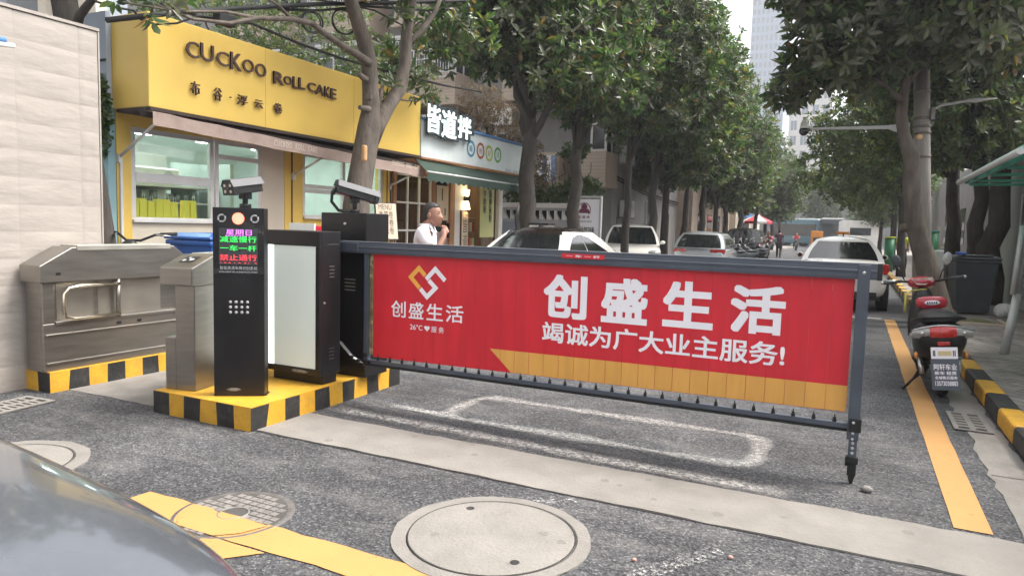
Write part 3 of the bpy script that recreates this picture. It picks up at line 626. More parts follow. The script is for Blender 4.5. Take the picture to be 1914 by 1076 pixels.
b.build('reader_mark', M['print_grey'], rd)
b = MB(); b.bb(-0.10, 0.12, 0.26, 0.98, 1.0, 1.03); b.build('lid', bpy.data.materials['pale_steel'], top, bevel=0.004)

# ------------------------------------------------------------------ cctv camera
def cctv(label, loc, rz, pitch, length=0.27, group=None, base=0.10, cable=True, white=False):
    t = thing('security_camera', label, 'camera', loc, rz); body_m = mat('camera_grey', (0.07, 0.07, 0.078), 0.55, 0.0, var=0.08) if 'camera_grey' not in bpy.data.materials else bpy.data.materials['camera_grey']
    Q = Matrix.Translation((0, 0, base + 0.055)) @ Matrix.Rotation(pitch, 4, 'X')   # looks along -y
    b = MB(); b.M = Q; h = 0.048; wd = 0.062; s = length / 2
    prof = [(-wd, -h), (wd, -h), (wd, 0.012), (wd * 0.62, h), (-wd * 0.62, h), (-wd, 0.012)]
    b.prism(prof, -s + 0.03, s, 'y'); b.build('housing', M['black_plastic'], t, bevel=0.006)
    b = MB(); b.M = Q
    prof = [(-wd - 0.006, 0.008), (-wd * 0.64, h + 0.006), (wd * 0.64, h + 0.006), (wd + 0.006, 0.008), (wd + 0.012, 0.008), (wd * 0.68, h + 0.012), (-wd * 0.68, h + 0.012), (-wd - 0.012, 0.008)]
    b.prism(prof, -s - 0.01, s + 0.012, 'y'); b.build('sunshade', body_m, t, bevel=0.003)
    b = MB(); b.M = Q; b.prism([(-wd - 0.004, -h - 0.004), (wd + 0.004, -h - 0.004), (wd + 0.004, 0.014), (wd * 0.64, h + 0.004), (-wd * 0.64, h + 0.004), (-wd - 0.004, 0.014)], -s - 0.004, -s + 0.03, 'y')
    fr = b.build('front_plate', M['black_plastic'], t, bevel=0.004)
    b = MB(); b.M = Q
    for x, z in ((-0.032, 0.018), (0.028, 0.018), (-0.032, -0.024), (0.028, -0.024)): b.cyl((x, -s - 0.007, z), (x, -s - 0.003, z), 0.011, n=12)
    b.build('infrared_lamp', mat('ir_lamp', (0.55, 0.5, 0.42), 0.3) if 'ir_lamp' not in bpy.data.materials else bpy.data.materials['ir_lamp'], fr)
    b = MB(); b.M = Q; b.cyl((-0.002, -s - 0.007, 0.0), (-0.002, -s - 0.003, 0.0), 0.02, n=16); b.build('lens', M['car_glass'], fr)
    b = MB(); b.cyl((0, 0.02, 0), (0, 0.02, 0.03), 0.042, n=16); b.cyl((0, 0.02, 0.03), (0, 0.02, base - 0.02), 0.02, n=12); b.box((0, 0.02, base - 0.015), (0.06, 0.07, 0.03)); b.box((-0.032, 0.02, base), (0.008, 0.06, 0.07)); b.box((0.032, 0.02, base), (0.008, 0.06, 0.07))
    for z in (base - 0.02, base + 0.015): b.cyl((-0.042, 0.02, z), (0.042, 0.02, z), 0.008, n=8)
    b.build('bracket', M['black_metal'], t, bevel=0.002)
    return t

# ------------------------------------------------------------------ display post
PB = Vector((-4.022, 3.72, 0.17)); PA = math.atan2(0.195, 0.306)
t = thing('display_post', 'slim black vehicle display post with red light and glowing LED lines', 'display post', PB, PA)
W2, Hh = 0.18, 1.385
b = MB(); b.bb(-W2, W2, 0.0, 0.12, 0.0, Hh); b.build('case', M['black_metal'], t, bevel=0.004)
b = MB(); b.bb(-W2 + 0.002, W2 - 0.002, -0.004, 0.0, 0.90, Hh - 0.004); face = b.build('face_panel', mat('black_acrylic', (0.01, 0.01, 0.012), 0.18, coat=0.5), t)
b = MB(); b.disc((0.0, -0.0065, 1.307), 0.043, (0, -1, 0), 28); lamp = b.build('red_light', M['led_red'], face)
b = MB()
for r, n in ((0.0, 1), (0.009, 6), (0.018, 12), (0.027, 18), (0.036, 24)):
    for k in range(n): a = 2 * math.pi * k / n + r * 40; b.disc((r * math.cos(a), -0.0085, 1.307 + r * math.sin(a)), 0.0029, (0, -1, 0), 6)
b.build('light_dot', M['led_spot'], lamp)
for x in (-0.115, 0.115):
    b = MB(); b.torus((x, -0.005, 1.307), 0.025, 0.006, (0, 1, 0), 18, 6, 0, 0.15, 3.0); b.torus((x, -0.005, 1.307), 0.025, 0.006, (0, 1, 0), 18, 6, 0, 3.3, 6.1); b.build('speaker_ring', M['silver'], face)
b = MB(); b.bb(-0.135, 0.135, -0.007, -0.0045, 0.972, 1.238); scr = b.build('screen', M['dark_screen'], face)
def led(key, z, h, x0, x1, m): b = MB(); b.text(key, (x0, -0.0085, z), (1, 0, 0), (0, 0, 1), x1 - x0, h); b.build('led_text', M[m], scr)
led('led1', 1.188, 0.040, -0.085, 0.095, 'led_mag'); led('led2', 1.135, 0.044, -0.128, 0.128, 'led_green'); led('led3', 1.072, 0.042, -0.128, 0.128, 'led_green'); led('led4', 1.003, 0.044, -0.13, 0.13, 'led_red2')
b = MB()
for k in range(9): b.bb(-0.09 + k * 0.02, -0.078 + k * 0.02, -0.0085, -0.0072, 1.18, 1.183)
b.build('led_dash', M['led_mag'], scr)
b = MB()
for k, x in enumerate((-0.125, -0.10, -0.07, -0.03, 0.0, 0.04, 0.07, 0.115)): b.bb(x, x + (0.015 if k % 3 else 0.006), -0.0085, -0.0072, 0.984, 0.988)
b.build('led_dash', M['led_red2'], scr)
b = MB(); b.text('sys1', (-0.13, -0.0065, 0.936), (1, 0, 0), (0, 0, 1), 0.262, 0.026); b.text('sys2', (-0.135, -0.0065, 0.915), (1, 0, 0), (0, 0, 1), 0.268, 0.010); b.build('caption', M['print_grey'], face)
b = MB()
for i in range(4):
    for j in range(3): b.lathe([(0.0001, 0.004), (0.008, 0.0035), (0.011, 0.0)], (-0.06 + i * 0.04, 0.0, 0.70 - j * 0.038), 12, axis=(0, -1, 0))
b.build('speaker_stud', M['print_grey'], t)
b = MB(); b.sph((-0.04, -0.0005, 0.05), (0.05, 0.0008, 0.012), 8, 6); b.build('dust_smear', mat('dust_smear', (0.2, 0.19, 0.18), 0.9, var=0.4, vscale=30), t)
b = MB(); b.bb(-W2 - 0.01, W2 + 0.01, 0.02, 0.13, 0.0, 0.006); b.build('base_plate', M['black_metal'], t)
q = PB + Matrix.Rotation(PA, 3, 'Z') @ Vector((0.02, 0.05, Hh))
cctv('grey camera with four round lamps on top of the black display post', q, PA - rad(38), rad(9), 0.25)

# ------------------------------------------------------------------ lit cabinet
t = thing('light_box', 'black advertising cabinet with a blank glowing white panel', 'light box', (-4.03, 4.29, 0.17))
b = MB(); b.bb(-0.29, 0.285, 0.0, 0.225, 0.075, 1.225); b.build('case', M['black_metal'], t, bevel=0.005)
b = MB(); b.bb(-0.25, 0.27, 0.03, 0.20, 0.0, 0.075); b.build('plinth', M['black_metal'], t, bevel=0.004)
b = MB()
for x0, x1, z0, z1 in ((-0.288, 0.283, 1.105, 1.222), (-0.288, 0.283, 0.08, 0.13), (-0.288, -0.262, 0.13, 1.105), (0.240, 0.283, 0.13, 1.105)): b.bb(x0, x1, -0.022, 0.0, z0, z1)
dr = b.build('door_frame', M['black_metal'], t, bevel=0.004)
b = MB(); b.bb(-0.262, 0.24, -0.012, -0.001, 0.13, 1.105); pn = b.build('lit_panel', M['lit_panel'], t)
b = MB(); b.bb(-0.262, -0.205, -0.0145, -0.0125, 0.13, 1.105); b.build('bright_edge', M['lit_edge'], pn)  # brighter left side and film sheen of the panel, painted as a glowing strip
b = MB()
for z0 in (0.20, 0.86):
    for k in range(4): b.bb(0.285, 0.287, 0.09, 0.15, z0 + k * 0.028, z0 + 0.007 + k * 0.028)
b.bb(0.285, 0.288, 0.07, 0.19, 1.12, 1.124); b.build('vent_slot', mat('slot_edge', (0.10, 0.09, 0.085), 0.6), t)
b = MB(); b.bb(0.286, 0.2875, 0.0, 0.22, 1.092, 1.096); b.build('seam', M['rubber'], t)
b = MB(); b.cyl((0.284, 0.03, 0.66), (0.294, 0.03, 0.66), 0.009, n=12); b.build('lock', M['silver'], t)
b = MB(); b.sph((0.08, -0.024, 0.10), (0.09, 0.002, 0.014), 10, 6); b.build('dust_smear', bpy.data.materials['dust_smear'], dr)

# ------------------------------------------------------------------ advertising boom barrier
t = thing('boom_barrier', 'advertising barrier with a red lettered curtain hanging from a grey arm across the road', 'barrier', (-3.85, 4.62, 0.17))
b = MB(); b.bb(-4.12, -3.64, 4.71, 5.02, 0.17, 1.55); cab = b.build('cabinet', M['black_metal'], t, True, bevel=0.006)
b = MB()
for k in range(4): b.bb(-3.86, -3.75, 4.7075, 4.711, 0.90 + k * 0.03, 0.908 + k * 0.03)
b.build('vent_slot', mat('pale_slot', (0.30, 0.27, 0.23), 0.6), cab, True)
b = MB(); b.cyl((-3.86, 4.70, 1.46), (-3.86, 4.713, 1.46), 0.012, n=10); b.build('lock', M['silver'], cab, True)
b = MB(); b.bb(-4.0, -3.62, 4.575, 4.70, 1.235, 1.31); b.cyl((-3.86, 4.66, 1.27), (-3.86, 4.75, 1.27), 0.05, n=18); b.build('arm_hub', M['gray_alu'], t, True, bevel=0.006)
b = MB(); X0, X1 = -3.80, 0.125
sec = [(4.585, 1.225), (4.66, 1.225), (4.66, 1.318), (4.585, 1.318), (4.585, 1.297), (4.581, 1.294), (4.581, 1.268), (4.585, 1.265), (4.585, 1.257), (4.581, 1.254), (4.581, 1.236), (4.585, 1.233)]
b.prism(sec[::-1], X0, X1, 'x'); arm = b.build('arm', M['gray_alu'], t, True)
b = MB(); b.bb(X1, X1 + 0.028, 4.582, 4.663, 1.222, 1.321); b.build('end_cap', M['black_plastic'], arm, True, bevel=0.004)
b = MB(); b.quad((X0, 4.5855, 1.319), (X1, 4.5855, 1.319), (X1, 4.6595, 1.319), (X0, 4.6595, 1.319)); b.bb(X0, X1 - 0.002, 4.5798, 4.581, 1.2795, 1.2825); b.build('arm_highlight_strip', mat('aluminium_highlight', (0.34, 0.36, 0.40), 0.35, 0.6), arm, True)  # paler top sheet and front line paint the highlight along the arm
b = MB(); b.bb(-1.845, -1.53, 4.5775, 4.5797, 1.267, 1.299); tg = b.build('red_label', M['red_panel'], arm, True)
b = MB(); b.text('tag', (-1.81, 4.5765, 1.274), (1, 0, 0), (0, 0, 1), 0.25, 0.018); b.build('lettering', M['white_letter'], tg, True)
b = MB(); b.bb(-3.56, 0.09, 4.60, 4.64, 0.325, 0.357); rail = b.build('bottom_rail', M['gray_alu'], t, True, bevel=0.003)
b = MB(); b.bb(-3.56, 0.09, 4.592, 4.648, 0.310, 0.3225); b.build('rubber_edge', M['rubber'], rail, True)
b = MB(); b.bb(-3.575, -3.535, 4.60, 4.645, 0.30, 1.224); b.build('inner_post', M['gray_alu'], t, True, bevel=0.003)
b = MB(); b.bb(-3.531, -3.505, 4.624, 4.630, 0.40, 1.224); b.build('side_film', mat('reflective_strip', (0.5, 0.42, 0.2), 0.25, 0.7, var=0.6, vscale=14), t, True)
b = MB(); b.bb(0.025, 0.090, 4.567, 4.612, 0.27, 1.312); post = b.build('end_post', M['gray_alu'], t, True, bevel=0.003)
b = MB()
for z in (1.265, 0.375): b.sph((0.057, 4.566, z), (0.010, 0.006, 0.010), 10, 6)
for z in (0.31, 0.275): b.sph((0.057, 4.566, z), (0.008, 0.004, 0.008), 10, 6)
b.build('bolt', M['silver'], post, True)
b = MB(); b.bb(0.032, 0.100, 4.563, 4.66, 0.318, 0.40); b.build('clamp', M['black_metal'], post, True, bevel=0.004)
b = MB(); b.bb(0.038, 0.085, 4.575, 4.608, 0.15, 0.31); leg = b.build('leg', M['gray_alu'], t, True, bevel=0.003)
b = MB()
for z in (0.285, 0.25, 0.22, 0.19): b.cyl((0.061, 4.572, z), (0.061, 4.576, z), 0.0085, n=12)
b.build('adjusting_hole', M['print_grey'], leg, True)
b = MB(); b.bb(0.030, 0.096, 4.568, 4.616, 0.125, 0.165); b.bb(0.040, 0.088, 4.576, 4.610, 0.05, 0.125); b.prism([(0.044, 0.05), (0.084, 0.05), (0.072, 0.0), (0.056, 0.0)], 4.580, 4.604, 'y'); b.bb(0.026, 0.04, 4.58, 4.60, 0.105, 0.16)
b.build('foot', M['rubber'], t, True, bevel=0.004)
# curtain of thirty slats
NS = 30; xa, xb = -3.495, 0.012; pw = (xb - xa) / NS
b = MB()
for i in range(NS): b.bb(xa + i * pw + 0.0004, xa + (i + 1) * pw - 0.0004, 4.624 + (i % 2) * 0.0003, 4.632, 0.382 + 0.04 * (i / NS), 1.235)
cur = b.build('curtain', M['red_panel'], t, True)
def clip(poly, x0, x1):
    for k, s in ((x0, 1), (x1, -1)):
        o = []
        for i in range(len(poly)):
            p, q = poly[i], poly[(i + 1) % len(poly)]; ip, iq = (p[0] - k) * s >= 0, (q[0] - k) * s >= 0
            if ip: o.append(p)
            if ip != iq: f = (k - p[0]) / (q[0] - p[0]); o.append((k, p[1] + (q[1] - p[1]) * f))
        poly = o
        if not poly: return []
    return poly
b = MB()
for i in range(NS):
    bot = lambda x: 0.384 + 0.04 * ((x - xa) / (xb - xa))
    q = clip([(-2.416, 0.56), (-2.235, bot(-2.235)), (xb, bot(xb)), (xb, 0.580)], xa + i * pw + 0.0012, xa + (i + 1) * pw - 0.0012)
    if q: b.add([(p[0], 4.6212, p[1]) for p in q], [tuple(range(len(q)))])
b.build('gold_band', M['gold_panel'], cur, True)
TY = 4.6215
b = MB()
for ch, x0, x1, z0, z1 in (('创', -1.990, -1.660, 0.835, 1.145), ('盛', -1.555, -1.228, 0.835, 1.145), ('生', -1.125, -0.795, 0.843, 1.150), ('活', -0.690, -0.362, 0.845, 1.150)):
    b.text('B' + ch, (x0, TY, z0), (1, 0, 0), (0, 0, 1), x1 - x0, z1 - z0)
b.build('large_lettering', M['white_letter'], cur, True)
b = MB(); b.text('slogan', (-1.992, TY, 0.652), (1, 0, 0), (0.0, 0, 1), 1.642, 0.150); b.build('slogan_lettering', M['white_letter'], cur, True)
b = MB()
for ch, x0, x1 in (('创', -3.318, -3.178), ('盛', -3.150, -3.010), ('生', -2.982, -2.832), ('活', -2.806, -2.650)): b.text('L' + ch, (x0, TY, 0.728), (1, 0, 0), (0, 0, 1), x1 - x0, 0.132)
b.text('26c', (-3.135, TY, 0.640), (1, 0, 0), (0, 0, 1), 0.118, 0.043); b.text('serve', (-2.935, TY, 0.636), (1, 0, 0), (0, 0, 1), 0.115, 0.047)
hp = [(0, -0.024)] + [(0.026 * 16 * math.sin(a) ** 3 / 16, 0.026 * (13 * math.cos(a) - 5 * math.cos(2 * a) - 2 * math.cos(3 * a) - math.cos(4 * a)) / 16) for a in [math.pi * 2 * k / 24 for k in range(13, 24)]] + [(0.026 * 16 * math.sin(a) ** 3 / 16, 0.026 * (13 * math.cos(a) - 5 * math.cos(2 * a) - 2 * math.cos(3 * a) - math.cos(4 * a)) / 16) for a in [math.pi * 2 * k / 24 for k in range(0, 12)]]
b.add([(-2.975 + p[0], TY, 0.662 + p[1]) for p in hp], [tuple(range(len(hp)))])
b.build('small_lettering', M['white_letter'], cur, True)
# emblem: two interlocked open squares turned on a corner; stroke paths
def stroke(b, P, wd, y):
    P = [Vector(p) for p in P]; n = len(P); Lf, Rt = [], []
    for i in range(n):
        d0 = (P[i] - P[i - 1]).normalized() if i else None; d1 = (P[i + 1] - P[i]).normalized() if i < n - 1 else None
        d0 = d0 or d1; d1 = d1 or d0
        n0 = Vector((-d0.y, d0.x)); n1 = Vector((-d1.y, d1.x)); m_ = (n0 + n1).normalized(); k = wd / 2 / max(0.3, m_.dot(n0))
        Lf.append(P[i] + m_ * k); Rt.append(P[i] - m_ * k)
    for i in range(n - 1): b.add([(p.x, y, p.y) for p in (Rt[i], Rt[i + 1], Lf[i + 1], Lf[i])], [(0, 1, 2, 3)])
def em(u, v): p = at(690 + u / 4.892, 480 + v / 4.892, y=4.62); return (p.x, p.z)
b = MB(); stroke(b, [em(512, 172), em(455, 102), em(380, 183), em(460, 285)], 0.036, TY); b.build('emblem_gold', M['orange_mark'], cur, True)
b = MB(); stroke(b, [em(520, 205), em(604, 112), em(694, 218)], 0.036, TY); stroke(b, [em(545, 215), em(606, 284), em(527, 365), em(466, 290)], 0.036, TY); b.build('emblem_white', M['white_letter'], cur, True)
for i in range(NS):
    x = xa + pw * (i + 0.5); b = MB(); z = 0.357
    b.lathe([(0.011, 0.0), (0.013, 0.012), (0.007, 0.018), (0.010, 0.021), (0.010, 0.026), (0.004, 0.03), (0.003, 0.045)], (x, 4.615, z), 10)
    b.build('curtain_roller', M['rubber'], t, True)
b = MB(); b.tube([(-3.80, 4.58, 0.48), (-3.66, 4.57, 0.37), (-3.56, 4.58, 0.33)], [0.018, 0.018, 0.012], 8, flat=0.4); b.build('link_arm', M['silver'], t, True)
b = MB()
for p in ((-3.60, 4.565, 0.345), (-3.55, 4.585, 0.40), (-3.66, 4.56, 0.37)): b.cyl((p[0], p[1] - 0.012, p[2]), (p[0], p[1] + 0.02, p[2]), 0.017, n=10)
b.bb(-3.64, -3.50, 4.575, 4.598, 0.325, 0.35); b.build('pivot', M['black_metal'], t, True, bevel=0.003)
t2 = cctv('black tilted camera seen from behind on top of the barrier cabinet', (-3.86, 4.86, 1.55), rad(148), rad(13), 0.36, base=0.12)
b = MB(); b.tube([(0.0, 0.17, 0.20), (0.0, 0.215, 0.17), (0.0, 0.22, 0.09), (0.0, 0.16, 0.02), (0.0, 0.06, 0.006)], 0.014, 8); b.tube([(0.02, 0.17, 0.21), (0.02, 0.20, 0.19), (0.02, 0.19, 0.15)], 0.01, 6); b.build('flexible_conduit', M['rubber'], t2)
# ------------------------------------------------------------------ cream tiled wall at far left
t = thing('tiled_wall', 'tall cream wall of large rough stone-look tiles at the left edge', 'wall', (-6.3, 2.0, 0))
b = MB(); b.bb(-6.6, -6.2082, -2.0, 4.15, 0, 3.085); b.build('core', M['joint'], t, True)
rows = [3.10 - k * 0.2225 for k in range(15)]; cuts = [4.15, 3.975, 3.45, 2.9, 2.3, 1.7, 1.1, 0.5, -0.1, -0.7, -1.3, -2.0]
b = MB()
for k in range(14):
    z1, z0 = rows[k], max(0.0, rows[k + 1])
    for i in range(len(cuts) - 1):
        y1, y0 = cuts[i] - 0.002, cuts[i + 1] + 0.002; f = 0.012
        n = 6; m_ = 4; vs = []
        for a in range(m_ + 1):
            for c in range(n + 1):
                e = (0 if a in (0, m_) or c in (0, n) else 1)
                vs.append((-6.21 + (0.007 + RNG.uniform(-0.003, 0.004) if e else 0.002), y0 + (y1 - y0) * c / n, z0 + 0.002 + (z1 - z0 - 0.004) * a / m_))
        b.add(vs, [(a * (n + 1) + c, a * (n + 1) + c + 1, (a + 1) * (n + 1) + c + 1, (a + 1) * (n + 1) + c) for a in range(m_) for c in range(n)], 0, True)
b.build('tile_facing', M['wall_tile'], t, True)
b = MB(); b.bb(-6.6, -6.20, 4.152, 4.165, 0, 3.1); b.bb(-6.62, -6.195, -2.0, 4.165, 3.105, 3.13); b.build('edge_trim', M['wall_tile'], t, True)
t = thing('barrier_arm_tip', 'white rod end with a blue sleeve poking in at the left edge of the wall', 'rod', at(-30, 75, x=-5.6))
b = MB(); a = at(-60, 76, x=-5.6); c = at(26, 86, x=-5.6); b.tube([a, c], 0.018, 12); b.build('rod', M['white_paint'], t, True)
b = MB(); c2 = at(10, 78, x=-5.605); b.tube([a + Vector((0, 0, 0.035)), c2 + Vector((0, 0, 0.01))], 0.02, 10); b.build('blue_sleeve', M['blue_trim'], t, True)

# ------------------------------------------------------------------ yellow cake shop
XW, XS = -7.6, -7.0
shop = thing('cake_shop', 'bright yellow single-storey cake shop with a deep yellow fascia and taupe awning', 'shop', (-7.6, 5.28, 0.15))
b = MB()   # shell
b.bb(-11.5, -11.4, 5.28, 10.6, 0.15, 3.4); b.bb(-11.4, XW, 10.5, 10.56, 0.15, 3.4)
b.bb(-11.4, -7.9, 5.28, 5.34, 0.15, 3.4); b.bb(-11.4, XW - 0.1, 5.34, 10.5, 2.72, 2.78); b.bb(-11.4, XW - 0.1, 5.34, 10.5, 0.15, 0.3)
b.build('interior_shell', M['shop_inside'], shop, True)
b = MB(); b.bb(-11.6, -7.45, 5.30, 10.54, 3.45, 3.55); b.build('roof', M['roof_grey'], shop, True)
b = MB()
for y0, y1 in ((5.28, 5.46), (7.90, 8.28), (10.30, 10.56)): b.bb(-7.78, XW, y0, y1, 0.15, 2.72)
b.bb(-7.72, XW - 0.02, 8.28, 10.30, 0.15, 1.50); b.bb(-7.74, XW - 0.004, 5.46, 10.30, 2.50, 2.72)
fr = b.build('yellow_front', M['yellow'], shop, True, bevel=0.006)
b = MB(); b.bb(XW - 0.019, XW - 0.016, 8.45, 9.25, 0.75, 1.38); b.bb(XW - 0.019, XW - 0.016, 9.35, 10.15, 0.75, 1.38); b.build('raised_panel', M['yellow'], fr, True, bevel=0.01)
b = MB(); b.bb(-7.72, XW - 0.02, 5.46, 6.62, 0.15, 1.40); b.bb(-7.72, XW - 0.01, 7.46, 7.90, 0.15, 2.5); b.build('cream_panel', M['cream'], shop, True)
b = MB(); b.bb(XW - 0.003, XW + 0.004, 8.03, 8.06, 0.15, 2.7); b.bb(XW - 0.003, XW + 0.004, 10.40, 10.43, 0.15, 2.7); b.build('downpipe', M['dark_wood'], shop, True)
def window(y0, y1, z0, z1, rails, mulls, label=None, glass='glass', x=XW - 0.04, fm='apt_white', wd=0.06):
    b = MB()
    b.bb(x - 0.03, x + 0.03, y0, y1, z0, z0 + wd); b.bb(x - 0.03, x + 0.03, y0, y1, z1 - wd, z1)
    for m_ in [y0 + wd / 2, y1 - wd / 2] + mulls: b.bb(x - 0.028, x + 0.028, m_ - wd / 2, m_ + wd / 2, z0 + wd, z1 - wd)
    for r_ in rails: b.bb(x - 0.026, x + 0.034, y0 + wd, y1 - wd, r_ - wd / 2, r_ + wd / 2)
    o = b.build('window', M[fm], shop, True, bevel=0.004)
    b = MB(); b.bb(x - 0.006, x - 0.001, y0 + wd * .5, y1 - wd * .5, z0 + wd * .5, z1 - wd * .5); b.build('pane', M[glass], o, True)
    return o
w1 = window(5.46, 6.64, 1.40, 2.50, [1.90, 1.955], [])
b = MB(); b.bb(XW - 0.05, XW + 0.03, 5.46, 6.64, 1.40, 1.43); b.build('sill', M['apt_white'], w1, True)
window(6.66, 7.46, 0.2, 2.50, [2.28], [])
w2 = window(8.28, 10.30, 1.50, 2.50, [1.93, 2.0], [9.25])
b = MB(); b.bb(XW - 0.05, XW + 0.04, 8.28, 10.30, 1.50, 1.55); b.build('sill', M['apt_white'], w2, True)
b = MB(); b.bb(XW - 0.02, XW + 0.02, 6.68, 6.70, 1.0, 1.6); b.build('door_handle', M['silver'], shop, True)
# fascia box
b = MB(); b.bb(XW - 0.02, XS, 5.25, 10.55, 2.66, 3.675); fa = b.build('fascia', M['yellow'], shop, True, bevel=0.012)
b = MB();pass
b = MB()
def sign_char(key, u0, v0, u1, v1, dep=0.02, x=XS):
    """letter standing on the fascia between two photograph corners (top-left, bottom-right)"""
    p, q = at(u0, v0, x=x), at(u1, v1, x=x); h = abs(p.z - q.z)
    b.text(key, (x + 0.022, p.y, q.z), (0, 1, 0), (0, 0, 1), q.y - p.y, h, dep)
CK = [(344, 75, 368, 112), (371, 80, 396, 119), (401, 94, 424, 127), (427, 97, 448, 135), (450, 109, 471, 139), (474, 117, 494, 147)]
for i, r_ in enumerate(CK): sign_char('K%d' % i, *r_)
RC = [(508, 133, 527, 161), (527, 141, 542, 161), (544, 143, 554, 167), (555, 145, 567, 169), (572, 153, 587, 174), (587, 157, 602, 180), (603, 161, 613, 184), (615, 165, 625, 187)]
for i, r_ in enumerate(RC): sign_char('R%d' % i, *r_)
b.build('raised_lettering', M['brown_letter'], fa, True)
b = MB()
NC = [(353, 151, 370, 180), (396, 163, 411, 190), (426, 181, 429, 184), (440, 176, 459, 199), (473, 186, 488, 204), (509, 192, 524, 214)]
for i, r_ in enumerate(NC): sign_char('N%d' % i, *r_, dep=0.02)
b.build('small_lettering', M['brown_letter'], fa, True)
b = MB()
for y in (6.93, 8.72): b.bb(XS, XS + 0.0012, y, y + 0.006, 2.67, 3.665)
b.build('panel_seam', mat('ochre_seam', (0.5, 0.30, 0.04), 0.6), fa, True)  # thin ochre lines at the fascia panel joints
# awning
b = MB(); b.cyl((-7.05, 5.20, 2.60), (-7.05, 10.5, 2.48), 0.05, n=12); b.build('awning_roller', M['awning_dark'], shop, True)
b = MB(); n = 24; vs = []
for i in range(n + 1):
    y = 5.22 + (10.52 - 5.22) * i / n; sag = 0.05 * math.sin(math.pi * i / n)
    vs += [(XW + 0.02, y, 2.66), (-6.92, y, 2.60 - 0.18 * i / n + 0.005 * math.sin(i * 1.9)), (-6.905, y, 2.595 - 0.18 * i / n + 0.004 * math.sin(i * 1.9)), (-6.905, y, 2.455 - 0.17 * i / n + 0.004 * math.sin(i * 1.3))]
b.add(vs, [(i * 4 + j, (i + 1) * 4 + j, (i + 1) * 4 + j + 1, i * 4 + j + 1) for i in range(n) for j in range(3)], 0, False)
aw = b.build('awning', M['taupe'], shop, True)
sm = aw.modifiers.new('solid', 'SOLIDIFY'); sm.thickness = 0.006
b = MB(); b.bb(-7.5, -6.94, 5.22, 10.5, 2.618, 2.655); b.build('awning_gap_shade', M['awning_dark'], shop, True)  # dark board standing in for the shade gap under the fascia
b = MB()
for u0, v0, u1, v1 in ((512, 261, 592, 286), (733, 300, 786, 318)):
    p, q = at(u0, v0, x=-6.9), at(u1, v1, x=-6.9); yd = Vector((0, 0, 1)); xd = Vector((0, q.y - p.y, at(u1, v1 - 10, x=-6.9).z - p.z))
    b.text('awn~', (-6.893, p.y, p.z - 0.075), (0, q.y - p.y, (q.z + 0.075 - p.z)), (0, 0, 1), q.y - p.y, 0.075)
b.build('awning_lettering', M['cream'], aw, True)
for y, yy in ((5.30, 5.34), (8.06, 8.10), (10.48, 10.40)):
    b = MB(); k = 0.18 * (yy - 5.22) / 5.3; b.tube([(XW + 0.02, y, 2.135), (-6.93, yy, 2.55 - k)], 0.017, 8); b.box((XW + 0.015, y, 2.12), (0.05, 0.05, 0.10)); b.build('awning_arm', M['apt_white'], shop, True)
b = MB(); b.bb(XW + 0.004, XW + 0.03, 5.30, 5.33, 0.4, 2.12); b.build('crank_rod', M['apt_white'], shop, True)
# shop interior: lamps, counter and goods
b = MB()
for y in (5.9, 6.5, 7.3, 8.4, 9.6):
    for x in (-8.4, -9.8): b.disc((x, y, 2.715), 0.16, (0, 0, -1), 20)
b.build('ceiling_lamp', M['ceil_lamp'], shop, True)
t = thing('counter', 'pale service counter inside the cake shop window', 'counter', (-8.0, 6.2, 0.3)); b = MB(); b.bb(-8.3, -7.72, 5.5, 6.6, 0.3, 1.42); b.build('body', M['apt_white'], t, True); b = MB(); b.bb(-8.32, -7.70, 5.5, 6.6, 1.422, 1.445); b.build('worktop', M['cream'], t, True)
YB = [5.53, 5.64, 5.75, 5.86, 5.97, 6.08, 6.19, 6.36, 6.47]
for i, y in enumerate(YB):
    lab = 'yellow paper gift bag standing in a row inside the cake shop window'
    t = thing('gift_bag', lab, 'paper bag', (-7.83, y, 1.447), rad(RNG.uniform(-6, 6)), 'yellow gift bags in the shop window')
    h = 0.21 + (0.03 if i % 3 else 0)
    b = MB(); b.prism([(-0.052, 0), (0.052, 0), (0.042, h), (-0.042, h)], -0.03, 0.03, 'x'); b.build('bag', M['bag_yellow'], t)
    b = MB(); b.tube([(0.03, -0.018, h), (0.03, -0.012, h + 0.06), (0.03, 0.012, h + 0.06), (0.03, 0.018, h)], 0.003, 6); b.build('handle', M['white_paint'], t)
t = thing('oven', 'white appliance with a round dial on a shelf behind the upper window pane', 'oven', (-8.6, 6.15, 1.9)); b = MB(); b.bb(-8.9, -8.4, 6.0, 6.75, 1.88, 2.12); b.build('body', M['white_paint'], t, True, bevel=0.02)
b = MB(); b.disc((-8.397, 6.58, 2.0), 0.085, (1, 0, 0), 20); b.disc((-8.397, 6.2, 2.0), 0.03, (1, 0, 0), 12); b.build('dial', M['print_grey'], t, True)
t = thing('shelf_unit', 'pale wall shelf with jars at the back of the cake shop', 'shelf', (-9.4, 6.8, 0.3)); b = MB()
for z in (1.3, 1.65, 1.87): b.bb(-9.5, -8.4, 5.5, 7.4, z, z + 0.025)
b.bb(-9.52, -9.5, 5.5, 7.4, 0.3, 2.4); b.build('board', M['apt_white'], t, True)
b = MB()
for k in range(9): b.cyl((-8.6 - 0.08 * (k % 2), 5.6 + k * 0.19, 1.675), (-8.6 - 0.08 * (k % 2), 5.6 + k * 0.19, 1.79 + 0.02 * (k % 3)), 0.05, n=10)
b.build('jar', M['clear_lens'], t, True)
b = MB(); b.bb(-8.9, -8.85, 7.0, 7.5, 0.3, 2.25); b.bb(-8.9, -8.2, 7.44, 7.5, 0.3, 2.25); tag(b.build('partition', M['pale_green']), 'pale green partition behind the glass door of the cake shop', 'partition')

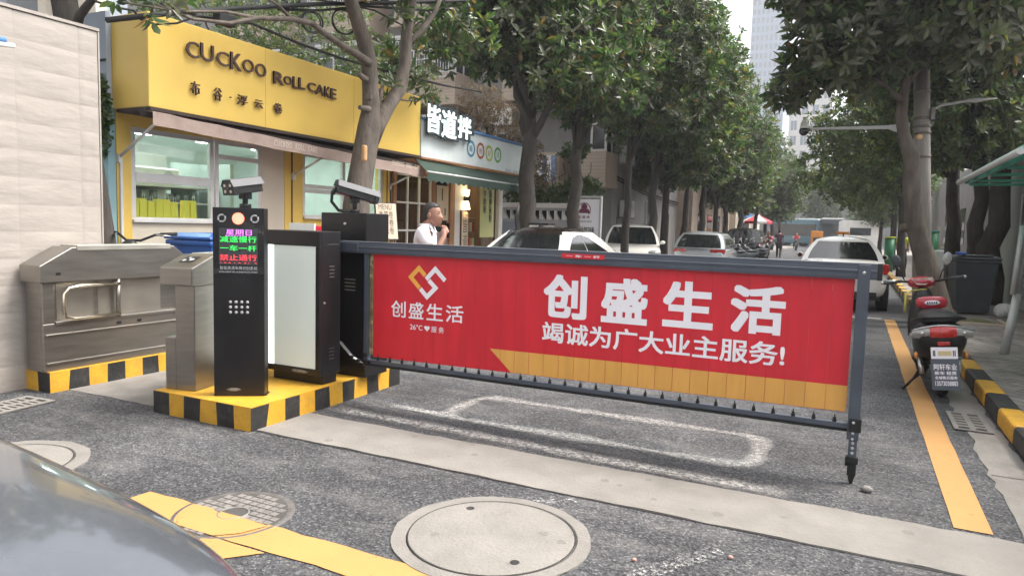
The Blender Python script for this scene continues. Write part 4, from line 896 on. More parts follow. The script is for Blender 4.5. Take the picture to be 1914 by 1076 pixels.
# ------------------------------------------------------------------ noodle shop with the pale sign
ns = thing('noodle_shop', 'small noodle shop of warm wood under a pale blue-white sign and dark green awning', 'shop', (-7.6, 10.6, 0.15))
b = MB(); b.bb(-11.5, -11.4, 10.6, 15.2, 0.15, 2.9); b.bb(-11.4, -7.75, 15.1, 15.2, 0.15, 2.9); b.bb(-11.4, -7.7, 10.6, 15.1, 2.70, 2.76); b.bb(-11.4, -7.7, 10.6, 15.1, 0.15, 0.3); b.build('interior_shell', M['wood'], ns, True)
b = MB(); b.bb(-11.6, -7.3, 10.6, 15.2, 2.9, 3.0); b.build('roof', M['roof_grey'], ns, True)
b = MB(); b.bb(-7.62, -7.0, 10.585, 14.9, 2.655, 3.30); sg = b.build('sign_box', M['sign_white'], ns, True, bevel=0.006)
b = MB(); b.bb(-7.62, -6.985, 10.585, 14.91, 2.625, 2.653); b.build('timber_edge', M['wood'], sg, True)
b = MB(); b.bb(-7.64, -6.96, 10.57, 14.93, 3.302, 3.345); b.build('blue_coping', M['blue_trim'], sg, True)
b = MB()
CR = [(799, 193, 823, 252), (826, 203, 852, 262), (856, 215, 880, 263)]
def raised(mb, key, u0, v0, u1, v1, x, dep, grow=0.0):
    p, q = at(u0, v0, x=x), at(u1, v1, x=x); h = p.z - q.z; wd = q.y - p.y
    mb.text(key, (x, p.y - grow * wd, q.z - grow * h), (0, 1, 0), (0, 0, 1), wd * (1 + 2 * grow), h * (1 + 2 * grow), dep)
for i, r_ in enumerate(CR): raised(b, 'YB%d' % i, *r_, -6.93, 0.05, 0.09)
lt = b.build('lettering_backing', mat('dark_slate', (0.035, 0.05, 0.06), 0.5), sg, True)
b = MB()
for i, r_ in enumerate(CR): raised(b, 'Y%d' % i, *r_, -6.872, 0.012)
b.build('lit_lettering', M['lit_letter'], lt, True)
ring = {'面': (0.06, 0.22, 0.32), '粉': (0.36, 0.10, 0.04), '饭': (0.40, 0.42, 0.08), '汤': (0.10, 0.30, 0.07)}
for (ch, c), (u, v) in zip(ring.items(), ((880, 278), (898, 282), (914, 287), (930, 290))):
    p = at(u, v, x=-7.0); m_ = mat('sign_ring', c, 0.5)
    b = MB(); b.disc((-6.994, p.y, p.z), 0.165, (1, 0, 0), 30, 0, 0.115); b.text('C' + ch, (-6.994, p.y - 0.06, p.z - 0.06), (0, 1, 0), (0, 0, 1), 0.12, 0.12); b.build('round_emblem', m_, sg, True)
p = at(944, 318, x=-7); b = MB(); b.text('sub', (-6.994, p.y, p.z - 0.05), (0, 1, 0), (0, 0, 1), 0.8, 0.085); b.build('small_lettering', mat('slate_print', (0.25, 0.3, 0.34), 0.5), sg, True)
b = MB()
for y in (12.97, 13.9):
    pass
for y0, y1, z0, z1 in ((10.62, 10.72, 0.15, 2.62), (11.95, 12.05, 0.15, 2.62), (12.62, 12.8, 0.15, 2.62), (10.72, 12.62, 2.40, 2.62)): b.bb(-7.72, XW, y0, y1, z0, z1)
b.build('timber_front', M['wood'], ns, True, bevel=0.006)
b = MB(); b.bb(-7.72, XW, 12.8, 13.05, 0.15, 2.62); b.bb(-7.72, XW, 13.05, 13.32, 0.15, 2.62); b.build('white_pier', M['apt_white'], ns, True)
# gridded side light and door
def grid_window(y0, y1, z0, z1, ny, nz, fm, glass, name='window', x=-7.66, wd=0.035):
    b = MB()
    for k in range(ny + 1): y = y0 + (y1 - y0) * k / ny; b.bb(x - 0.02, x + 0.02, y - wd / 2, y + wd / 2, z0, z1)
    for k in range(nz + 1): z = z0 + (z1 - z0) * k / nz; b.bb(x - 0.018, x + 0.024, y0, y1, z - wd / 2, z + wd / 2)
    o = b.build(name, M[fm], ns, True)
    b = MB(); b.bb(x - 0.004, x, y0, y1, z0, z1); b.build('pane', M[glass], o, True); return o
grid_window(10.74, 11.93, 0.3, 2.38, 3, 4, 'apt_white', 'glass')
dr = grid_window(12.07, 12.60, 0.17, 2.38, 1, 2, 'wood', 'dark_glass', 'door', wd=0.09)
b = MB(); b.bb(-7.632, -7.62, 12.12, 12.55, 0.3, 1.32); b.build('lower_panel', mat('mauve_panel', (0.30, 0.22, 0.21), 0.6), dr, True)
b = MB(); b.bb(-7.632, -7.618, 12.12, 12.56, 1.55, 2.25); nb = b.build('notice_board', M['paper'], dr, True)
b = MB(); b.bb(-7.617, -7.614, 12.2, 12.26, 1.62, 1.72); b.bb(-7.617, -7.614, 12.42, 12.46, 1.65, 1.8); b.bb(-7.617, -7.614, 12.3, 12.34, 1.95, 2.2); b.build('notice_print', M['dark_wood'], nb, True)
b = MB(); b.bb(-7.63, -7.57, 12.52, 12.55, 1.2, 1.5); b.build('handle', M['black_metal'], dr, True)
o = grid_window(13.34, 14.72, 0.3, 2.40, 1, 1, 'dark_wood', 'glass', wd=0.06)
b = MB(); b.text('win1', (-7.632, 14.40, 1.55), (0, 1, 0), (0, 0, 1), 0.13, 0.72); b.text('win2', (-7.632, 14.12, 1.75), (0, 1, 0), (0, 0, 1), 0.13, 0.52); b.build('window_lettering', mat('dark_green_film', (0.02, 0.045, 0.03), 0.5), o, True)
b = MB(); b.bb(-7.652, -7.645, 14.0, 14.66, 1.2, 2.36); b.build('yellow_film', mat('pale_yellow_film', (0.55, 0.56, 0.26), 0.5), o, True)  # plain pale yellow sheet over part of the pane
b = MB(); b.bb(-7.75, -7.55, 14.74, 14.92, 0.15, 2.62); b.build('corner_pier', M['apt_white'], ns, True)
b = MB()
for y in (11.2, 13.0): b.disc((-7.3, y, 2.622), 0.11, (0, 0, -1), 16)
b.build('downlight', M['cove'], ns, True)
b = MB()
for y in (11.2, 12.3, 13.9, 14.5): b.disc((-8.6, y, 2.695), 0.13, (0, 0, -1), 16)
b.build('ceiling_lamp', M['cove'], ns, True)
# scalloped green awning
b = MB(); n = 44; vs = []; y0, y1 = 9.78, 13.35
y0, y1 = 10.45, 14.75
for i in range(n + 1):
    y = y0 + (y1 - y0) * i / n; vs += [(-7.05, y, 2.60), (-6.72, y - 0.1, 2.37), (-6.715, y - 0.1, 2.36), (-6.715, y - 0.1, 2.215 + 0.02 * math.cos(math.pi * i))]
b.add(vs, [(i * 4 + j, (i + 1) * 4 + j, (i + 1) * 4 + j + 1, i * 4 + j + 1) for i in range(n) for j in range(3)]); aw2 = b.build('awning', M['green_cloth'], ns, True)
sm = aw2.modifiers.new('solid', 'SOLIDIFY'); sm.thickness = 0.006
b = MB(); b.cyl((-6.72, y0 - 0.1, 2.37), (-6.72, y1 - 0.1, 2.37), 0.02, n=8); b.build('awning_bar', M['lamp_grey'], aw2, True)
# wall lamp, menu strip, goods in the window
lp = MB(); lp.bb(-7.59, -7.48, 13.14, 13.24, 1.98, 2.08); wl = thing('wall_lamp', 'black up-and-down wall lamp glowing warm on the white pier of the noodle shop', 'wall lamp', (-7.6, 13.19, 2.0)); lp.build('lamp_body', M['black_metal'], wl, True)
b = MB(); b.lathe([(0.035, 0.0), (0.06, 0.13)], (-7.535, 13.19, 2.085), 12); b.lathe([(0.035, 0.0), (0.075, -0.17)], (-7.535, 13.19, 1.975), 12); b.build('glow_cone', M['lamp_warm'], wl, True)
t = thing('menu_strip', 'tall narrow framed signboard with brush lettering under the wall lamp', 'signboard', (-7.58, 13.2, 0.6)); b = MB(); b.bb(-7.597, -7.57, 13.02, 13.34, 0.5, 1.78); b.build('frame', M['dark_wood'], t, True)
b = MB(); b.bb(-7.569, -7.566, 13.05, 13.31, 0.53, 1.75); b.build('board', M['paper'], t, True); b = MB(); b.text('vert', (-7.563, 13.08, 0.65), (0, 1, 0), (0, 0, 1), 0.2, 0.95); b.build('lettering', M['brown_letter'], t, True)
t = thing('display_rack', 'stacked food packets on shelves inside the noodle shop window', 'display rack', (-7.9, 13.7, 0.3)); b = MB()
for z in (0.6, 0.95, 1.3, 1.62): b.bb(-8.2, -7.72, 13.4, 13.98, z, z + 0.02)
b.build('shelf', M['wood'], t, True); b = MB()
for z in (0.62, 0.97, 1.32):
    for k in range(5): b.box((-7.8, 13.46 + k * 0.11, z + 0.11), (0.08, 0.09, 0.2), RNG.uniform(-.2, .2), mi=(k + int(z * 10)) % 3)
b.build('packet', [M['orange'], M['paper'], M['red_panel']], t, True)

# ------------------------------------------------------------------ easel, red stand, blue-lidded bin, e-bike
t = thing('easel_sign', 'cream handwritten menu board leaning on a black easel outside the yellow shop', 'menu board', at(735, 455, x=-6.6).xy.to_3d() + Vector((0, 0, 0.15)), rad(72))
e0 = 1.06
b = MB(); b.M = Matrix.Rotation(rad(-8), 4, 'X'); b.bb(-0.21, 0.21, -0.012, 0.012, e0, 1.66); bd = b.build('frame', M['black_metal'], t)
b = MB(); b.M = Matrix.Rotation(rad(-8), 4, 'X'); b.bb(-0.195, 0.195, -0.0155, -0.0125, e0 + 0.015, 1.645); b.build('board', M['paper'], bd)
b = MB(); b.M = Matrix.Rotation(rad(-8), 4, 'X'); b.text('menu', (-0.15, -0.018, e0 + 0.09), (1, 0, 0), (0, 0, 1), 0.28, 0.48); b.build('lettering', M['brown_letter'], bd)
for x, y0, y1 in ((-0.17, 0.10, 0.24), (0.17, 0.10, 0.24), (0.0, 0.55, 0.26)):
    b = MB(); b.tube([(x, y0 - 0.12 if y0 < 0.2 else y0, 0.0), (x * 0.7, y1, 1.6)], 0.014, 8); b.build('leg', M['black_metal'], t)
t = thing('info_stand', 'red counter stand with a white edge behind the light cabinet', 'stand', (-6.35, 6.6, 0.15)); p = at(588, 422, x=-6.35); q = at(632, 428, x=-6.35)
b = MB(); b.bb(-6.75, -6.35, p.y, p.y + 0.75, 0.15, p.z); b.build('body', M['scooter_red'], t, True, bevel=0.01)
b = MB(); b.bb(-6.77, -6.335, p.y - 0.02, p.y, 0.15, p.z + 0.03); b.build('edge', M['white_paint'], t, True); b = MB(); b.text('cs', (-6.346, p.y + 0.38, p.z - 0.16), (0, 1, 0), (0, 0, 1), 0.18, 0.13); b.build('emblem', M['white_letter'], t, True)
# wheeled bin
def wheelie_bin(name, label, cat, loc, rz, m, lidm, sc=(1, 1, 1)):
    t = thing(name, label, cat, loc, rz); sx, sy, sz = sc
    def rg(z, w_, d_, y=0): return [(-w_ / 2 * sx, (-d_ / 2 + y) * sy, z * sz), (w_ / 2 * sx, (-d_ / 2 + y) * sy, z * sz), (w_ / 2 * sx, (d_ / 2 + y) * sy, z * sz), (-w_ / 2 * sx, (d_ / 2 + y) * sy, z * sz)]
    b = MB(); b.loft([rg(0.05, 0.44, 0.48), rg(0.95, 0.56, 0.68)], smooth=False); b.loft([rg(0.93, 0.60, 0.72), rg(0.985, 0.60, 0.72)], smooth=False); b.build('body', m, t, bevel=0.02)
    b = MB(); b.loft([rg(0.99, 0.61, 0.74), rg(1.02, 0.61, 0.74), rg(1.055, 0.50, 0.62)], smooth=False); b.loft([rg(1.05, 0.40, 0.16, -0.28), rg(1.075, 0.38, 0.14, -0.28)], smooth=False); b.build('lid', lidm, t, bevel=0.012)
    b = MB(); b.cyl((-0.24 * sx, 0.40 * sy, 0.95 * sz), (0.24 * sx, 0.40 * sy, 0.95 * sz), 0.018, n=8); b.box((-0.25 * sx, 0.37 * sy, 0.95 * sz), (0.03, 0.08, 0.05)); b.box((0.25 * sx, 0.37 * sy, 0.95 * sz), (0.03, 0.08, 0.05)); b.build('grip', m, t)
    for s in (-1, 1):
        b = MB(); b.lathe([(0.03, -0.025), (0.1, -0.025), (0.1, 0.025), (0.03, 0.025)], (s * 0.25 * sx, 0.27 * sy, 0.1), 16, axis=(1, 0, 0)); b.build('wheel', M['rubber'], t)
    return t
wheelie_bin('wheeled_bin', 'blue wheeled bin with a stepped lid standing behind the stainless turnstile', 'bin', (-6.62, 5.85, 0.15), rad(90), M['blue_plastic'], M['blue_plastic'], (1.5, 1.0, 1.09))
t = thing('electric_bike', 'dark electric bike with only its handlebar showing beside the blue bin', 'electric bike', (-6.86, 5.17, 0.15), rad(200))
b = MB(); b.tube([(0, 0.35, 0.35), (0, 0.42, 0.75), (0, 0.36, 1.06)], 0.03, 8); b.tube([(0, 0.36, 0.6), (0, 0.1, 0.3), (0, -0.35, 0.32), (0, -0.45, 0.7)], 0.04, 8); b.build('frame', M['black_metal'], t)
b = MB(); b.tube([(-0.30, 0.20, 1.14), (-0.2, 0.28, 1.13), (-0.08, 0.34, 1.07), (0.08, 0.34, 1.07), (0.2, 0.28, 1.13), (0.30, 0.20, 1.14)], 0.013, 8); hb = b.build('handlebar', M['black_metal'], t)
for s in (-1, 1):
    b = MB(); b.tube([(s * 0.24, 0.25, 1.135), (s * 0.36, 0.14, 1.145)], 0.019, 8); b.build('grip', M['rubber'], hb)
    b = MB(); b.tube([(s * 0.22, 0.29, 1.135), (s * 0.34, 0.22, 1.12)], 0.006, 6); b.build('brake_lever', M['silver'], hb)
b = MB(); b.sph((0, 0.40, 0.98), (0.10, 0.08, 0.10), 12, 8); b.build('headlight', M['black_plastic'], t)
for y in (0.55, -0.6):
    b = MB(); b.torus((0, y, 0.24), 0.19, 0.05, (1, 0, 0), 24, 8); wh = b.build('wheel', M['rubber'], t); b = MB(); b.lathe([(0.01, -0.02), (0.15, -0.02), (0.15, 0.02), (0.01, 0.02)], (0, y, 0.24), 16, axis=(1, 0, 0)); b.build('rim', M['silver'], wh)
b = MB(); b.sph((0, -0.45, 0.76), (0.13, 0.3, 0.06), 12, 8); b.build('saddle', M['black_plastic'], t)

# ------------------------------------------------------------------ walls beyond
b = MB(); b.bb(-12, -7.605, 5.18, 5.27, 0, 2.75); t = thing('side_wall', 'pale teal side wall between the cream wall and the yellow shop', 'wall', (-9, 5.1, 0)); b.build('lower_wall', M['teal'], t, True); WALL = t
b = MB(); b.bb(-12, -7.605, 5.185, 5.245, 2.752, 3.72); b.build('upper_wall', M['blue_grey'], t, True); b = MB(); b.bb(-12, -7.61, 5.165, 5.184, 3.18, 3.2); b.build('wire_line', M['wire'], t, True)
# ------------------------------------------------------------------ cars
def smooth_rings(st, lo=5):
    return st
def car(name, label, cat, loc, rz, L_=4.5, W_=1.78, H_=1.46, kind='sedan', paint='car_white', roof=None, trunk=0.98, hood=0.93, rear=None, group=None, detail=True, side_poly=None, tail='wide', emblem=False):
    """local: forward is +y, origin on the ground under the centre"""
    t = thing(name, label, cat, loc, rz, group); P = M[paint]; h = L_ / 2; w2 = W_ / 2
    if kind == 'sedan':
        st = [(-h, .70, .36, .62, .72), (-h + .03, .84, .30, .74, .90), (-h + .12, .91, .26, .86, trunk - .02), (-h + .45, .97, .24, .93, trunk), (-h + 1.0, 1.0, .22, .93, trunk - .02), (0.2, 1.0, .21, .90, .93), (h - 1.35, .99, .21, .88, hood), (h - .7, .95, .22, .80, hood - .08), (h - .25, .88, .24, .68, .74), (h - .05, .78, .28, .56, .62), (h, .66, .34, .48, .52)]
        yb0, yb1, yr0, yr1 = -h + .62, h - 1.15, -h + 1.30, h - 2.0
    elif kind == 'hatch':
        st = [(-h, .72, .36, .66, .78), (-h + .03, .86, .30, .82, .93), (-h + .12, .93, .26, .90, trunk), (-h + .5, .98, .24, .94, trunk), (0.2, 1.0, .21, .92, .95), (h - 1.25, .99, .21, .88, hood), (h - .6, .95, .22, .78, hood - .09), (h - .2, .86, .24, .66, .72), (h, .68, .34, .48, .52)]
        yb0, yb1, yr0, yr1 = -h + .10, h - 1.05, -h + .55, h - 1.9
    else:
        st = [(-h, .74, .44, .78, .9), (-h + .03, .88, .36, .92, 1.02), (-h + .12, .94, .32, .99, trunk + .08), (-h + .5, .98, .3, 1.02, trunk + .08), (0.2, 1.0, .28, 1.0, 1.04), (h - 1.2, .99, .28, .98, hood + .12), (h - .5, .96, .28, .93, hood + .06), (h - .12, .88, .32, .80, .88), (h, .72, .42, .56, .62)]
        yb0, yb1, yr0, yr1 = -h + .10, h - 1.0, -h + .45, h - 1.75
    rings = []
    for y, wf, zb, ze, zt in st:
        ww = w2 * wf; half = [(ww * .80, zb), (ww * .96, zb + .07), (ww * 1.0, (zb + ze) * .5), (ww * .985, ze - .06), (ww * .93, ze), (ww * .80, zt - .012), (ww * .45, zt)]
        rings.append([Vector((x, y, z)) for x, z in half] + [Vector((-x, y, z)) for x, z in half[::-1]])
    b = MB(); b.loft(rings[::-1]); body = b.build('body', P, t, subsurf=2 if detail else 1)
    zbelt = {'sedan': .915, 'hatch': .93, 'suv': 1.0}[kind if kind in ('sedan', 'hatch') else 'suv']; zr = H_ - 0.075
    wb, wt = (w2 * .90, w2 * .60) if kind == 'sedan' else (w2 * .92, w2 * .68)
    def side(s, q, sg=1, off=0.0):
        y = (yb0 + (yb1 - yb0) * s) * (1 - q) + (yr0 + (yr1 - yr0) * s) * q
        x = wb + (wt - wb) * q + off; bul = 0.045 * math.sin(math.pi * min(1, max(0, q)))
        return Vector((sg * (x + bul), y, zbelt + (zr - zbelt) * q))
    b = MB(); nS, nQ = 10, 5
    for sg in (1, -1):
        g_ = [[side(i / nS, j / nQ, sg) for j in range(nQ + 1)] for i in range(nS + 1)]
        vs = [p for r_ in g_ for p in r_]; fs = [(i * (nQ + 1) + j, (i + 1) * (nQ + 1) + j, (i + 1) * (nQ + 1) + j + 1, i * (nQ + 1) + j + 1) for i in range(nS) for j in range(nQ)]
        b.add(vs, fs if sg > 0 else [f[::-1] for f in fs], 0, True)
    def end(s, x, q, off=0.0):
        p = side(s, q, 1); e = 1 if s > .5 else -1
        return Vector((p.x * x, p.y + e * (0.10 * (1 - x * x) + off), p.z + off * .3))
    nx = 8
    for s in (0.0, 1.0):
        vs = [end(s, -1 + 2 * i / nx, j / nQ) for i in range(nx + 1) for j in range(nQ + 1)]
        fs = [(i * (nQ + 1) + j, (i + 1) * (nQ + 1) + j, (i + 1) * (nQ + 1) + j + 1, i * (nQ + 1) + j + 1) for i in range(nx) for j in range(nQ)]
        b.add(vs, fs if s == 0 else [f[::-1] for f in fs], 0, True)
    b.build('pillars', P, t)
    b = MB(); ny = 10; vs = []
    for i in range(nx + 1):
        for j in range(ny + 1):
            x = -1 + 2 * i / nx; s = j / ny; p = side(s, 1.0, 1); yy = (end(0, x, 1).y) * (1 - s) + end(1, x, 1).y * s
            vs.append((p.x * x, yy, zr + 0.085 * (1 - x ** 2) ** .7 * max(0.0, 1 - (2 * s - 1) ** 4) ** .5))
    b.add(vs, [(i * (ny + 1) + j, (i + 1) * (ny + 1) + j, (i + 1) * (ny + 1) + j + 1, i * (ny + 1) + j + 1) for i in range(nx) for j in range(ny)], 0, True)
    b.build('roof', M[roof] if roof else P, t)
    if roof:
        b = MB(); b.add([end(0.0, -.93 + 1.86 * a / 10, .90 + .105 * c / 3, .010) for a in range(11) for c in range(4)], [(i * 4 + j, (i + 1) * 4 + j, (i + 1) * 4 + j + 1, i * 4 + j + 1) for i in range(10) for j in range(3)], 0, True); b.build('roof_edge', M[roof], t)
    def glass(name, fn, n=8, m_=5):
        b = MB(); b.add([fn(i / n, j / m_) for i in range(n + 1) for j in range(m_ + 1)], [(i * (m_ + 1) + j, (i + 1) * (m_ + 1) + j, (i + 1) * (m_ + 1) + j + 1, i * (m_ + 1) + j + 1) for i in range(n) for j in range(m_)], 0, True)
        return b.build(name, M['car_glass'], t)
    rw = glass('rear_window', lambda a, c: end(0.0, -.86 + 1.72 * a, .06 + .86 * c, .008), 10)
    glass('windscreen', lambda a, c: end(1.0, .90 - 1.8 * a, .05 + .88 * c, .008), 10)
    for sg in (1, -1):
        def pane(poly, sg):
            q0, q1 = min(p[1] for p in poly), max(p[1] for p in poly); rows = []
            for i in range(9):
                q = min(q1 - 1e-4, max(q0 + 1e-4, q0 + (q1 - q0) * i / 8)); X = []
                for a in range(len(poly)):
                    (s0, c0), (s1, c1) = poly[a], poly[(a + 1) % len(poly)]
                    if (c0 - q) * (c1 - q) < 0: X.append(s0 + (s1 - s0) * (q - c0) / (c1 - c0))
                rows.append((q, min(X), max(X)))
            b = MB(); vs = [side(s, q, sg, .007) for q, a, c in rows for s in (a, (a + c) / 2, c)]
            b.add(vs, [(i * 3 + j, i * 3 + j + 1, i * 3 + j + 4, i * 3 + j + 3) for i in range(8) for j in range(2)], 0, True); b.build('side_window', M['car_glass'], t)
        if side_poly:
            for k, poly in enumerate(side_poly):
                pane(poly, sg)
        else:
            for s0, s1, c0, c1 in ((.10, .25, .30, .10), (.27, .53, 0, 0), (.56, .88, 0, 0)):
                pane([(s0, .08), (s1, .08), (s1 - (.02 if s1 > .8 else 0), .88), (s0 + c1, .88)], sg)
        p = side(.86, 0.05, sg); b = MB(); b.sph((p.x + sg * .12, p.y - .02, p.z + .06), (.085, .045, .058), 12, 8); b.tube([p, (p.x + sg * .08, p.y, p.z + .03)], .018, 6); mr = b.build('wing_mirror', P, t)
        b = MB(); b.disc((p.x + sg * .12, p.y - .072, p.z + .06), .046, (0, -1, 0), 16); b.build('mirror_glass', M['dark_glass'], mr)
        for y in (-h + .82, h - .88):
            b = MB(); r = .315 if kind != 'suv' else .35
            b.lathe([(r * .62, -.10), (r * .96, -.10), (r, -.07), (r, .07), (r * .96, .10), (r * .62, .10)], (sg * (w2 - .095), y, r), 28, axis=(1, 0, 0)); wh = b.build('wheel', M['rubber'], t)
            b = MB(); b.lathe([(.0001, .075), (r * .3, .08), (r * .62, .06), (r * .62, -.05)], (sg * (w2 - .08), y, r), 20, axis=(sg, 0, 0)); b.build('rim', M['silver'], wh)
            b = MB(); b.lathe([(r + .055, -.02), (r + .055, .012), (0.0001, .012)], (sg * (w2 - .012), y, r), 28, axis=(sg, 0, 0)); b.build('wheel_arch', M['rubber'], body)
        # rear lamp
        b = MB(); y0 = -h
        if tail == 'wide': pr = [(.66, .80), (.90, .74), (.95, .80), (.95, .93), (.86, .95), (.68, .91)]
        elif tail == 'slim': pr = [(.42, .83), (.90, .76), (.94, .90), (.80, .91), (.44, .91)]
        else: pr = [(.78, .70), (.95, .70), (.95, 1.0), (.80, 1.0)]
        fy = lambda x: y0 - .01 + .17 * max(0, (x - .55) / .4) ** 2
        vs = [(sg * x * w2, fy(x) - .035, z) for x, z in pr] + [(sg * x * w2 * 1.005, fy(x) + .14, z) for x, z in pr]; n = len(pr)
        fs = [tuple(range(n)), tuple(range(2 * n - 1, n - 1, -1))] + [(i, n + i, n + (i + 1) % n, (i + 1) % n) for i in range(n)]
        b.add(vs, fs if sg < 0 else [f[::-1] for f in fs]); tl = b.build('tail_light', M['tail_red'], t, bevel=.015)
        b = MB(); b.sph((sg * .80 * w2, -h + .075, .80), (.035, .03, .03), 8, 6); b.build('reversing_lamp', M['clear_lens'], tl)
        b = MB(); b.sph((sg * w2 * .70, h - .22, .66 if kind != 'suv' else .80), (.20, .16, .075), 12, 8, rot=(0, 0, -sg * .5)); b.build('headlight', M['clear_lens'], t)
        b = MB()
        for y in (-.35, .62): b.box((sg * (w2 * 1.0), y, .80), (.02, .17, .025))
        b.build('door_handle', P, t, bevel=.006)
    b = MB(); b.bb(-w2 * .72, w2 * .72, -h - .012, -h + .1, .30, .40); b.bb(-w2 * .8, w2 * .8, -h + .04, -h + .3, .24, .31); b.build('bumper_insert', M['black_plastic'], t, bevel=.01)
    b = MB(); b.bb(-.24, .24, -h - .02, -h - .008, .52, .65); b.build('number_plate', mat('blue_plate', (.03, .09, .32), .4) if 'blue_plate' not in bpy.data.materials else bpy.data.materials['blue_plate'], t)
    b = MB(); b.bb(-.35, .35, h - .05, h + .006, .36, .50); b.build('grille', M['black_plastic'], t)
    if emblem:
        b = MB(); b.prism([(-.026, -.03), (.026, -.03), (.026, .03), (-.026, .03)], -h + .022, -h + .04, 'y'); b.build('badge', M['silver'], t); bpy.data.objects[-1] if False else None
        b = MB(); b.text('tot', (-.52, -h + .05, trunk - .06), (1, 0, 0), (0, 0, 1), .16, .035); b.build('lettering', M['silver'], t)
    b = MB(); b.prism([(yr0 + .10, zr + .05), (yr0 + .28, zr + .07), (yr0 + .13, zr + .14)], -.012, .012, 'x'); b.build('aerial_fin', M['black_plastic'], t)
    return t
car('parked_car', 'cream-white sedan parked close to the right kerb, its rear above the barrier end', 'car', (-.26, 17.35, 0), rad(1.5), 4.55, 1.72, 1.455, 'sedan', trunk=1.02, emblem=True)
arc = [(.10, .06), (.085, .30), (.105, .55), (.16, .76), (.25, .88), (.42, .92), (.42, .06)]
car('parked_car', 'white car with a glossy black roof, nearest behind the barrier at left', 'car', (-4.95, 12.15, 0), rad(-3), 4.5, 1.80, 1.475, 'sedan', roof='car_black_roof', trunk=1.0, side_poly=[arc, [(.44, .06), (.44, .92), (.62, .90), (.92, .06)]])
car('parked_car', 'white off-roader facing the camera beside the grey end wall', 'car', (-6.55, 22.3, 0.0), rad(197), 4.5, 1.82, 1.66, 'suv')
car('parked_car', 'silver hatchback seen from behind with bright red lamps, in the left row of trees', 'car', (-4.55, 24.8, 0), rad(2), 4.3, 1.74, 1.48, 'hatch', paint='car_silver', tail='slim')
car('parked_car', 'black off-roader parked beyond the silver hatchback', 'car', (-4.85, 36.5, 0), rad(2), 4.6, 1.85, 1.68, 'suv', paint='car_dark', tail='tall', detail=False)
t = car('parked_car', 'white taxi with an orange roof lamp, just ahead of the cream-white sedan', 'car', (-.25, 32.0, 0), 0, 4.5, 1.75, 1.47, 'sedan', detail=False)
b = MB(); b.box((-.25, .1, 1.56), (.5, .16, .12)); b.build('roof_sign', M['orange'], t, bevel=.02)

# silver car whose bonnet fills the lower left corner (its nose points along +x, to the right)
t = thing('silver_car', 'silver-grey car whose dusty bonnet corner fills the lower left of the picture', 'car', (-3.235, 0.205, 0), rad(-90))
h, w2 = 2.3, 0.90
st = [(-h, .70, .36, .66, .75), (-h + .1, .90, .28, .86, .98), (-h + .5, .97, .24, .93, 1.0), (-1.0, 1.0, .22, .93, .98), (0.3, 1.0, .21, .92, .97), (h - 1.15, .995, .21, .895, .955), (h - .75, .985, .22, .855, .925), (h - .42, .975, .22, .82, .89), (h - .2, .955, .24, .78, .845), (h - .07, .92, .26, .72, .79), (h, .84, .34, .55, .61)]
rings = []
for y, wf, zb, ze, zt in st:
    ww = w2 * wf; half = [(ww * .84, zb), (ww * .97, zb + .07), (ww * 1.0, (zb + ze) * .5), (ww * .995, ze - .10), (ww * .96, ze), (ww * .85, zt - .012), (ww * .45, zt + .012)]
    rings.append([Vector((x, y, z)) for x, z in half] + [Vector((-x, y, z)) for x, z in half[::-1]])
b = MB(); b.loft(rings[::-1]); body = b.build('body', M['car_silver2'], t, subsurf=3)
b = MB(); b.loft([[Vector((x * k, y, z)) for x, y in ((-.62, 1.15 - .9 * q), (.62, 1.15 - .9 * q), (.62, -1.5 + .5 * q), (-.62, -1.5 + .5 * q))] for k, z, q in ((1.25, .93, 0), (1.0, 1.44, 1))], smooth=False); b.build('cabin_glass', M['car_glass'], t, bevel=.05)
b = MB(); b.loft([[Vector((x * k, y, z)) for x, y in ((-.62, .26), (.62, .26), (.62, -1.02), (-.62, -1.02))] for k, z in ((1.0, 1.445), (.85, 1.49))], smooth=False); b.build('roof', M['car_silver2'], t, bevel=.03)
for s in (-1, 1):
    b = MB(); b.sph((s * w2 * .74, h - .20, .655), (.20, .22, .085), 16, 10, rot=(0, 0, -s * .55)); hl = b.build('headlight', M['clear_lens'], t)
    for y in (-h + .85, h - .9):
        b = MB(); b.lathe([(.19, -.1), (.30, -.1), (.32, -.07), (.32, .07), (.30, .1), (.19, .1)], (s * .81, y, .32), 28, axis=(1, 0, 0)); wh = b.build('wheel', M['rubber'], t)
        b = MB(); b.lathe([(.0001, .075), (.19, .06), (.19, -.05)], (s * .83, y, .32), 20, axis=(s, 0, 0)); b.build('rim', M['silver'], wh)
b = MB(); b.bb(-.4, .4, h - .05, h + .01, .36, .5); b.build('grille', M['black_plastic'], t)

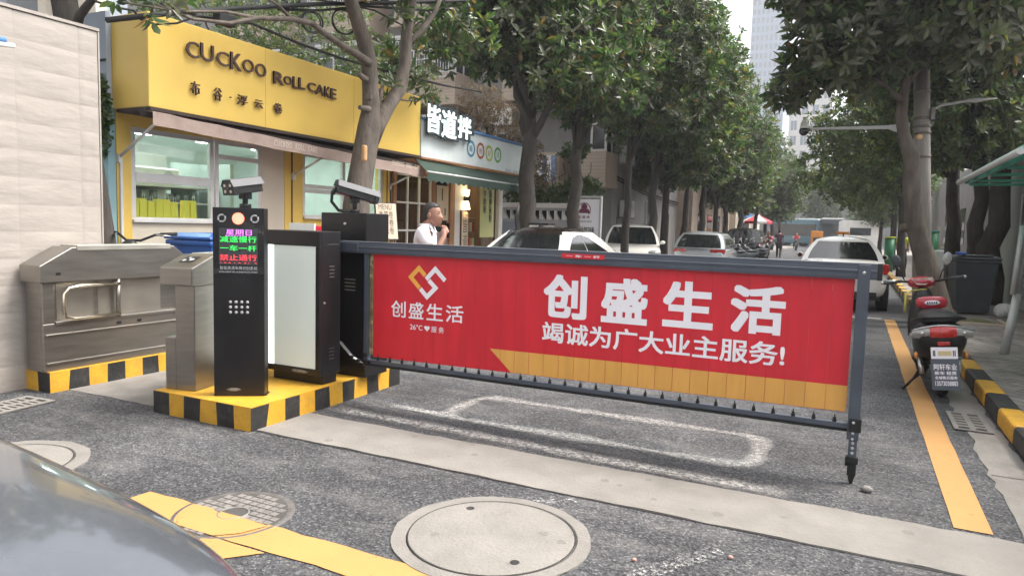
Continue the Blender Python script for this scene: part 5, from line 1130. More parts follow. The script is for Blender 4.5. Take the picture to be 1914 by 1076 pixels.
# ------------------------------------------------------------------ red scooter
p0 = at(1760, 742, z=0)
t = thing('scooter', 'red and black electric scooter with an advertising plate, leaning on its stand by the kerb', 'scooter', (p0.x, p0.y, 0), rad(3), rot=(0, rad(-5.5), rad(3)))
def wheel(y, r, par):
    b = MB(); b.torus((0, y, r), r - .052, .052, (1, 0, 0), 30, 10); wh = b.build('wheel', M['rubber'], par)
    b = MB(); b.lathe([(.02, -.03), (r - .08, -.03), (r - .07, .0), (r - .08, .03), (.02, .03)], (0, y, r), 22, axis=(1, 0, 0)); b.build('rim', M['silver'], wh); return wh
wheel(0.05, .215, t); wheel(1.27, .215, t)
def rr(y, z0, z1, w0, w1, n=12, pw=2.6):
    """rounded ring in the xz plane"""
    zc, hz = (z0 + z1) / 2, (z1 - z0) / 2; o = []
    for k in range(n):
        a = 2 * math.pi * k / n; c, s_ = math.cos(a), math.sin(a); q = (s_ + 1) / 2; ww = w0 + (w1 - w0) * q
        o.append(Vector((math.copysign(abs(c) ** (2 / pw), c) * ww, y, zc + math.copysign(abs(s_) ** (2 / pw), s_) * hz)))
    return o
b = MB(); b.loft([rr(-.20, .52, .67, .12, .17), rr(-.15, .42, .71, .18, .22), rr(.0, .34, .73, .215, .24), rr(.22, .30, .72, .22, .225), rr(.45, .30, .69, .18, .165), rr(.60, .22, .55, .17, .14)], smooth=True); b.build('tail_body', M['black_plastic'], t, subsurf=1)
b = MB(); b.loft([rr(.50, .22, .30, .16, .16), rr(.8, .20, .28, .15, .15), rr(.98, .20, .30, .13, .13)]); b.build('footboard', M['black_plastic'], t)
b = MB(); b.loft([rr(-.13, .70, .755, .14, .12), rr(-.08, .695, .80, .175, .15), rr(.1, .69, .81, .175, .15), rr(.35, .68, .80, .16, .13), rr(.55, .66, .775, .12, .1), rr(.62, .67, .74, .08, .06)]); b.build('seat', mat('seat_vinyl', (.014, .014, .016), .45, bump=.3, bscale=120), t, subsurf=1)
b = MB(); b.loft([rr(.92, .24, .80, .19, .15), rr(1.0, .22, .98, .20, .13), rr(1.06, .3, 1.0, .14, .10)]); b.build('leg_shield', M['black_plastic'], t, subsurf=1)
# red pad with an oval label in front of the seat
b = MB(); b.loft([rr(.40, .80, .895, .115, .115, 16, 3), rr(.42, .785, .91, .135, .135, 16, 3), rr(.47, .785, .91, .135, .135, 16, 3), rr(.49, .80, .895, .12, .12, 16, 3)], smooth=True); pad = b.build('red_pad', M['scooter_red'], t)
b = MB(); b.loft([rr(.392, .825, .872, .066, .066, 18, 2.2), rr(.41, .825, .872, .066, .066, 18, 2.2)]); lb = b.build('oval_label', M['white_letter'], pad)
b = MB()
for k in range(5): b.bb(-.045 + k * .019, -.034 + k * .019, .3895, .3915, .838 + .004 * (k % 2), .862)
b.build('label_mark', M['bin_grey'], lb)
b = MB(); b.tube([(0, .46, .72), (0, .45, .82)], .05, 8); b.build('pad_bracket', M['black_plastic'], t)
# tail lamp unit: wide clear lens with a red middle and a chrome rim above
def bow(x): return -.215 + .30 * abs(x) ** 1.8 * 2.2
def lens(x0, x1, z0, z1, m_, name, off, n=8, par=t):
    b = MB(); vs = []
    for i in range(n + 1):
        x = x0 + (x1 - x0) * i / n; drop = .05 * (abs(x) / .24) ** 2
        for z, y in ((z0 + drop * .2, bow(x) + .045), ((z0 + z1) / 2, bow(x) - .012), (z1 - drop * 1.0, bow(x) + .035)): vs.append((x, y - off, z))
    b.add(vs, [(i * 3 + j, (i + 1) * 3 + j, (i + 1) * 3 + j + 1, i * 3 + j + 1) for i in range(n) for j in range(2)], 0, True); return b.build(name, m_, par)
cl = lens(-.245, .245, .565, .69, M['clear_lens'], 'indicator_lens', .0, 14); lens(-.105, .105, .562, .69, M['tail_red'], 'tail_light', .006, 8)
for s in (-1, 1):
    b = MB(); b.sph((s * .165, bow(.165) - .006, .625), (.016, .012, .016), 10, 8); b.build('indicator_bulb', M['silver'], cl)
b = MB(); b.tube([(x, bow(x) + .025, .695 - .05 * (x / .24) ** 2) for x in [(-.25 + .5 * i / 16) for i in range(17)]], .007, 8); b.build('chrome_rim', M['silver'], t)
b = MB(); b.tube([(-.19, .25, .70), (-.20, -.02, .74), (-.12, -.16, .765), (0, -.19, .77), (.12, -.16, .765), (.20, -.02, .74), (.19, .25, .70)], .014, 8); b.build('grab_rail', M['black_metal'], t)
b = MB(); b.bb(-.05, .05, -.215, -.19, .515, .55); b.build('rear_reflector', M['tail_red'], t, bevel=.006)
b = MB(); b.loft([rr(-.16, .38, .56, .11, .12), rr(.05, .40, .56, .11, .12)]); b.add([(-.085, -.17, .5), (.085, -.17, .5), (.085, -.245, .14), (-.085, -.245, .14)], [(0, 1, 2, 3), (3, 2, 1, 0)]); b.build('mudguard', M['black_plastic'], t)
Qp = Matrix.Rotation(rad(-12), 4, 'X')
b = MB(); b.M = Matrix.Translation((0, -.205, .50)) @ Qp; b.bb(-.105, .105, -.006, 0, -.105, .0); pl = b.build('number_plate', M['white_letter'], t, bevel=.003)
b = MB(); b.M = Matrix.Translation((0, -.205, .50)) @ Qp; b.bb(-.05, .055, -.0085, -.0065, -.075, -.035); b.build('plate_panel', mat('plate_yellow', (.6, .5, .25), .5), pl)
b = MB(); b.M = Matrix.Translation((0, -.205, .50)) @ Qp
for x in (-.085, -.075, .07, .083): b.bb(x - .004, x + .004, -.0085, -.0065, -.08, -.03)
b.build('plate_mark', M['bin_grey'], pl)
b = MB(); b.M = Matrix.Translation((0, -.205, .50)) @ Qp; b.bb(-.112, .112, -.005, 0, -.385, -.107); ap = b.build('advertising_plate', mat('slate_plate', (.06, .075, .10), .4), t, bevel=.003)
b = MB(); b.M = Matrix.Translation((0, -.205, .50)) @ Qp
b.text('pl1', (-.09, -.0068, -.205), (1, 0, 0), (0, 0, 1), .18, .055); b.text('pl2', (-.085, -.0068, -.248), (1, 0, 0), (0, 0, 1), .17, .033); b.text('pl3', (-.085, -.0068, -.288), (1, 0, 0), (0, 0, 1), .175, .03); b.text('pl4', (-.085, -.0068, -.345), (1, 0, 0), (0, 0, 1), .175, .042); b.build('plate_lettering', M['white_letter'], ap)
# front end and handlebar (turned left)
b = MB(); b.tube([(0, 1.27, .22), (0, 1.17, .5), (0, 1.06, .95)], .03, 10); b.build('fork', M['black_metal'], t)
b = MB(); b.loft([rr(.98, .99, 1.035, .05, .09, 14), rr(1.03, .95, 1.075, .14, .14, 14), rr(1.13, .93, 1.07, .14, .13, 14), rr(1.20, .96, 1.03, .07, .06, 14)], smooth=True); hs_ = b.build('handlebar_cowl', M['scooter_red'], t, subsurf=1)
b = MB(); b.add([(-.10, .999, 1.05), (.09, .999, 1.065), (.10, 1.0, 1.02), (.02, .985, .985), (-.06, .985, .99)], [(0, 4, 3, 2, 1), (0, 1, 2, 3, 4)]); b.build('instrument', mat('instrument_face', (.55, .52, .45), .25, var=.3, vscale=30), hs_)
for s in (-1, 1):
    b = MB(); b.tube([(s * .10, 1.06, 1.015), (s * .2, 1.05, 1.03), (s * .36, .99, 1.055 if s > 0 else 1.02)], .014, 8); hb = b.build('handlebar', M['black_metal'], t)
    b = MB(); b.tube([(s * .24, 1.035, 1.037 if s > 0 else 1.02), (s * .375, .985, 1.058 if s > 0 else 1.02)], .02, 10); b.build('grip', M['bin_grey'], hb)
    b = MB(); b.sph((s * .378, .984, 1.058 if s > 0 else 1.02), .017, 10, 7); b.build('bar_end', M['silver'], hb)
    b = MB(); b.tube([(s * .20, 1.09, 1.03), (s * .36, 1.07, 1.04)], .007, 6); b.build('brake_lever', M['silver'], hb)
    b = MB(); b.tube([(s * .16, 1.07, 1.03), (s * .19, 1.06, 1.12), (s * .23, 1.05, 1.19)], .007, 6); mr = b.build('mirror_stalk', M['black_metal'], t)
    b = MB(); b.sph((s * .235, 1.04, 1.25), (.045, .015, .07), 12, 8, rot=(0, s * .25, 0)); b.build('mirror', M['bin_grey'] if s < 0 else M['clear_lens'], mr)
b = MB(); b.tube([(-.12, .93, .93), (-.17, .9, .90), (-.185, .86, .80), (-.19, .85, .72)], .016, 8, flat=.5); b.tube([(-.12, .93, .93), (-.02, .90, .945), (.02, .90, .94)], .014, 8, flat=.5); b.build('yellow_strap', mat('dull_yellow_webbing', (.42, .38, .09), .7), t)
for s in (-1, 1):
    b = MB(); b.tube([(s * .16, .10, .36), (s * .15, .02, .22)], .022, 8); b.build('shock_absorber', M['silver'], t)
    b = MB(); b.sph((s * .20, -.03, .40), (.02, .03, .035), 8, 6); b.build('side_reflector', M['amber'], t)
b = MB(); b.tube([(-.10, .30, .27), (-.20, .24, .13), (-.30, .20, .03)], .012, 8); b.tube([(-.06, .26, .24), (-.2, .33, .10), (-.24, .36, .04)], .010, 8); b.build('side_stand', M['black_metal'], t)
b = MB(); b.sph((.20, .3, .45), (.02, .2, .12), 10, 7); b.sph((-.20, .3, .45), (.02, .2, .12), 10, 7); b.build('side_trim', M['clear_lens'], t)

# ------------------------------------------------------------------ parked motorbikes, buses, truck far down the street
def motorbike(label, loc, rz, col, group=None):
    t = thing('motorbike', label, 'motorbike', loc, rz, group)
    for y in (-.6, .62):
        b = MB(); b.torus((0, y, .27), .22, .05, (1, 0, 0), 20, 8); wh = b.build('wheel', M['rubber'], t); b = MB(); b.lathe([(.01, -.02), (.17, -.02), (.17, .02), (.01, .02)], (0, y, .27), 14, axis=(1, 0, 0)); b.build('rim', M['silver'], wh)
    b = MB(); b.loft([rr(-.75, .62, .74, .05, .06), rr(-.4, .5, .76, .13, .14), rr(.05, .35, .72, .14, .12), rr(.4, .4, .95, .15, .12), rr(.6, .7, 1.0, .10, .08)]); b.build('body', col, t, subsurf=1)
    b = MB(); b.loft([rr(-.65, .74, .80, .10, .10), rr(-.2, .72, .83, .13, .12), rr(.05, .72, .80, .10, .09)]); b.build('seat', M['black_plastic'], t)
    b = MB(); b.tube([(-.36, .36, 1.06), (-.15, .45, 1.03), (.15, .45, 1.03), (.36, .36, 1.06)], .016, 8); b.build('handlebar', M['black_metal'], t)
    b = MB(); b.tube([(0, .62, .3), (0, .45, 1.0)], .03, 8); b.build('fork', M['silver'], t)
    for s in (-1, 1):
        b = MB(); b.tube([(s * .2, .45, 1.03), (s * .27, .43, 1.18)], .007, 6); b.sph((s * .29, .43, 1.22), (.05, .02, .04), 8, 6); b.build('mirror', M['silver'], t)
    return t
p = at(1395, 472, d=27); motorbike('dark motorbike with a silver fairing, left of the man in the plum top', (p.x, p.y, 0), rad(150), M['bin_grey'])
p = at(1425, 470, d=30); motorbike('black motorbike parked beside the walking man in the plum top', (p.x, p.y, 0), rad(170), M['car_dark'])
bikes = [o for o in bpy.data.objects if o.get('category') == 'motorbike']
for q, (u, v, d, rz, lab) in enumerate(((1376, 474, 25.5, 165, 'leftmost dark motorbike of the roadside cluster, beside the silver hatchback'), (1408, 471, 29, 140, 'motorbike squeezed between two others in the roadside cluster'), (1434, 469, 33, 185, 'motorbike nearest the sitting person in pale clothes'))):
    p = at(u, v, d=d); copy_tree(bikes[q % 2], (p.x, p.y, 0), rad(rz), lab)
p = at(1488, 462, d=62); motorbike('small motorbike far down the road ridden by a person with a red top', (p.x, p.y, 0), rad(180), M['bin_grey'])
def bus(name, label, cat, c, rz, L_, W_, H_, body, extra=None):
    t = thing(name, label, cat, c, rz); b = MB(); b.bb(-W_ / 2, W_ / 2, -L_ / 2, L_ / 2, .35, H_); b.build('body', M[body], t, bevel=.12, seg=3)
    b = MB(); b.bb(-W_ / 2 - .01, W_ / 2 + .01, -L_ / 2 + .4, L_ / 2 - .3, 1.25, H_ - .55); b.bb(-W_ / 2 + .15, W_ / 2 - .15, -L_ / 2 - .012, L_ / 2 + .012, 1.2, H_ - .5); b.build('windows', M['dark_glass'], t)
    b = MB(); b.bb(-W_ / 2 + .1, W_ / 2 - .1, -L_ / 2 + .2, L_ / 2 - .2, H_, H_ + .12); b.build('roof_pod', M['white_paint'], t, bevel=.04)
    for y in (-L_ / 2 + 1.8, L_ / 2 - 1.8):
        for s in (-1, 1): b = MB(); b.lathe([(.1, -.12), (.46, -.12), (.46, .12), (.1, .12)], (s * (W_ / 2 - .13), y, .46), 18, axis=(1, 0, 0)); b.build('wheel', M['rubber'], t)
    return t
p = at(1482, 455, d=80); bus('city_bus', 'teal-blue bus crossing the far end of the street, left one', 'bus', (p.x - .2, p.y + 6, 0), rad(86), 5.6, 2.5, 3.2, 'bus_blue')
p = at(1549, 455, d=76); bus('city_bus', 'dark bus with a pale roof pod at the far end of the street', 'bus', (p.x, p.y + 4, 0), rad(4), 8, 2.4, 3.15, 'bin_grey')
p = at(1598, 450, d=66); t = thing('box_truck', 'white van at the far end of the street behind the taxi', 'van', (p.x + .2, p.y + 4, 0), rad(4)); b = MB(); b.bb(-1.6, 1.6, -3, 3, .4, 2.9); b.build('box', M['white_paint'], t, bevel=.06); b = MB(); b.bb(-.9, .9, -3.02, -3.0, 1.5, 2.2); b.build('rear_window', M['dark_glass'], t)
for s in (-1, 1): b = MB(); b.lathe([(.1, -.12), (.4, -.12), (.4, .12), (.1, .12)], (s * 1.3, -2, .4), 18, axis=(1, 0, 0)); b.build('wheel', M['rubber'], t)
p = at(1526, 452, d=60); t = thing('delivery_trike', 'orange cargo tricycle standing in front of the far buses', 'tricycle', (p.x, p.y, 0), rad(5)); b = MB(); b.bb(-.45, .45, -.7, .7, .55, 1.75); b.build('cargo_box', M['orange'], t, bevel=.04); b = MB(); b.bb(-.3, .3, -.712, -.70, .85, 1.2); b.build('dark_mark', M['black_plastic'], t)
for s in (-1, 1): b = MB(); b.torus((s * .42, -.2, .27), .21, .05, (1, 0, 0), 18, 7); b.build('wheel', M['rubber'], t)
b = MB(); b.bb(-.3, .3, .7, 1.3, .45, .75); b.build('cab', M['black_plastic'], t)
# ------------------------------------------------------------------ right pavement furniture
wheelie_bin('wheeled_bin', 'tall dark grey wheeled bin with closed lid on the right pavement', 'bin', (1.93, 15.1, 0.125), rad(6), M['bin_grey'], M['bin_grey'], (1.18, 1.0, 1.0))
b = MB(); b.bb(1.62, 1.78, 14.70, 14.82, 1.19, 1.24); tag(b.build('crumpled_wrapper', M['blue_plastic'], bevel=.02), 'blue wrapper lying on the lid of the dark grey bin', 'wrapper')
b = MB(); b.sph((2.42, 14.85, .24), (.16, .12, .13), 9, 6); b.sph((2.36, 14.78, .20), (.10, .10, .09), 8, 6); tag(b.build('plastic_bag', M['plastic_bag']), 'crumpled white plastic bag beside the foot of the dark grey bin', 'plastic bag')
# concrete pole with camera arm and lamp
t = thing('utility_pole', 'tall round concrete pole with metal bands beside the leaning tree', 'pole', (1.12, 14.06, .12))
tp = Vector((.815, 14.06, 4.52)); bt = Vector((1.12, 14.06, .1)); up = (tp - bt).normalized()
b = MB(); b.tube([bt, tp], [.155, .118], 22); b.build('shaft', M['pole_concrete'], t, True)
rusty = mat('rusty_band', (.20, .16, .14), .6, .4, var=.3)
for z, r in ((3.50, .135), (3.36, .137), (3.25, .14), (3.95, .13), (2.85, .14)): b = MB(); c = bt + up * ((z - bt.z) / up.z); b.tube([c - up * .022, c + up * .022], r, 20); b.build('band', rusty, t, True)
b = MB(); b.tube([tp + Vector((-.10, 0, -.18)), tp + Vector((-.06, 0, .05)), tp + Vector((.05, 0, .08)), tp + Vector((.12, 0, .03))], .035, 8); b.build('top_bracket', bpy.data.materials['rusty_band'], t, True)
t = thing('camera_arm', 'long pale tapering bracket reaching left from the concrete pole', 'bracket', (.85, 13.95, 3.35))
b = MB()
A = at(1700, 240, y=13.95); B_ = at(1660, 243, y=13.95); C_ = at(1512, 242, y=13.95)
b.add([A + Vector((0, y, z)) for y, z in ((-.04, -.13), (.04, -.13), (.04, .09), (-.04, .09))] + [at(1660, 238, y=13.95) + Vector((0, y, z)) for y, z in ((-.035, -.03), (.035, -.03), (.035, .03), (-.035, .03))] + [at(1514, 241, y=13.95) + Vector((0, y, z)) for y, z in ((-.03, -.016), (.03, -.016), (.03, .016), (-.03, .016))],
      [(3, 2, 1, 0), (8, 9, 10, 11)] + [(k * 4 + i, k * 4 + (i + 1) % 4, (k + 1) * 4 + (i + 1) % 4, (k + 1) * 4 + i) for k in range(2) for i in range(4)]); b.build('arm', M['lamp_grey'], t, True, bevel=.004)
p = at(1503, 240, y=13.95)
t = thing('dome_camera', 'small dark dome camera hanging at the tip of the long bracket', 'camera', p)
b = MB(); b.cyl(p + Vector((0, 0, -.06)), p + Vector((0, 0, .10)), .075, .06, 16); b.cyl(p + Vector((0, 0, .10)), p + Vector((0, 0, .20)), .04, .03, 12); b.tube([p + Vector((0, 0, .05)), p + Vector((.14, 0, .0))], .02, 8); b.build('housing', M['white_paint'], t, True)
b = MB(); b.sph(p + Vector((0, 0, -.05)), .085, 16, 10); b.build('dome', M['car_glass'], t, True)
t = thing('street_lamp', 'flat pale street lamp head on a curved arm right of the concrete pole', 'street lamp', (1.05, 14.06, 3.6))
p = [at(*q, y=14.0) for q in ((1745, 222), (1745, 205), (1760, 197), (1800, 190), (1815, 188))]
b = MB(); b.tube(p, .022, 8); b.build('arm', M['lamp_grey'], t, True)
b = MB(); b.tube([at(*q, y=14.0) for q in ((1800, 189), (1812, 188), (1826, 188), (1842, 186), (1864, 184))], [.02, .075, .085, .05, .02], 12, flat=.45); b.build('lamp_head', M['lamp_grey'], t, True)
p = at(1744, 213, y=14.0); b = MB(); b.box(p, (.06, .09, .20)); b.build('junction_box', M['pole_concrete'], t, True, bevel=.006)
p = at(1753, 218, y=14.05); b = MB(); b.box(p, (.04, .03, .12)); b.build('tag_plate', M['trousers'], t, True)

# notice board with a green canopy
t = thing('notice_board', 'stainless notice board with glass front under a sloping green-lined canopy at the right edge', 'notice board', (1.74, 9.2, .125))
def lean(p): return p
for y in (10.05, 7.7):
    b = MB(); b.tube([(1.68, y, .12), (1.76, y, .85)], .048, 16); b.tube([(1.755, y, .84), (1.84, y, 2.35)], .034, 12); b.tube([(1.70, y - .06, .84), (1.74, y - .06, 1.65)], .03, 10); b.build('post', M['lamp_grey'], t, True)
b = MB(); b.bb(1.80, 1.86, 7.7, 10.05, .80, .86); b.bb(1.80, 1.90, 7.7, 10.05, 2.12, 2.18); b.bb(1.80, 1.86, 9.95, 10.01, .86, 2.12); b.build('frame', M['steel'], t, True, bevel=.005)
b = MB(); b.bb(1.805, 1.812, 7.75, 9.95, .86, 2.12); b.build('glass_front', M['glass'], t, True)
b = MB(); b.bb(1.87, 1.89, 7.75, 9.95, .86, 2.12); b.build('back_board', M['pale_green'], t, True)
b = MB()
for k in range(4): b.bb(1.862, 1.868, 7.85 + k * .52, 8.25 + k * .52, 1.0, 1.55); b.bb(1.862, 1.868, 7.85 + k * .52, 8.25 + k * .52, 1.62, 2.0)
b.build('notice_sheet', M['white_letter'], t, True)
b = MB(); vs = []
b.add([(1.16, 7.0, 2.20), (1.16, 10.75, 2.20), (1.84, 10.75, 2.62), (1.84, 7.0, 2.62), (2.5, 7.0, 2.22), (2.5, 10.75, 2.22)], [(0, 3, 2, 1), (3, 4, 5, 2)]); rf = b.build('canopy', M['fibreglass'], t, True); so = rf.modifiers.new('solid', 'SOLIDIFY'); so.thickness = .035; so.offset = 1
b = MB(); b.tube([(1.15, 6.95, 2.195), (1.15, 10.78, 2.195)], .03, 8); b.tube([(1.15, 10.78, 2.205), (1.84, 10.78, 2.625), (2.5, 10.78, 2.22)], .03, 8); b.build('eave_board', M['lamp_grey'], t, True)
b = MB()
for y in (7.2, 8.1, 9.0, 9.9, 10.6): b.tube([(1.20, y, 2.18), (1.84, y, 2.575), (2.45, y, 2.20)], .02, 6); b.tube([(1.25, y, 2.16), (2.3, y, 2.16)], .018, 6); b.tube([(1.84, y, 2.16), (1.84, y, 2.56)], .018, 6)
for x, z in ((1.26, 2.19), (1.5, 2.345), (1.84, 2.57)): b.tube([(x, 7.0, z), (x, 10.7, z)], .022, 6)
b.bb(1.79, 1.87, 10.02, 10.10, 1.75, 2.30); b.build('green_rafter', M['green_steel'], t, True)

# pale wall / low building on the right
t = thing('low_building', 'pale green-grey single-storey building along the right pavement', 'building', (3.1, 12, 0))
b = MB(); b.bb(3.0, 8.0, 2.0, 21.0, .0, 3.05); b.build('wall', M['pale_green'], t, True)
b = MB(); b.bb(2.9, 8.1, 1.9, 21.1, 3.05, 3.2); b.build('cornice', mat('pinkish_cornice', (.42, .33, .30), .8, var=.1), t, True)
for y0, y1 in ((16.3, 17.4), (9.0, 10.0)):
    b = MB(); b.bb(2.985, 3.02, y0, y1, .75, 2.35); wn = b.build('window', M['dark_glass'], t, True); b = MB(); b.bb(2.97, 2.984, y0 - .06, y0, .7, 2.4); b.bb(2.97, 2.984, y1, y1 + .06, .7, 2.4); b.bb(2.95, 2.984, y0 - .06, y1 + .06, .69, .748); b.build('frame', M['apt_white'], wn, True)
b = MB(); b.bb(2.94, 2.99, 19.5, 19.6, 0, 3.0); b.bb(2.94, 2.99, 14.2, 14.3, 0, 3.0); b.build('downpipe', M['apt_white'], t, True)
t = thing('brick_shed', 'dim brick and concrete building behind the right-hand trees', 'building', (5, 30, 0)); b = MB(); b.bb(4.2, 12, 24, 60, 0, 4.5); b.build('wall', M['apt_grey'], t, True)
for y in (26, 31, 36, 42): b = MB(); b.bb(4.18, 4.21, y, y + 1.6, 1.2, 2.8); b.build('window', M['dark_glass'], t, True)
# green barrels / posts, hi-vis cart etc.
for (u, v, hgt, lab) in ((1742, 470, 1.55, 'bright green post right of the concrete pole'), (1661, 480, 1.3, 'green bollard bin behind the cream-white sedan')):
    p = at(u, v, d=24 if u > 1700 else 27); t = thing('green_post', lab, 'post', (p.x, p.y, .12)); b = MB(); b.cyl((0, 0, 0), (0, 0, hgt), .17, n=16); b.build('shaft', mat('bright_green', (.015, .16, .07), .5), t); b = MB(); b.cyl((0, 0, hgt), (0, 0, hgt + .05), .19, n=16); b.build('cap', M['hivis'] if u < 1700 else M['green_steel'], t)
p = at(1752, 470, d=26); b = MB(); b.bb(p.x - .05, p.x + .05, p.y - .05, p.y + .05, .12, 1.9); b.bb(p.x + .3, p.x + .4, p.y - .05, p.y + .05, .12, 2.0); b.bb(p.x - .05, p.x + .4, p.y - .05, p.y + .05, 1.1, 1.18); tag(b.build('timber_frame', M['cream']), 'pale timber frame standing right of the green post', 'frame')
p = at(1755, 480, d=23); t = thing('tin_cabinet', 'low pale metal cabinet behind the leaning tree', 'cabinet', (p.x, p.y, .12)); b = MB(); b.bb(-.3, .3, -.2, .2, 0, .95); b.build('case', M['lamp_grey'], t, bevel=.02); b = MB(); b.bb(-.28, .28, -.21, -.2, .05, .9); b.build('door', M['pale_green'], t)

# ------------------------------------------------------------------ people
def figure(name, label, cat, loc, rz, joints, top, bottom, group=None, hair_len=0, H=1.7, shoe='black_plastic', hold=None):
    """joints: dict of points in metres (x right, y forward, z up); one skin body, clothes and hair as its children"""
    t = thing(name, label, cat, loc, rz, group)
    J = {k: Vector(v) for k, v in joints.items()}
    chains = [('pelvis', 'waist', 'chest', 'neck', 'head'), ('chest', 'shl', 'ell', 'wrl', 'hal'), ('chest', 'shr', 'elr', 'wrr', 'har'), ('pelvis', 'hil', 'knl', 'anl', 'tol'), ('pelvis', 'hir', 'knr', 'anr', 'tor')]
    rad_ = dict(pelvis=(.15, .11), waist=(.135, .10), chest=(.155, .11), neck=(.055, .055), head=(.06, .065), shl=(.058, .058), ell=(.042, .042), wrl=(.028, .03), hal=(.034, .022), hil=(.085, .09), knl=(.058, .06), anl=(.038, .042), tol=(.04, .025))
    for k in ('sh', 'el', 'wr', 'ha', 'hi', 'kn', 'an', 'to'): rad_[k + 'r'] = rad_[k + 'l']
    def skin(nm, chains, grow, mt, root, sub=2, only=None, extra=None):
        bm = bmesh.new(); sk = bm.verts.layers.skin.verify(); V = {}
        for c in chains:
            prev = None
            for k in c:
                if only and k not in only: prev = None; continue
                if k not in V:
                    v = bm.verts.new((extra or J)[k] if extra and k in extra else J[k]); r = rad_[k]; v[sk].radius = (r[0] + grow, r[1] + grow); v[sk].use_root = (k == root); V[k] = v
                if prev is not None and prev is not V[k] and not bm.edges.get((prev, V[k])): bm.edges.new((prev, V[k]))
                prev = V[k]
        me = bpy.data.meshes.new(nm); bm.to_mesh(me); bm.free(); me.materials.append(mt)
        o = bpy.data.objects.new(nm, me); COL.objects.link(o); o.parent = t
        m_ = o.modifiers.new('skin', 'SKIN'); m_.use_smooth_shade = True; s_ = o.modifiers.new('subsurf', 'SUBSURF'); s_.levels = sub; s_.render_levels = sub
        return o
    body = skin('body', chains, 0.0, M['skin'], 'pelvis')
    sl = {k: J['ell'].lerp(J['shl'], .35) if k == 'ell' else J['elr'].lerp(J['shr'], .35) for k in ('ell', 'elr')}
    sl['neck'] = J['chest'].lerp(J['neck'], .72); rad_['neck'] = (.062, .06)
    skin('shirt', [('pelvis', 'waist', 'chest', 'neck'), ('chest', 'shl', 'ell'), ('chest', 'shr', 'elr')], .022, top, 'pelvis', only={'pelvis', 'waist', 'chest', 'neck', 'shl', 'ell', 'shr', 'elr'}, extra=sl)
    skin('trousers', [('pelvis', 'hil', 'knl', 'anl'), ('pelvis', 'hir', 'knr', 'anr')], .016, bottom, 'pelvis', only={'pelvis', 'hil', 'knl', 'anl', 'hir', 'knr', 'anr'})
    for s in 'lr':
        b = MB(); a = J['an' + s]; c = J['to' + s]; b.tube([a + Vector((0, 0, -.02)), a.lerp(c, .5) + Vector((0, 0, -.02)), c], [.048, .05, .035], 10); b.build('shoe', M[shoe], t)
    return t, J, body
base = dict(pelvis=(0, 0, .92), waist=(0, .0, 1.08), chest=(0, .01, 1.32), neck=(0, .02, 1.46), head=(0, .05, 1.60), shl=(-.19, .0, 1.40), ell=(-.24, -.03, 1.12), wrl=(-.22, .08, .90), hal=(-.21, .12, .81), shr=(.19, 0, 1.40), elr=(.24, -.03, 1.12), wrr=(.22, .08, .90), har=(.21, .12, .81), hil=(-.09, 0, .88), knl=(-.10, .04, .48), anl=(-.10, .0, .08), tol=(-.11, .16, .04), hir=(.09, 0, .88), knr=(.10, .04, .48), anr=(.10, .0, .08), tor=(.11, .16, .04))
def head_of(t, J, body, hairm, long=False, yaw=0.0):
    c = J['head'] + Vector((0, 0, .01)); Q = Matrix.Translation(c) @ Matrix.Rotation(yaw, 4, 'Z')
    # skull and face as one continuous lofted surface, joined to the neck
    rows = [(-.135, .030, .030, .055), (-.12, .045, .050, .045), (-.10, .056, .072, .030), (-.085, .061, .080, .024), (-.07, .064, .086, .018), (-.055, .067, .091, .012), (-.042, .069, .094, .008), (-.03, .071, .096, .006), (-.015, .073, .099, .002), (0.0, .074, .100, .0), (.035, .076, .099, -.004), (.07, .070, .088, -.008), (.10, .052, .064, -.012), (.118, .024, .030, -.014)]
    b = MB(); b.M = Q; n = 20; rings = []
    for z, rx, ry, yo in rows:
        rg = []
        for k in range(n):
            a = 2 * math.pi * k / n; x, y = math.cos(a) * rx, math.sin(a) * ry + yo
            f = max(0, math.sin(a)) ** 8
            if -.06 < z < .012: y += f * .030 * max(0, 1 - abs(z + .04) / .05)          # nose
            if -.09 < z < -.06: y += f * .010                                     # lips
            if z == 0.0 and .25 < abs(math.cos(a)) < .6 and math.sin(a) > 0: y -= .008   # eye sockets
            rg.append(Vector((x, y, z)))
        rings.append(rg)
    b.loft(rings); b.build('head', M['skin'], body)
    b = MB(); b.M = Q
    for s in (-1, 1): b.sph((s * .076, -.005, -.02), (.012, .022, .033), 8, 6)
    b.build('ear', M['skin'], body)
    b = MB(); b.M = Q
    for s in (-1, 1): b.sph((s * .03, .090, .002), (.010, .004, .005), 8, 6); b.sph((s * .032, .094, .022), (.018, .006, .004), 8, 6)
    b.build('eye', M['hair'], body)
    b = MB(); b.M = Q; rings = []
    for z, rx, ry, yo in [(-.075, .058, .042, -.062), (-.035, .077, .060, -.045), (.01, .080, .070, -.036), (.045, .0785, .086, -.020), (.075, .074, .093, -.008), (.102, .057, .070, -.010), (.122, .028, .034, -.012)]:
        rings.append([Vector((math.cos(2 * math.pi * k / 18) * rx * (1 + .03 * math.sin(k * 5) + RNG.normal(0, .02)), math.sin(2 * math.pi * k / 18) * ry + yo, z)) for k in range(18)])
    b.loft(rings)
    if long: b.loft([[Vector((math.cos(2 * math.pi * k / 12) * rx, math.sin(2 * math.pi * k / 12) * ry - .05, z)) for k in range(12)] for z, rx, ry in ((.05, .08, .06), (-.1, .08, .05), (-.22, .06, .035))])
    b.build('hair', hairm, t)
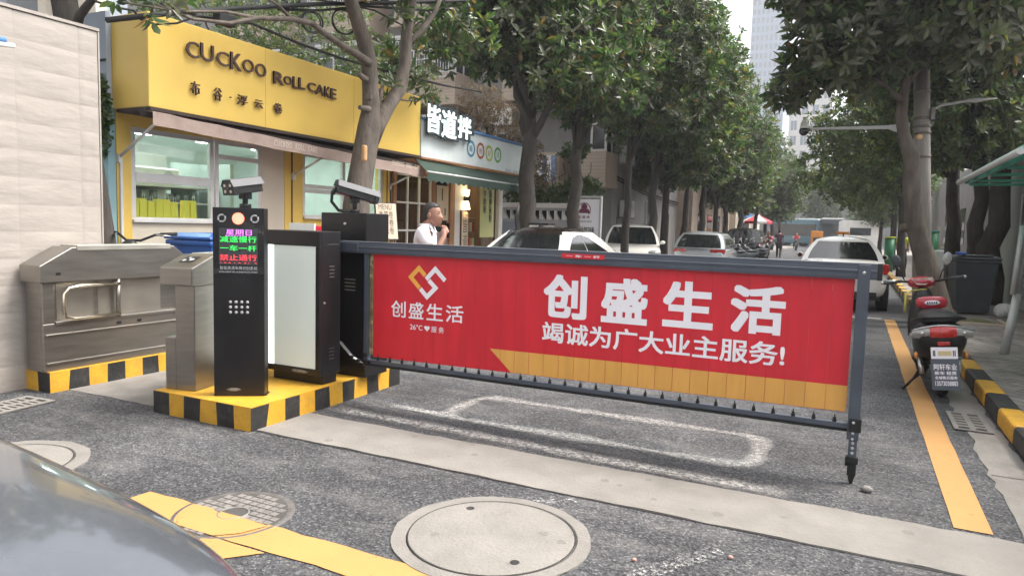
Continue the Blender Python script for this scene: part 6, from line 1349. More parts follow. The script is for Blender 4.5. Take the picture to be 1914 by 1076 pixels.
def hand(t, body, wr, d, palm_n, curl=.6, s=1):
    """five separate bent fingers rooted in the palm"""
    d = Vector(d).normalized(); pn = Vector(palm_n).normalized(); sd = d.cross(pn).normalized(); wr = Vector(wr)
    b = MB(); b.tube([wr, wr + d * .045, wr + d * .085], [.024, .036, .034], 10, flat=.5)
    for k, ln in enumerate((.066, .076, .07, .055)):
        r0 = wr + d * .085 + sd * (-.027 + .018 * k) * s; a = d; pts = [r0]
        for q in range(3): a = (Matrix.Rotation(curl * (.5 + .4 * q), 3, sd) @ a); pts.append(pts[-1] + a * ln * (.45, .32, .25)[q])
        b.tube(pts, [.0095, .009, .008, .006], 8)
    r0 = wr + d * .035 - sd * .03 * s; b.tube([r0, r0 + (d - sd * s * .8 + pn * .3).normalized() * .035, r0 + (d - sd * s * .35 + pn * .5).normalized() * .062], [.012, .0105, .007], 8)
    b.build('hand', M['skin'], body)
# man in white shirt, facing right along the street, hand raised to his mouth
j = dict(base); j.update(head=(0, .085, 1.575), neck=(0, .03, 1.46), shr=(.19, .02, 1.39), elr=(.23, .18, 1.15), wrr=(.10, .25, 1.36), har=(.075, .22, 1.42), knl=(-.10, .10, .48), tol=(-.11, .20, .04), anr=(.10, -.12, .10), tor=(.11, .03, .04))
p = at(793, 450, d=7.6)
t, J, body = figure('person', 'man in a white short-sleeved shirt facing right with a hand raised to his mouth', 'person', (p.x, p.y, 0.0), rad(-72), j, M['shirt'], M['trousers'])
head_of(t, J, body, M['hair'], yaw=rad(-8)); hand(t, body, J['wrr'], (-.35, -.1, .75), (-.6, -.6, 0), .9); hand(t, body, J['wrl'], (0, .2, -1), (1, 0, 0), .4)
b = MB(); c = J['neck']; b.lathe([(.082, -.045), (.078, .0), (.070, .018), (.066, .015), (.074, -.03)], c + Vector((0, -.005, 0)), 20); b.add([c + Vector(q) for q in ((-.06, .06, .0), (0.0, .085, -.05), (-.07, .10, -.085), (-.095, .05, -.04))], [(0, 1, 2, 3), (3, 2, 1, 0)]); b.add([c + Vector(q) for q in ((.06, .06, .0), (0.0, .085, -.05), (.07, .10, -.085), (.095, .05, -.04))], [(0, 1, 2, 3), (3, 2, 1, 0)]); b.build('collar', M['shirt'], t)
# walkers and riders further off
def simple(label, u, v, d, rz, top, bottom, hairm='hair', long=False, sit=False, dz=0.0):
    j = dict(base)
    if sit: j.update(pelvis=(0, 0, .80), waist=(0, .02, .95), chest=(0, .06, 1.18), neck=(0, .08, 1.32), head=(0, .11, 1.46), shl=(-.19, .06, 1.26), shr=(.19, .06, 1.26), ell=(-.25, .2, 1.05), elr=(.25, .2, 1.05), wrl=(-.28, .42, 1.04), wrr=(.28, .42, 1.04), hal=(-.29, .50, 1.05), har=(.29, .50, 1.05), hil=(-.10, .02, .78), hir=(.10, .02, .78), knl=(-.14, .42, .70), knr=(.14, .42, .70), anl=(-.15, .40, .30), anr=(.15, .40, .30), tol=(-.15, .55, .26), tor=(.15, .55, .26))
    else: j.update(knl=(-.10, .14, .49), anl=(-.10, .16, .09), tol=(-.10, .31, .06), knr=(.10, .02, .47), anr=(.10, -.20, .12), tor=(.10, -.06, .05))
    p = at(u, v, d=d); t, J, body = figure('person', label, 'person', (p.x, p.y, dz), rz, j, M[top], M[bottom]); head_of(t, J, body, M[hairm], long); return t
simple('man in a plum top walking away along the left side of the road', 1456, 460, 42, 0, 'plum', 'trousers')
simple('person in pale clothes sitting on the ledge beside the walking man', 1438, 460, 38, rad(150), 'pinkcloth', 'trousers', sit=True)
simple('rider in a red top on the small far motorbike', 1488, 455, 62, rad(180), 'red_cloth', 'trousers', sit=True)
simple('worker in a yellow hi-vis vest on the right pavement behind the pole', 1686, 465, 30, rad(200), 'hivis', 'trousers')
# parasol
p = at(1415, 412, d=45); t = thing('parasol', 'red and white market parasol over the left pavement far down the street', 'parasol', (p.x, p.y, .0))
n = 16
for k in range(8):
    b = MB(); a0, a1 = 2 * math.pi * k / 8, 2 * math.pi * (k + 1) / 8
    b.add([(0, 0, 2.65), (.95 * math.cos(a0), .95 * math.sin(a0), 2.2), (.95 * math.cos(a1), .95 * math.sin(a1), 2.2), (.95 * math.cos(a1), .95 * math.sin(a1), 2.05), (.95 * math.cos(a0), .95 * math.sin(a0), 2.05)], [(0, 1, 2), (1, 4, 3, 2)]); b.build('canopy_panel', M['red_cloth'] if k % 2 else M['white_cloth'], t)
b = MB(); b.cyl((0, 0, 0), (0, 0, 2.65), .02, n=8); b.build('pole', M['silver'], t)
# ------------------------------------------------------------------ foliage
def leaf_mat(name, dark, mid, light, rust, back, rough=.36, f_light=.90, f_rust=.965):
    m = bpy.data.materials.new(name); m.use_nodes = True; t = m.node_tree; b = t.nodes['Principled BSDF']; N = t.nodes.new; L = t.links.new
    g = N('ShaderNodeNewGeometry'); cr = N('ShaderNodeValToRGB'); e = cr.color_ramp.elements
    e[0].position = 0; e[0].color = (*dark, 1); e[1].position = .62; e[1].color = (*mid, 1)
    for p, c in ((f_light, light), (f_rust, rust)): k = e.new(p); k.color = (*c, 1)
    L(g.outputs['Random Per Island'], cr.inputs[0])
    mx = N('ShaderNodeMix'); mx.data_type = 'RGBA'; L(g.outputs['Backfacing'], mx.inputs['Factor']); L(cr.outputs[0], mx.inputs['A']); mx.inputs['B'].default_value = (*back, 1)
    L(mx.outputs['Result'], b.inputs['Base Color']); b.inputs['Roughness'].default_value = rough; b.inputs['Specular IOR Level'].default_value = .6
    tr = N('ShaderNodeBsdfTranslucent'); ml = N('ShaderNodeMix'); ml.data_type = 'RGBA'; ml.blend_type = 'MULTIPLY'; ml.inputs['Factor'].default_value = 1; L(cr.outputs[0], ml.inputs['A']); ml.inputs['B'].default_value = (2.0, 2.2, 1.0, 1); L(ml.outputs['Result'], tr.inputs['Color'])
    ms = N('ShaderNodeMixShader'); ms.inputs[0].default_value = .30; L(b.outputs[0], ms.inputs[1]); L(tr.outputs[0], ms.inputs[2]); L(ms.outputs[0], t.nodes['Material Output'].inputs['Surface'])
    return m
M['leaf'] = leaf_mat('magnolia_leaf', (.015, .034, .015), (.050, .100, .040), (.14, .185, .07), (.22, .12, .04), (.085, .085, .05), f_light=.92, f_rust=.985)
M['leaf2'] = leaf_mat('camphor_leaf', (.026, .05, .024), (.07, .115, .048), (.15, .19, .07), (.22, .18, .05), (.08, .10, .045), .5, .88, .97)
M['leaf_mauve'] = leaf_mat('mauve_leaf', (.10, .06, .055), (.17, .115, .105), (.22, .16, .14), (.12, .10, .06), (.14, .10, .09), .7, .9, .95)
M['vine'] = leaf_mat('vine_leaf', (.02, .045, .015), (.045, .09, .025), (.09, .14, .04), (.10, .12, .05), (.06, .09, .03), .5)

def leaves(blobs, n, per, Ln, Wd, rg, spread=(.55, 1.35), up=.35, hollow=.35):
    """n rosettes of narrow folded leaves spread through ellipsoid blobs -> vertices, faces"""
    B = np.array([[*c, *r] for c, r in blobs]); wgt = B[:, 3] * B[:, 4] * B[:, 5]; wgt = wgt ** .8; wgt /= wgt.sum()
    k = rg.choice(len(B), n, p=wgt); d = rg.normal(size=(n, 3)); d /= np.linalg.norm(d, axis=1)[:, None]
    rr_ = hollow + (1 - hollow) * rg.random(n) ** .55; rr_ *= 1 + .16 * np.sin(d[:, 0] * 5 + k) * np.cos(d[:, 1] * 4 + d[:, 2] * 5 + k * 2)
    c = B[k, :3] + d * B[k, 3:] * rr_[:, None]
    a = d * .7 + np.array([0, 0, up]) + rg.normal(size=(n, 3)) * .45; a /= np.linalg.norm(a, axis=1)[:, None]
    ref = np.where(np.abs(a[:, 2:3]) < .9, [[0, 0, 1.]], [[1., 0, 0]]); u = np.cross(a, ref); u /= np.linalg.norm(u, axis=1)[:, None]; v = np.cross(a, u)
    j = np.tile(np.arange(per), n); R_ = lambda x: np.repeat(x, per, axis=0); A, U, V, C = R_(a), R_(u), R_(v), R_(c); m = n * per
    az = j * 2.4 + rg.random(m) * .9; ti = spread[0] + (spread[1] - spread[0]) * (j / per) + rg.normal(size=m) * .15
    D = A * np.cos(ti)[:, None] + (U * np.cos(az)[:, None] + V * np.sin(az)[:, None]) * np.sin(ti)[:, None]
    Sd = np.cross(D, A) + 1e-6; Sd /= np.linalg.norm(Sd, axis=1)[:, None]; Nn = np.cross(Sd, D)
    l = Ln * (.7 + .6 * rg.random(m)); w_ = (Wd * (.8 + .4 * rg.random(m)))[:, None]; l = l[:, None]; p0 = C + A * ((per - j) * .008)[:, None] + D * .015
    dr = -Nn * l * (.10 + .16 * rg.random((m, 1)))
    vs = np.stack([p0, p0 + D * l * .32 + Sd * w_ * .42 + Nn * w_ * .16, p0 + D * l * .68 + Sd * w_ * .46 + Nn * w_ * .12 + dr * .4, p0 + D * l + dr, p0 + D * l * .68 - Sd * w_ * .46 + Nn * w_ * .12 + dr * .4, p0 + D * l * .32 - Sd * w_ * .42 + Nn * w_ * .16], 1)
    return vs.reshape(-1, 3), m
def leaf_obj(name, blobs, n, per, Ln, Wd, m_, parent, seed, **kw):
    V, m = leaves(blobs, n, per, Ln, Wd, np.random.default_rng(seed), **kw)
    me = bpy.data.meshes.new(name); me.vertices.add(len(V)); me.vertices.foreach_set('co', V.ravel().astype(np.float32))
    q = np.array([[0, 3, 2, 1], [0, 5, 4, 3]]); idx = (q[None] + (np.arange(m) * 6)[:, None, None]).reshape(-1)
    me.loops.add(len(idx)); me.loops.foreach_set('vertex_index', idx.astype(np.int32)); me.polygons.add(m * 2); me.polygons.foreach_set('loop_start', (np.arange(m * 2) * 4).astype(np.int32))
    me.update(calc_edges=True); me.materials.append(m_); o = bpy.data.objects.new(name, me); COL.objects.link(o); o.parent = parent; return o

def wiggle(p0, p1, n, amp, rg): return [Vector(p0).lerp(Vector(p1), i / n) + (Vector(rg.normal(size=3)) * amp if 0 < i < n else Vector()) for i in range(n + 1)]
def street_tree(label, base, H_trunk, lean, blobs, n, seed, r0=.16, group=None, leaf='leaf', Ln=.19, Wd=.075, per=9, bark='bark_dark', world=False, name='magnolia_tree', **kw):
    rg = np.random.default_rng(seed); t = thing(name, label, 'tree', base, 0, group); b = MB()
    top = Vector((lean[0], lean[1], H_trunk)); pts = wiggle((0, 0, -.05), top, 6, .035, rg)
    b.tube(pts, [r0 * 1.25, r0 * 1.02, r0 * .95, r0 * .9, r0 * .84, r0 * .78, r0 * .72], 14)
    for c, r in blobs[:7]:
        e = Vector(c); s = top.lerp(pts[3], rg.random() * .35); p = wiggle(s, e, 5, .10, rg); b.tube(p, [r0 * .5, r0 * .42, r0 * .34, r0 * .26, r0 * .18, r0 * .08], 8)
        for q in range(3):
            f = Vector(rg.normal(size=3)).normalized() * r[0] * .7; b.tube(wiggle(p[3], e + f, 4, .06, rg), [r0 * .22, r0 * .17, r0 * .13, r0 * .09, r0 * .04], 6)
    b.build('trunk', M[bark], t)
    leaf_obj('crown', blobs, n, per, Ln, Wd, M[leaf], t, seed, **kw)
    return t
def crown_blobs(rg, cx, cy, z0, z1, r, k):
    o = []
    for i in range(k):
        z = z0 + (z1 - z0) * (i + .5) / k; q = rg.random() * 6.28; f = r * .42; s = r * (.62 + .22 * math.sin(math.pi * (i + .5) / k))
        o.append(((cx + f * math.cos(q + i * 2.2), cy + f * math.sin(q + i * 2.2), z), (s, s, s * .8)))
    return o
# left row -- each near one gets its own crown
LT = [('thick straight street tree between the nearest white car and the noodle shop', (-6.35, 13.7), .20, (-.05, .1)),
      ('street tree beside the white portrait billboard', (-6.3, 16.2), .17, (.05, .2))]
rg0 = np.random.default_rng(3)
for i, (lab, (x, y), r0, ln) in enumerate(LT):
    bl = crown_blobs(rg0, .0, 0, 4.75, 8.6, 1.85, 7) + [((.9, -.4, 4.45), (1.0, 1.0, .55)), ((-.8, .3, 5.0), (.9, .9, .6)), ((.1, .5, 4.2), (.7, .7, .45))]
    street_tree(lab, (x, y, .15), 3.6, ln, bl, 1850, 11 + i, r0)
far = []
FT = [(-5.95, 19.6, .12), (-5.9, 22.2, .15), (-5.9, 24.0, .14), (-5.95, 26.8, .15), (-5.9, 30.2, .14), (-5.95, 34.2, .15), (-5.9, 37.6, .14), (-5.9, 41.5, .15), (-5.9, 46.5, .15), (-5.9, 52.5, .15), (-6.0, 59, .16), (-6.0, 67, .16)]
FL = ['thin-stemmed street tree before the grey end wall', 'street tree whose trunk cuts across the white off-roader', 'street tree just right of the white off-roader', 'street tree behind the silver hatchback', 'street tree left of the black off-roader', 'street tree behind the black off-roader', 'street tree beyond the black off-roader', 'street tree just short of the parasol', 'street tree rising beside the red and white parasol', 'street tree just past the parasol', 'last but one street tree of the left row before the buses', 'farthest street tree of the left row, by the teal bus']
protos = []
for k in range(3):
    zb = (4.7, 4.1, 3.5)[k]; bl = crown_blobs(rg0, .25, 0, zb, 7.8, 1.9, 7) + [((.9, -.3, zb - .1), (1.0, 1.0, .6)), ((.6, .9, zb), (.9, 1.1, .6))]
    protos.append(street_tree(FL[k], (FT[k][0], FT[k][1], .15 if k else .1), (4.0, 3.6, 3.2)[k], (.1 - .1 * k, .25 * k - .2), bl, 2300, 31 + k, FT[k][2], 'magnolias of the left row', Ln=.16, Wd=.066))
for k in range(3, len(FT)):
    o = copy_tree(protos[(2, 1, 2)[k % 3]], (FT[k][0], FT[k][1], .1), k * 1.3, FL[k])
    if k > 5: o.scale = (1.05, 1.05, .98 - .012 * k)
# nearest left tree: forked, bare below, in front of the yellow shop
t = thing('forked_tree', 'forked grey tree with a pruned stub in front of the yellow shop', 'tree', (-6.25, 8.0, .15))
def tp_(L_, x): return [at(u, v, x=x) for u, v in L_]
b = MB(); X_ = -6.25
tr = [Vector((at(664, 400, x=X_).x, at(664, 400, x=X_).y - .05, .1))] + tp_([(666, 385), (676, 320), (690, 240), (694, 200), (692, 160), (690, 115), (680, 75), (665, 30), (652, -10), (640, -60)], X_)
b.tube(tr, [.20, .185, .17, .165, .125, .112, .108, .105, .095, .085, .08, .07], 16)
b.tube(tp_([(694, 262), (708, 232), (728, 195), (748, 165), (757, 120), (760, 60), (770, 0), (785, -60)], X_ + .02), [.12, .105, .10, .105, .09, .085, .075, .06], 14)
b.tube(tp_([(690, 118), (664, 100), (640, 86), (606, 62), (582, 44), (545, 36), (480, 34), (430, 44), (360, 36), (290, 8)], X_ + .05), [.065, .05, .044, .04, .036, .032, .026, .022, .016, .01], 10)
b.tube(tp_([(758, 85), (785, 62), (812, 25), (830, -20)], X_), [.05, .045, .04, .03], 8)
b.tube(tp_([(694, 160), (735, 185), (780, 190)], X_ - .3), [.03, .02, .01], 6); b.tube(tp_([(700, 210), (712, 180), (715, 160)], X_), [.05, .035, .02], 8)
b.tube(tp_([(480, 34), (420, 22), (330, 22), (230, 4)], X_ + .05), [.022, .018, .014, .008], 6); b.tube(tp_([(545, 36), (520, 10), (470, -20)], X_ + .05), [.022, .016, .01], 6)
for u, v, du, dv in ((690, 205, -18, -4), (684, 150, -14, -12), (688, 180, 14, 14)): b.tube(tp_([(u, v), (u + du, v + dv)], X_ + .05), [.05, .03], 8)
trk = b.build('trunk', M['bark'], t, True)
p = at(681, 286, x=X_ + .17); b = MB(); b.M = Matrix.Translation(p) @ Matrix.Rotation(rad(-30), 4, 'Z')
b.prism([(-.045, -.11), (.045, -.11), (.05, .10), (-.04, .11)], -.03, .03, 'y'); b.build('cut_scar', M['cut_wood'], trk, True, bevel=.02)
tb = root_matrix(t).inverted()
loc = lambda u, v, x, r: (tuple(tb @ at(u, v, x=x)), r)
leaf_obj('crown', [loc(715, 175, -6.3, (.16, .2, .2)), loc(765, 120, -6.5, (.3, .4, .35)), loc(775, 160, -6.7, (.25, .4, .25)), loc(720, 15, -6.3, (.3, .4, .15)), loc(395, 15, -6.2, (.18, .18, .12)), loc(300, 0, -6.2, (.2, .2, .1)), loc(250, 12, -6.2, (.25, .25, .06)), loc(840, 60, -6.4, (.7, .8, .5)), loc(640, -120, -6.2, (1.6, 1.6, .6)), loc(790, -150, -6.0, (1.5, 1.5, .6))], 520, 9, .17, .065, M['leaf'], t, 77)
# leaning trunk between cream wall and yellow shop, and its limb over the wall
t = thing('leaning_tree', 'dark leaning tree trunk rising behind the cream wall next to the yellow shop', 'tree', (-6.75, 4.78, .15))
b = MB(); b.tube([Vector((-6.80, 4.85, .1)), at(190, 470, y=4.8), at(178, 380, y=4.75), at(163, 280, y=4.7), at(142, 150, y=4.7), at(125, 30, y=4.7), at(112, -40, y=4.7), at(90, -160, y=4.7)], [.17, .15, .14, .13, .13, .125, .12, .08], 14)
b.tube([at(140, 60, y=4.65), at(150, 28, y=4.65), at(172, 0, y=4.6), at(200, -40, y=4.6)], [.05, .045, .035, .02], 8); b.build('trunk', M['bark_dark'], t, True)
tb = root_matrix(t).inverted(); loc2 = lambda u, v, y, r: (tuple(tb @ at(u, v, y=y)), r)
leaf_obj('crown', [loc2(178, 8, 4.6, (.10, .1, .12)), loc2(120, -200, 4.6, (1.2, 1.2, .7)), loc2(220, -160, 5.2, (1.0, 1.0, .5))], 190, 8, .16, .06, M['leaf'], t, 78)
# hanging vine on the teal wall
t = thing('climbing_vine', 'green vine hanging over the pale teal wall beside the yellow fascia', 'vine', (-7.72, 5.12, 2.62))
leaf_obj('foliage', [((-.05, 0, .22), (.22, .05, .14)), ((.08, 0, 0.0), (.10, .04, .25)), ((.12, 0, -.25), (.05, .03, .2))], 170, 6, .055, .045, M['vine'], t, 79)
b = MB(); b.tube([(-.2, .02, .32), (.1, .0, .2), (.12, .0, -.3)], .008, 6); b.build('stem', M['bark_dark'], t)
# trees behind the yellow shop and mauve tree behind the noodle shop sign
t = street_tree('pale green bushy tree behind the roof of the yellow shop', (-13.8, 15, 0), 3.0, (.1, 0), [((0, 0, 5.6), (2.6, 2.2, 1.9)), ((2.0, 1.2, 4.9), (1.6, 1.5, 1.3)), ((-2.6, -1.2, 6.4), (2.4, 2, 1.8)), ((-.4, -.6, 4.2), (1.8, 1.6, 1.2))], 2600, 91, .18, leaf='leaf2', Ln=.12, Wd=.05, per=8, name='bushy_tree')
street_tree('dusty mauve-leaved small tree behind the pale noodle shop sign', (-9.3, 17.4, 0), 2.6, (.1, 0), [((.2, 0, 4.0), (.9, .8, .9)), ((-.4, .2, 4.8), (.7, .7, .6)), ((.9, .1, 3.4), (.7, .7, .6)), ((1.4, .2, 2.9), (.5, .6, .5))], 900, 92, .07, leaf='leaf_mauve', Ln=.075, Wd=.035, per=7, name='mauve_tree', bark='bark_dark')
# right row
t = thing('leaning_tree', 'grey leaning tree in front of the concrete pole with a wide crown at upper right', 'tree', (1.30, 13.3, .125))
b = MB(); yy = 13.4
b.tube([Vector((1.36, 13.3, .1))] + [at(u, v, y=yy) for u, v in ((1754, 585), (1742, 530), (1728, 480), (1711, 420), (1703, 340), (1704, 295))] + [at(u, v, y=yy) for u, v in ((1690, 255), (1684, 215), (1690, 170), (1700, 110), (1715, 40))], [.27, .215, .185, .165, .15, .13, .125, .095, .09, .08, .07, .05], 16)
b.tube([at(u, v, y=yy) for u, v in ((1712, 420), (1694, 425), (1680, 428))], [.10, .085, .07], 10)
b.tube([at(u, v, y=yy - .1) for u, v in ((1688, 190), (1640, 150), (1580, 125), (1510, 120))], [.05, .04, .03, .015], 8); b.tube([at(u, v, y=yy) for u, v in ((1695, 150), (1750, 100), (1820, 70), (1890, 60))], [.05, .045, .035, .02], 8)
trk = b.build('trunk', M['bark'], t, True)
b = MB(); b.sph(at(1719, 256, y=yy - .14), (.045, .02, .045), 10, 6); b.build('cut_scar', M['cut_wood'], trk, True)
tb = root_matrix(t).inverted(); l3 = lambda u, v, d, r: (tuple(tb @ at(u, v, d=d)), r)
leaf_obj('crown', [l3(1560, 95, 11.5, (.75, .75, .55)), l3(1505, 150, 12.2, (.45, .5, .33)), l3(1478, 178, 12.6, (.38, .4, .22)), l3(1640, 60, 11.4, (.9, .9, .6)), l3(1510, 130, 11.8, (.5, .6, .38)), l3(1740, 20, 11.0, (1.1, 1.0, .6)), l3(1690, 70, 11.2, (.6, .7, .45)), l3(1830, 30, 10.8, (1.1, 1.0, .6)), l3(1905, 85, 11, (.8, .9, .45)), l3(1830, 85, 10.6, (.65, .7, .4)), l3(1620, 165, 11.8, (.45, .5, .22)), l3(1680, -90, 11.5, (2.2, 2.0, .9)), l3(1860, -80, 11.5, (1.8, 1.8, .9)), l3(1545, 10, 11.9, (.5, .7, .5))], 2500, 9, .20, .08, M['leaf'], t, 101)
RT = [('dark twin-stemmed tree right of the concrete pole, left stem', 1786, 470, 2.1, .17), ('dark thick tree between the grey bin and the pale building', 1822, 500, 2.35, .17), ('broad dark trunk close beside the pale building on the right', 1848, 520, 2.55, .22)]
for i, (lab, u, v, x, r0) in enumerate(RT):
    p = at(u, v, x=x); bl = crown_blobs(rg0, -.3, 0, 3.6, 7.6, 1.9, 6) + [((-1.2, -.2, 3.4), (1.0, 1.0, .6)), ((.6, -.9, 3.5), (1.0, 1.0, .55))]
    street_tree(lab, (p.x, p.y, .12), 3.4, (-.15 + .1 * i, .1), bl, 1500, 111 + i, r0, leaf='leaf2', Ln=.15, Wd=.07, per=8, name='camphor_tree')
RF = [('dark street tree just behind the leaning tree at the right kerb', 1690, 1.45), ('street tree on the right kerb ahead of the cream-white sedan', 1672, 1.40), ('slim street tree right of the far taxi', 1648, 1.45), ('street tree in line with the far taxi at the right kerb', 1632, 1.5), ('street tree beyond the taxi on the right', 1622, 1.6), ('small far street tree near the white van', 1614, 1.7)]
rp = []
for k in range(2):
    bl = crown_blobs(rg0, -.5, 0, 3.0, 7.2, 1.9, 7) + [((-2.5, .2, 3.7), (1.15, 1.2, .8)), ((-2.2, -.5, 4.9), (1.2, 1.2, .9)), ((-1.5, -.3, 2.95), (1.0, 1.0, .6)), ((-.9, .9, 3.2), (1.0, 1.1, .6))]
    p = at(RF[k][1], 430, x=RF[k][2]); rp.append(street_tree(RF[k][0], (p.x, p.y, .12), 3.0, (-.1, .15), bl, 2100, 131 + k, .13, 'street trees of the right row', leaf='leaf2', Ln=.15, Wd=.07, per=8, name='camphor_tree'))
for k in range(2, len(RF)):
    p = at(RF[k][1], 430, x=RF[k][2]); o = copy_tree(rp[k % 2], (p.x, min(p.y, 75), .12), k * 1.1, RF[k][0]); o.scale = (1.0, 1.0, .92)
# trees closing the far end of the street
for i, (x, y, s) in enumerate(((-9, 98, 1.25), (-4.5, 101, 1.35), (.5, 103, 1.5), (5.5, 99, 1.3), (-14, 100, 1.3), (10, 97, 1.3))):
    o = copy_tree(rp[i % 2], (x, y, 0), i * 2.1, ['round dark tree behind the teal bus', 'round dark tree between the two far buses', 'round dark tree above the dark bus', 'round dark tree behind the white van', 'round dark tree left of the teal bus', 'round dark tree behind the right-hand row of trees'][i]); o['group'] = 'trees closing the end of the street'; o.scale = (s, s, s)
# vines along the fence
t = thing('climbing_vine', 'dark vine tangle along the top of the patterned fence', 'vine', (-8.2, 18.6, 2.4)); leaf_obj('foliage', [((0, 0, 0), (1.5, .4, .25)), ((1.3, 0, .2), (.6, .3, .25)), ((.9, .3, 1.2), (.5, .3, .25)), ((-.8, .2, .5), (.7, .3, .4))], 650, 6, .09, .06, M['vine'], t, 141)
b = MB()
for k in range(7): b.tube(wiggle((-1.4 + k * .4, 0, -.4), (-1.1 + k * .42, .2, .9), 5, .12, rg0), .012, 5)
b.build('stem', M['bark_dark'], t)
# mossy tree pit
t = thing('tree_pit', 'mossy tree pit with a brick edge at the foot of the leaning tree', 'tree pit', (1.75, 13.6, .125)); b = MB(); b.sph((0, 0, -.02), (.42, .34, .07), 16, 8); b.build('moss', M['moss'], t)
b = MB(); b.bb(-.5, .5, -.42, -.36, -.01, .03); b.bb(.44, .5, -.36, .4, -.01, .03); b.build('edging', M['apt_beige'], t)
# ------------------------------------------------------------------ apartment block beyond the shops
ap = thing('apartment_block', 'old beige and grey apartment block with tiled balconies behind the shops', 'building', (-7.6, 23.3, 0))
XE, YF = -7.6, 23.3
b = MB(); b.bb(-34, XE, YF, 33.0, 0, 18.0); b.build('wall', M['apt_grey'], ap, True)
b = MB(); b.bb(-34.2, XE + .2, YF - .2, 33.2, 18.002, 18.25); b.build('roof', M['roof_grey'], ap, True)
b = MB(); b.bb(-34, XE + .02, YF - .02, YF - .001, 5.72, 5.9); b.build('floor_band', M['apt_beige'], ap, True)
def apt_window(x0, x1, z0, z1, y=YF, mull=1, cage=False):
    b = MB(); f = .07; y0 = y - .05
    b.bb(x0, x1, y0, y - .002, z0, z0 + f); b.bb(x0, x1, y0, y - .002, z1 - f, z1)
    for k in range(mull + 2): x = x0 + (x1 - x0) * k / (mull + 1); b.bb(max(x0, x - f / 2), min(x1, x + f / 2), y0, y - .002, z0 + f, z1 - f)
    o = b.build('window', M['apt_white'], ap, True); b = MB(); b.bb(x0 + .02, x1 - .02, y - .03, y - .015, z0 + .02, z1 - .02); b.build('pane', M['dark_glass'], o, True)
    return o
def balcony(x0, x1, z, dep=1.25, enclosed=True, cage=False):
    b = MB(); y0 = YF - dep
    b.bb(x0, x1, y0, y0 + .12, z, z + 1.0); b.bb(x0, x0 + .12, y0 + .12, YF - .003, z, z + 1.0); b.bb(x1 - .12, x1, y0 + .12, YF - .003, z, z + 1.0); b.bb(x0 - .04, x1 + .04, y0 - .04, YF - .003, z - .14, z - .002)
    o = b.build('balcony', M['apt_beige'], ap, True)
    b = MB()
    for k in range(7): b.bb(x0 - .004, x1 + .004, y0 - .004, y0 - .001, z + .12 * k + .1, z + .12 * k + .112)
    b.build('tile_joint', M['cream'], o, True)
    if enclosed:
        b = MB(); n = max(2, int((x1 - x0) / .8))
        for k in range(n + 1): x = x0 + .04 + (x1 - x0 - .08) * k / n; b.bb(x - .035, x + .035, y0 + .02, y0 + .09, z + 1.0, z + 2.35)
        for zz in (1.0, 1.85, 2.28): b.bb(x0, x1, y0 + .015, y0 + .095, z + zz, z + zz + .07)
        for k in (0, 1): b.bb((x0, x1 - .07)[k], (x0 + .07, x1)[k], y0 + .1, YF - .003, z + 2.28, z + 2.35); b.bb((x0, x1 - .07)[k], (x0 + .07, x1)[k], y0 + .6, y0 + .66, z + 1.0, z + 2.28)
        w_ = b.build('balcony_window', M['apt_white'], o, True); b = MB(); b.bb(x0 + .03, x1 - .03, y0 + .05, y0 + .06, z + 1.0, z + 2.3); b.bb(x0 + .03, x0 + .04, y0 + .06, YF - .01, z + 1.0, z + 2.3); b.bb(x1 - .04, x1 - .03, y0 + .06, YF - .01, z + 1.0, z + 2.3); b.build('pane', M['dark_glass'], w_, True)
        b = MB(); b.bb(x0 - .03, x1 + .03, y0 - .02, YF - .003, z + 2.352, z + 2.45); b.build('canopy', M['apt_white'], o, True)
    if cage:
        b = MB(); yy = y0 - .45; n = int((x1 - x0) / .11)
        for k in range(n + 1): x = x0 + (x1 - x0) * k / n; b.tube([(x, yy, z + .75), (x, yy, z + 2.1)], .012, 5, smooth=False)
        for zz in (.75, 1.4, 2.1): b.bb(x0, x1, yy - .015, yy + .015, z + zz - .015, z + zz + .015)
        for k in range(5):
            q = yy + .45 * k / 4
            for x in (x0, x1): b.bb(x - .012, x + .012, q - .012, q + .012, z + .75, z + 2.1)
        b.build('window_cage', M['apt_white'], o, True)
    return o
for z in (2.98, 5.9, 8.82):
    balcony(-8.5, -7.45, z, enclosed=True, cage=False)
    balcony(-11.3, -9.1, z, enclosed=z > 3, cage=z > 3)
    balcony(-15.9, -13.2, z, cage=z > 3)
    balcony(-19.6, -17.0, z, cage=z > 6)
    balcony(-24.5, -21.5, z)
    for x in (-12.6, -16.6, -20.7): apt_window(x, x + .95 if x > -13 else x + .3 if x > -17 else x + .9, z + .95, z + 2.3, mull=1 if x != -16.6 else 0)
# end wall towards the street: slit windows, pipes
for y, z0, z1, wd in ((27.6, .3, 2.55, .45), (30.6, .6, 2.2, .9), (27.5, 4.0, 5.6, .9), (30.6, 4.0, 5.6, .9), (30.6, 7.0, 8.5, .9), (27.5, 7.0, 8.5, .9)):
    b = MB(); b.bb(XE - .02, XE + .012, y, y + wd, z0, z1); o = b.build('window', M['dark_glass'], ap, True); b = MB(); b.bb(XE, XE + .03, y - .06, y, z0, z1); b.bb(XE, XE + .03, y + wd, y + wd + .06, z0, z1); b.bb(XE, XE + .05, y - .06, y + wd + .06, z0 - .07, z0 - .002); b.build('frame', M['apt_grey'], o, True)
b = MB()
for y, w_ in ((24.55, .055), (24.9, .04)): b.tube([(XE + .08, y, .1), (XE + .08, y, 9)], w_, 8)
b.tube([(XE + .08, 24.55, 4.4), (XE + .1, 24.1, 4.6), (XE + .08, 24.0, 5.2)], .04, 8); b.build('drain_pipe', M['lamp_grey'], ap, True)
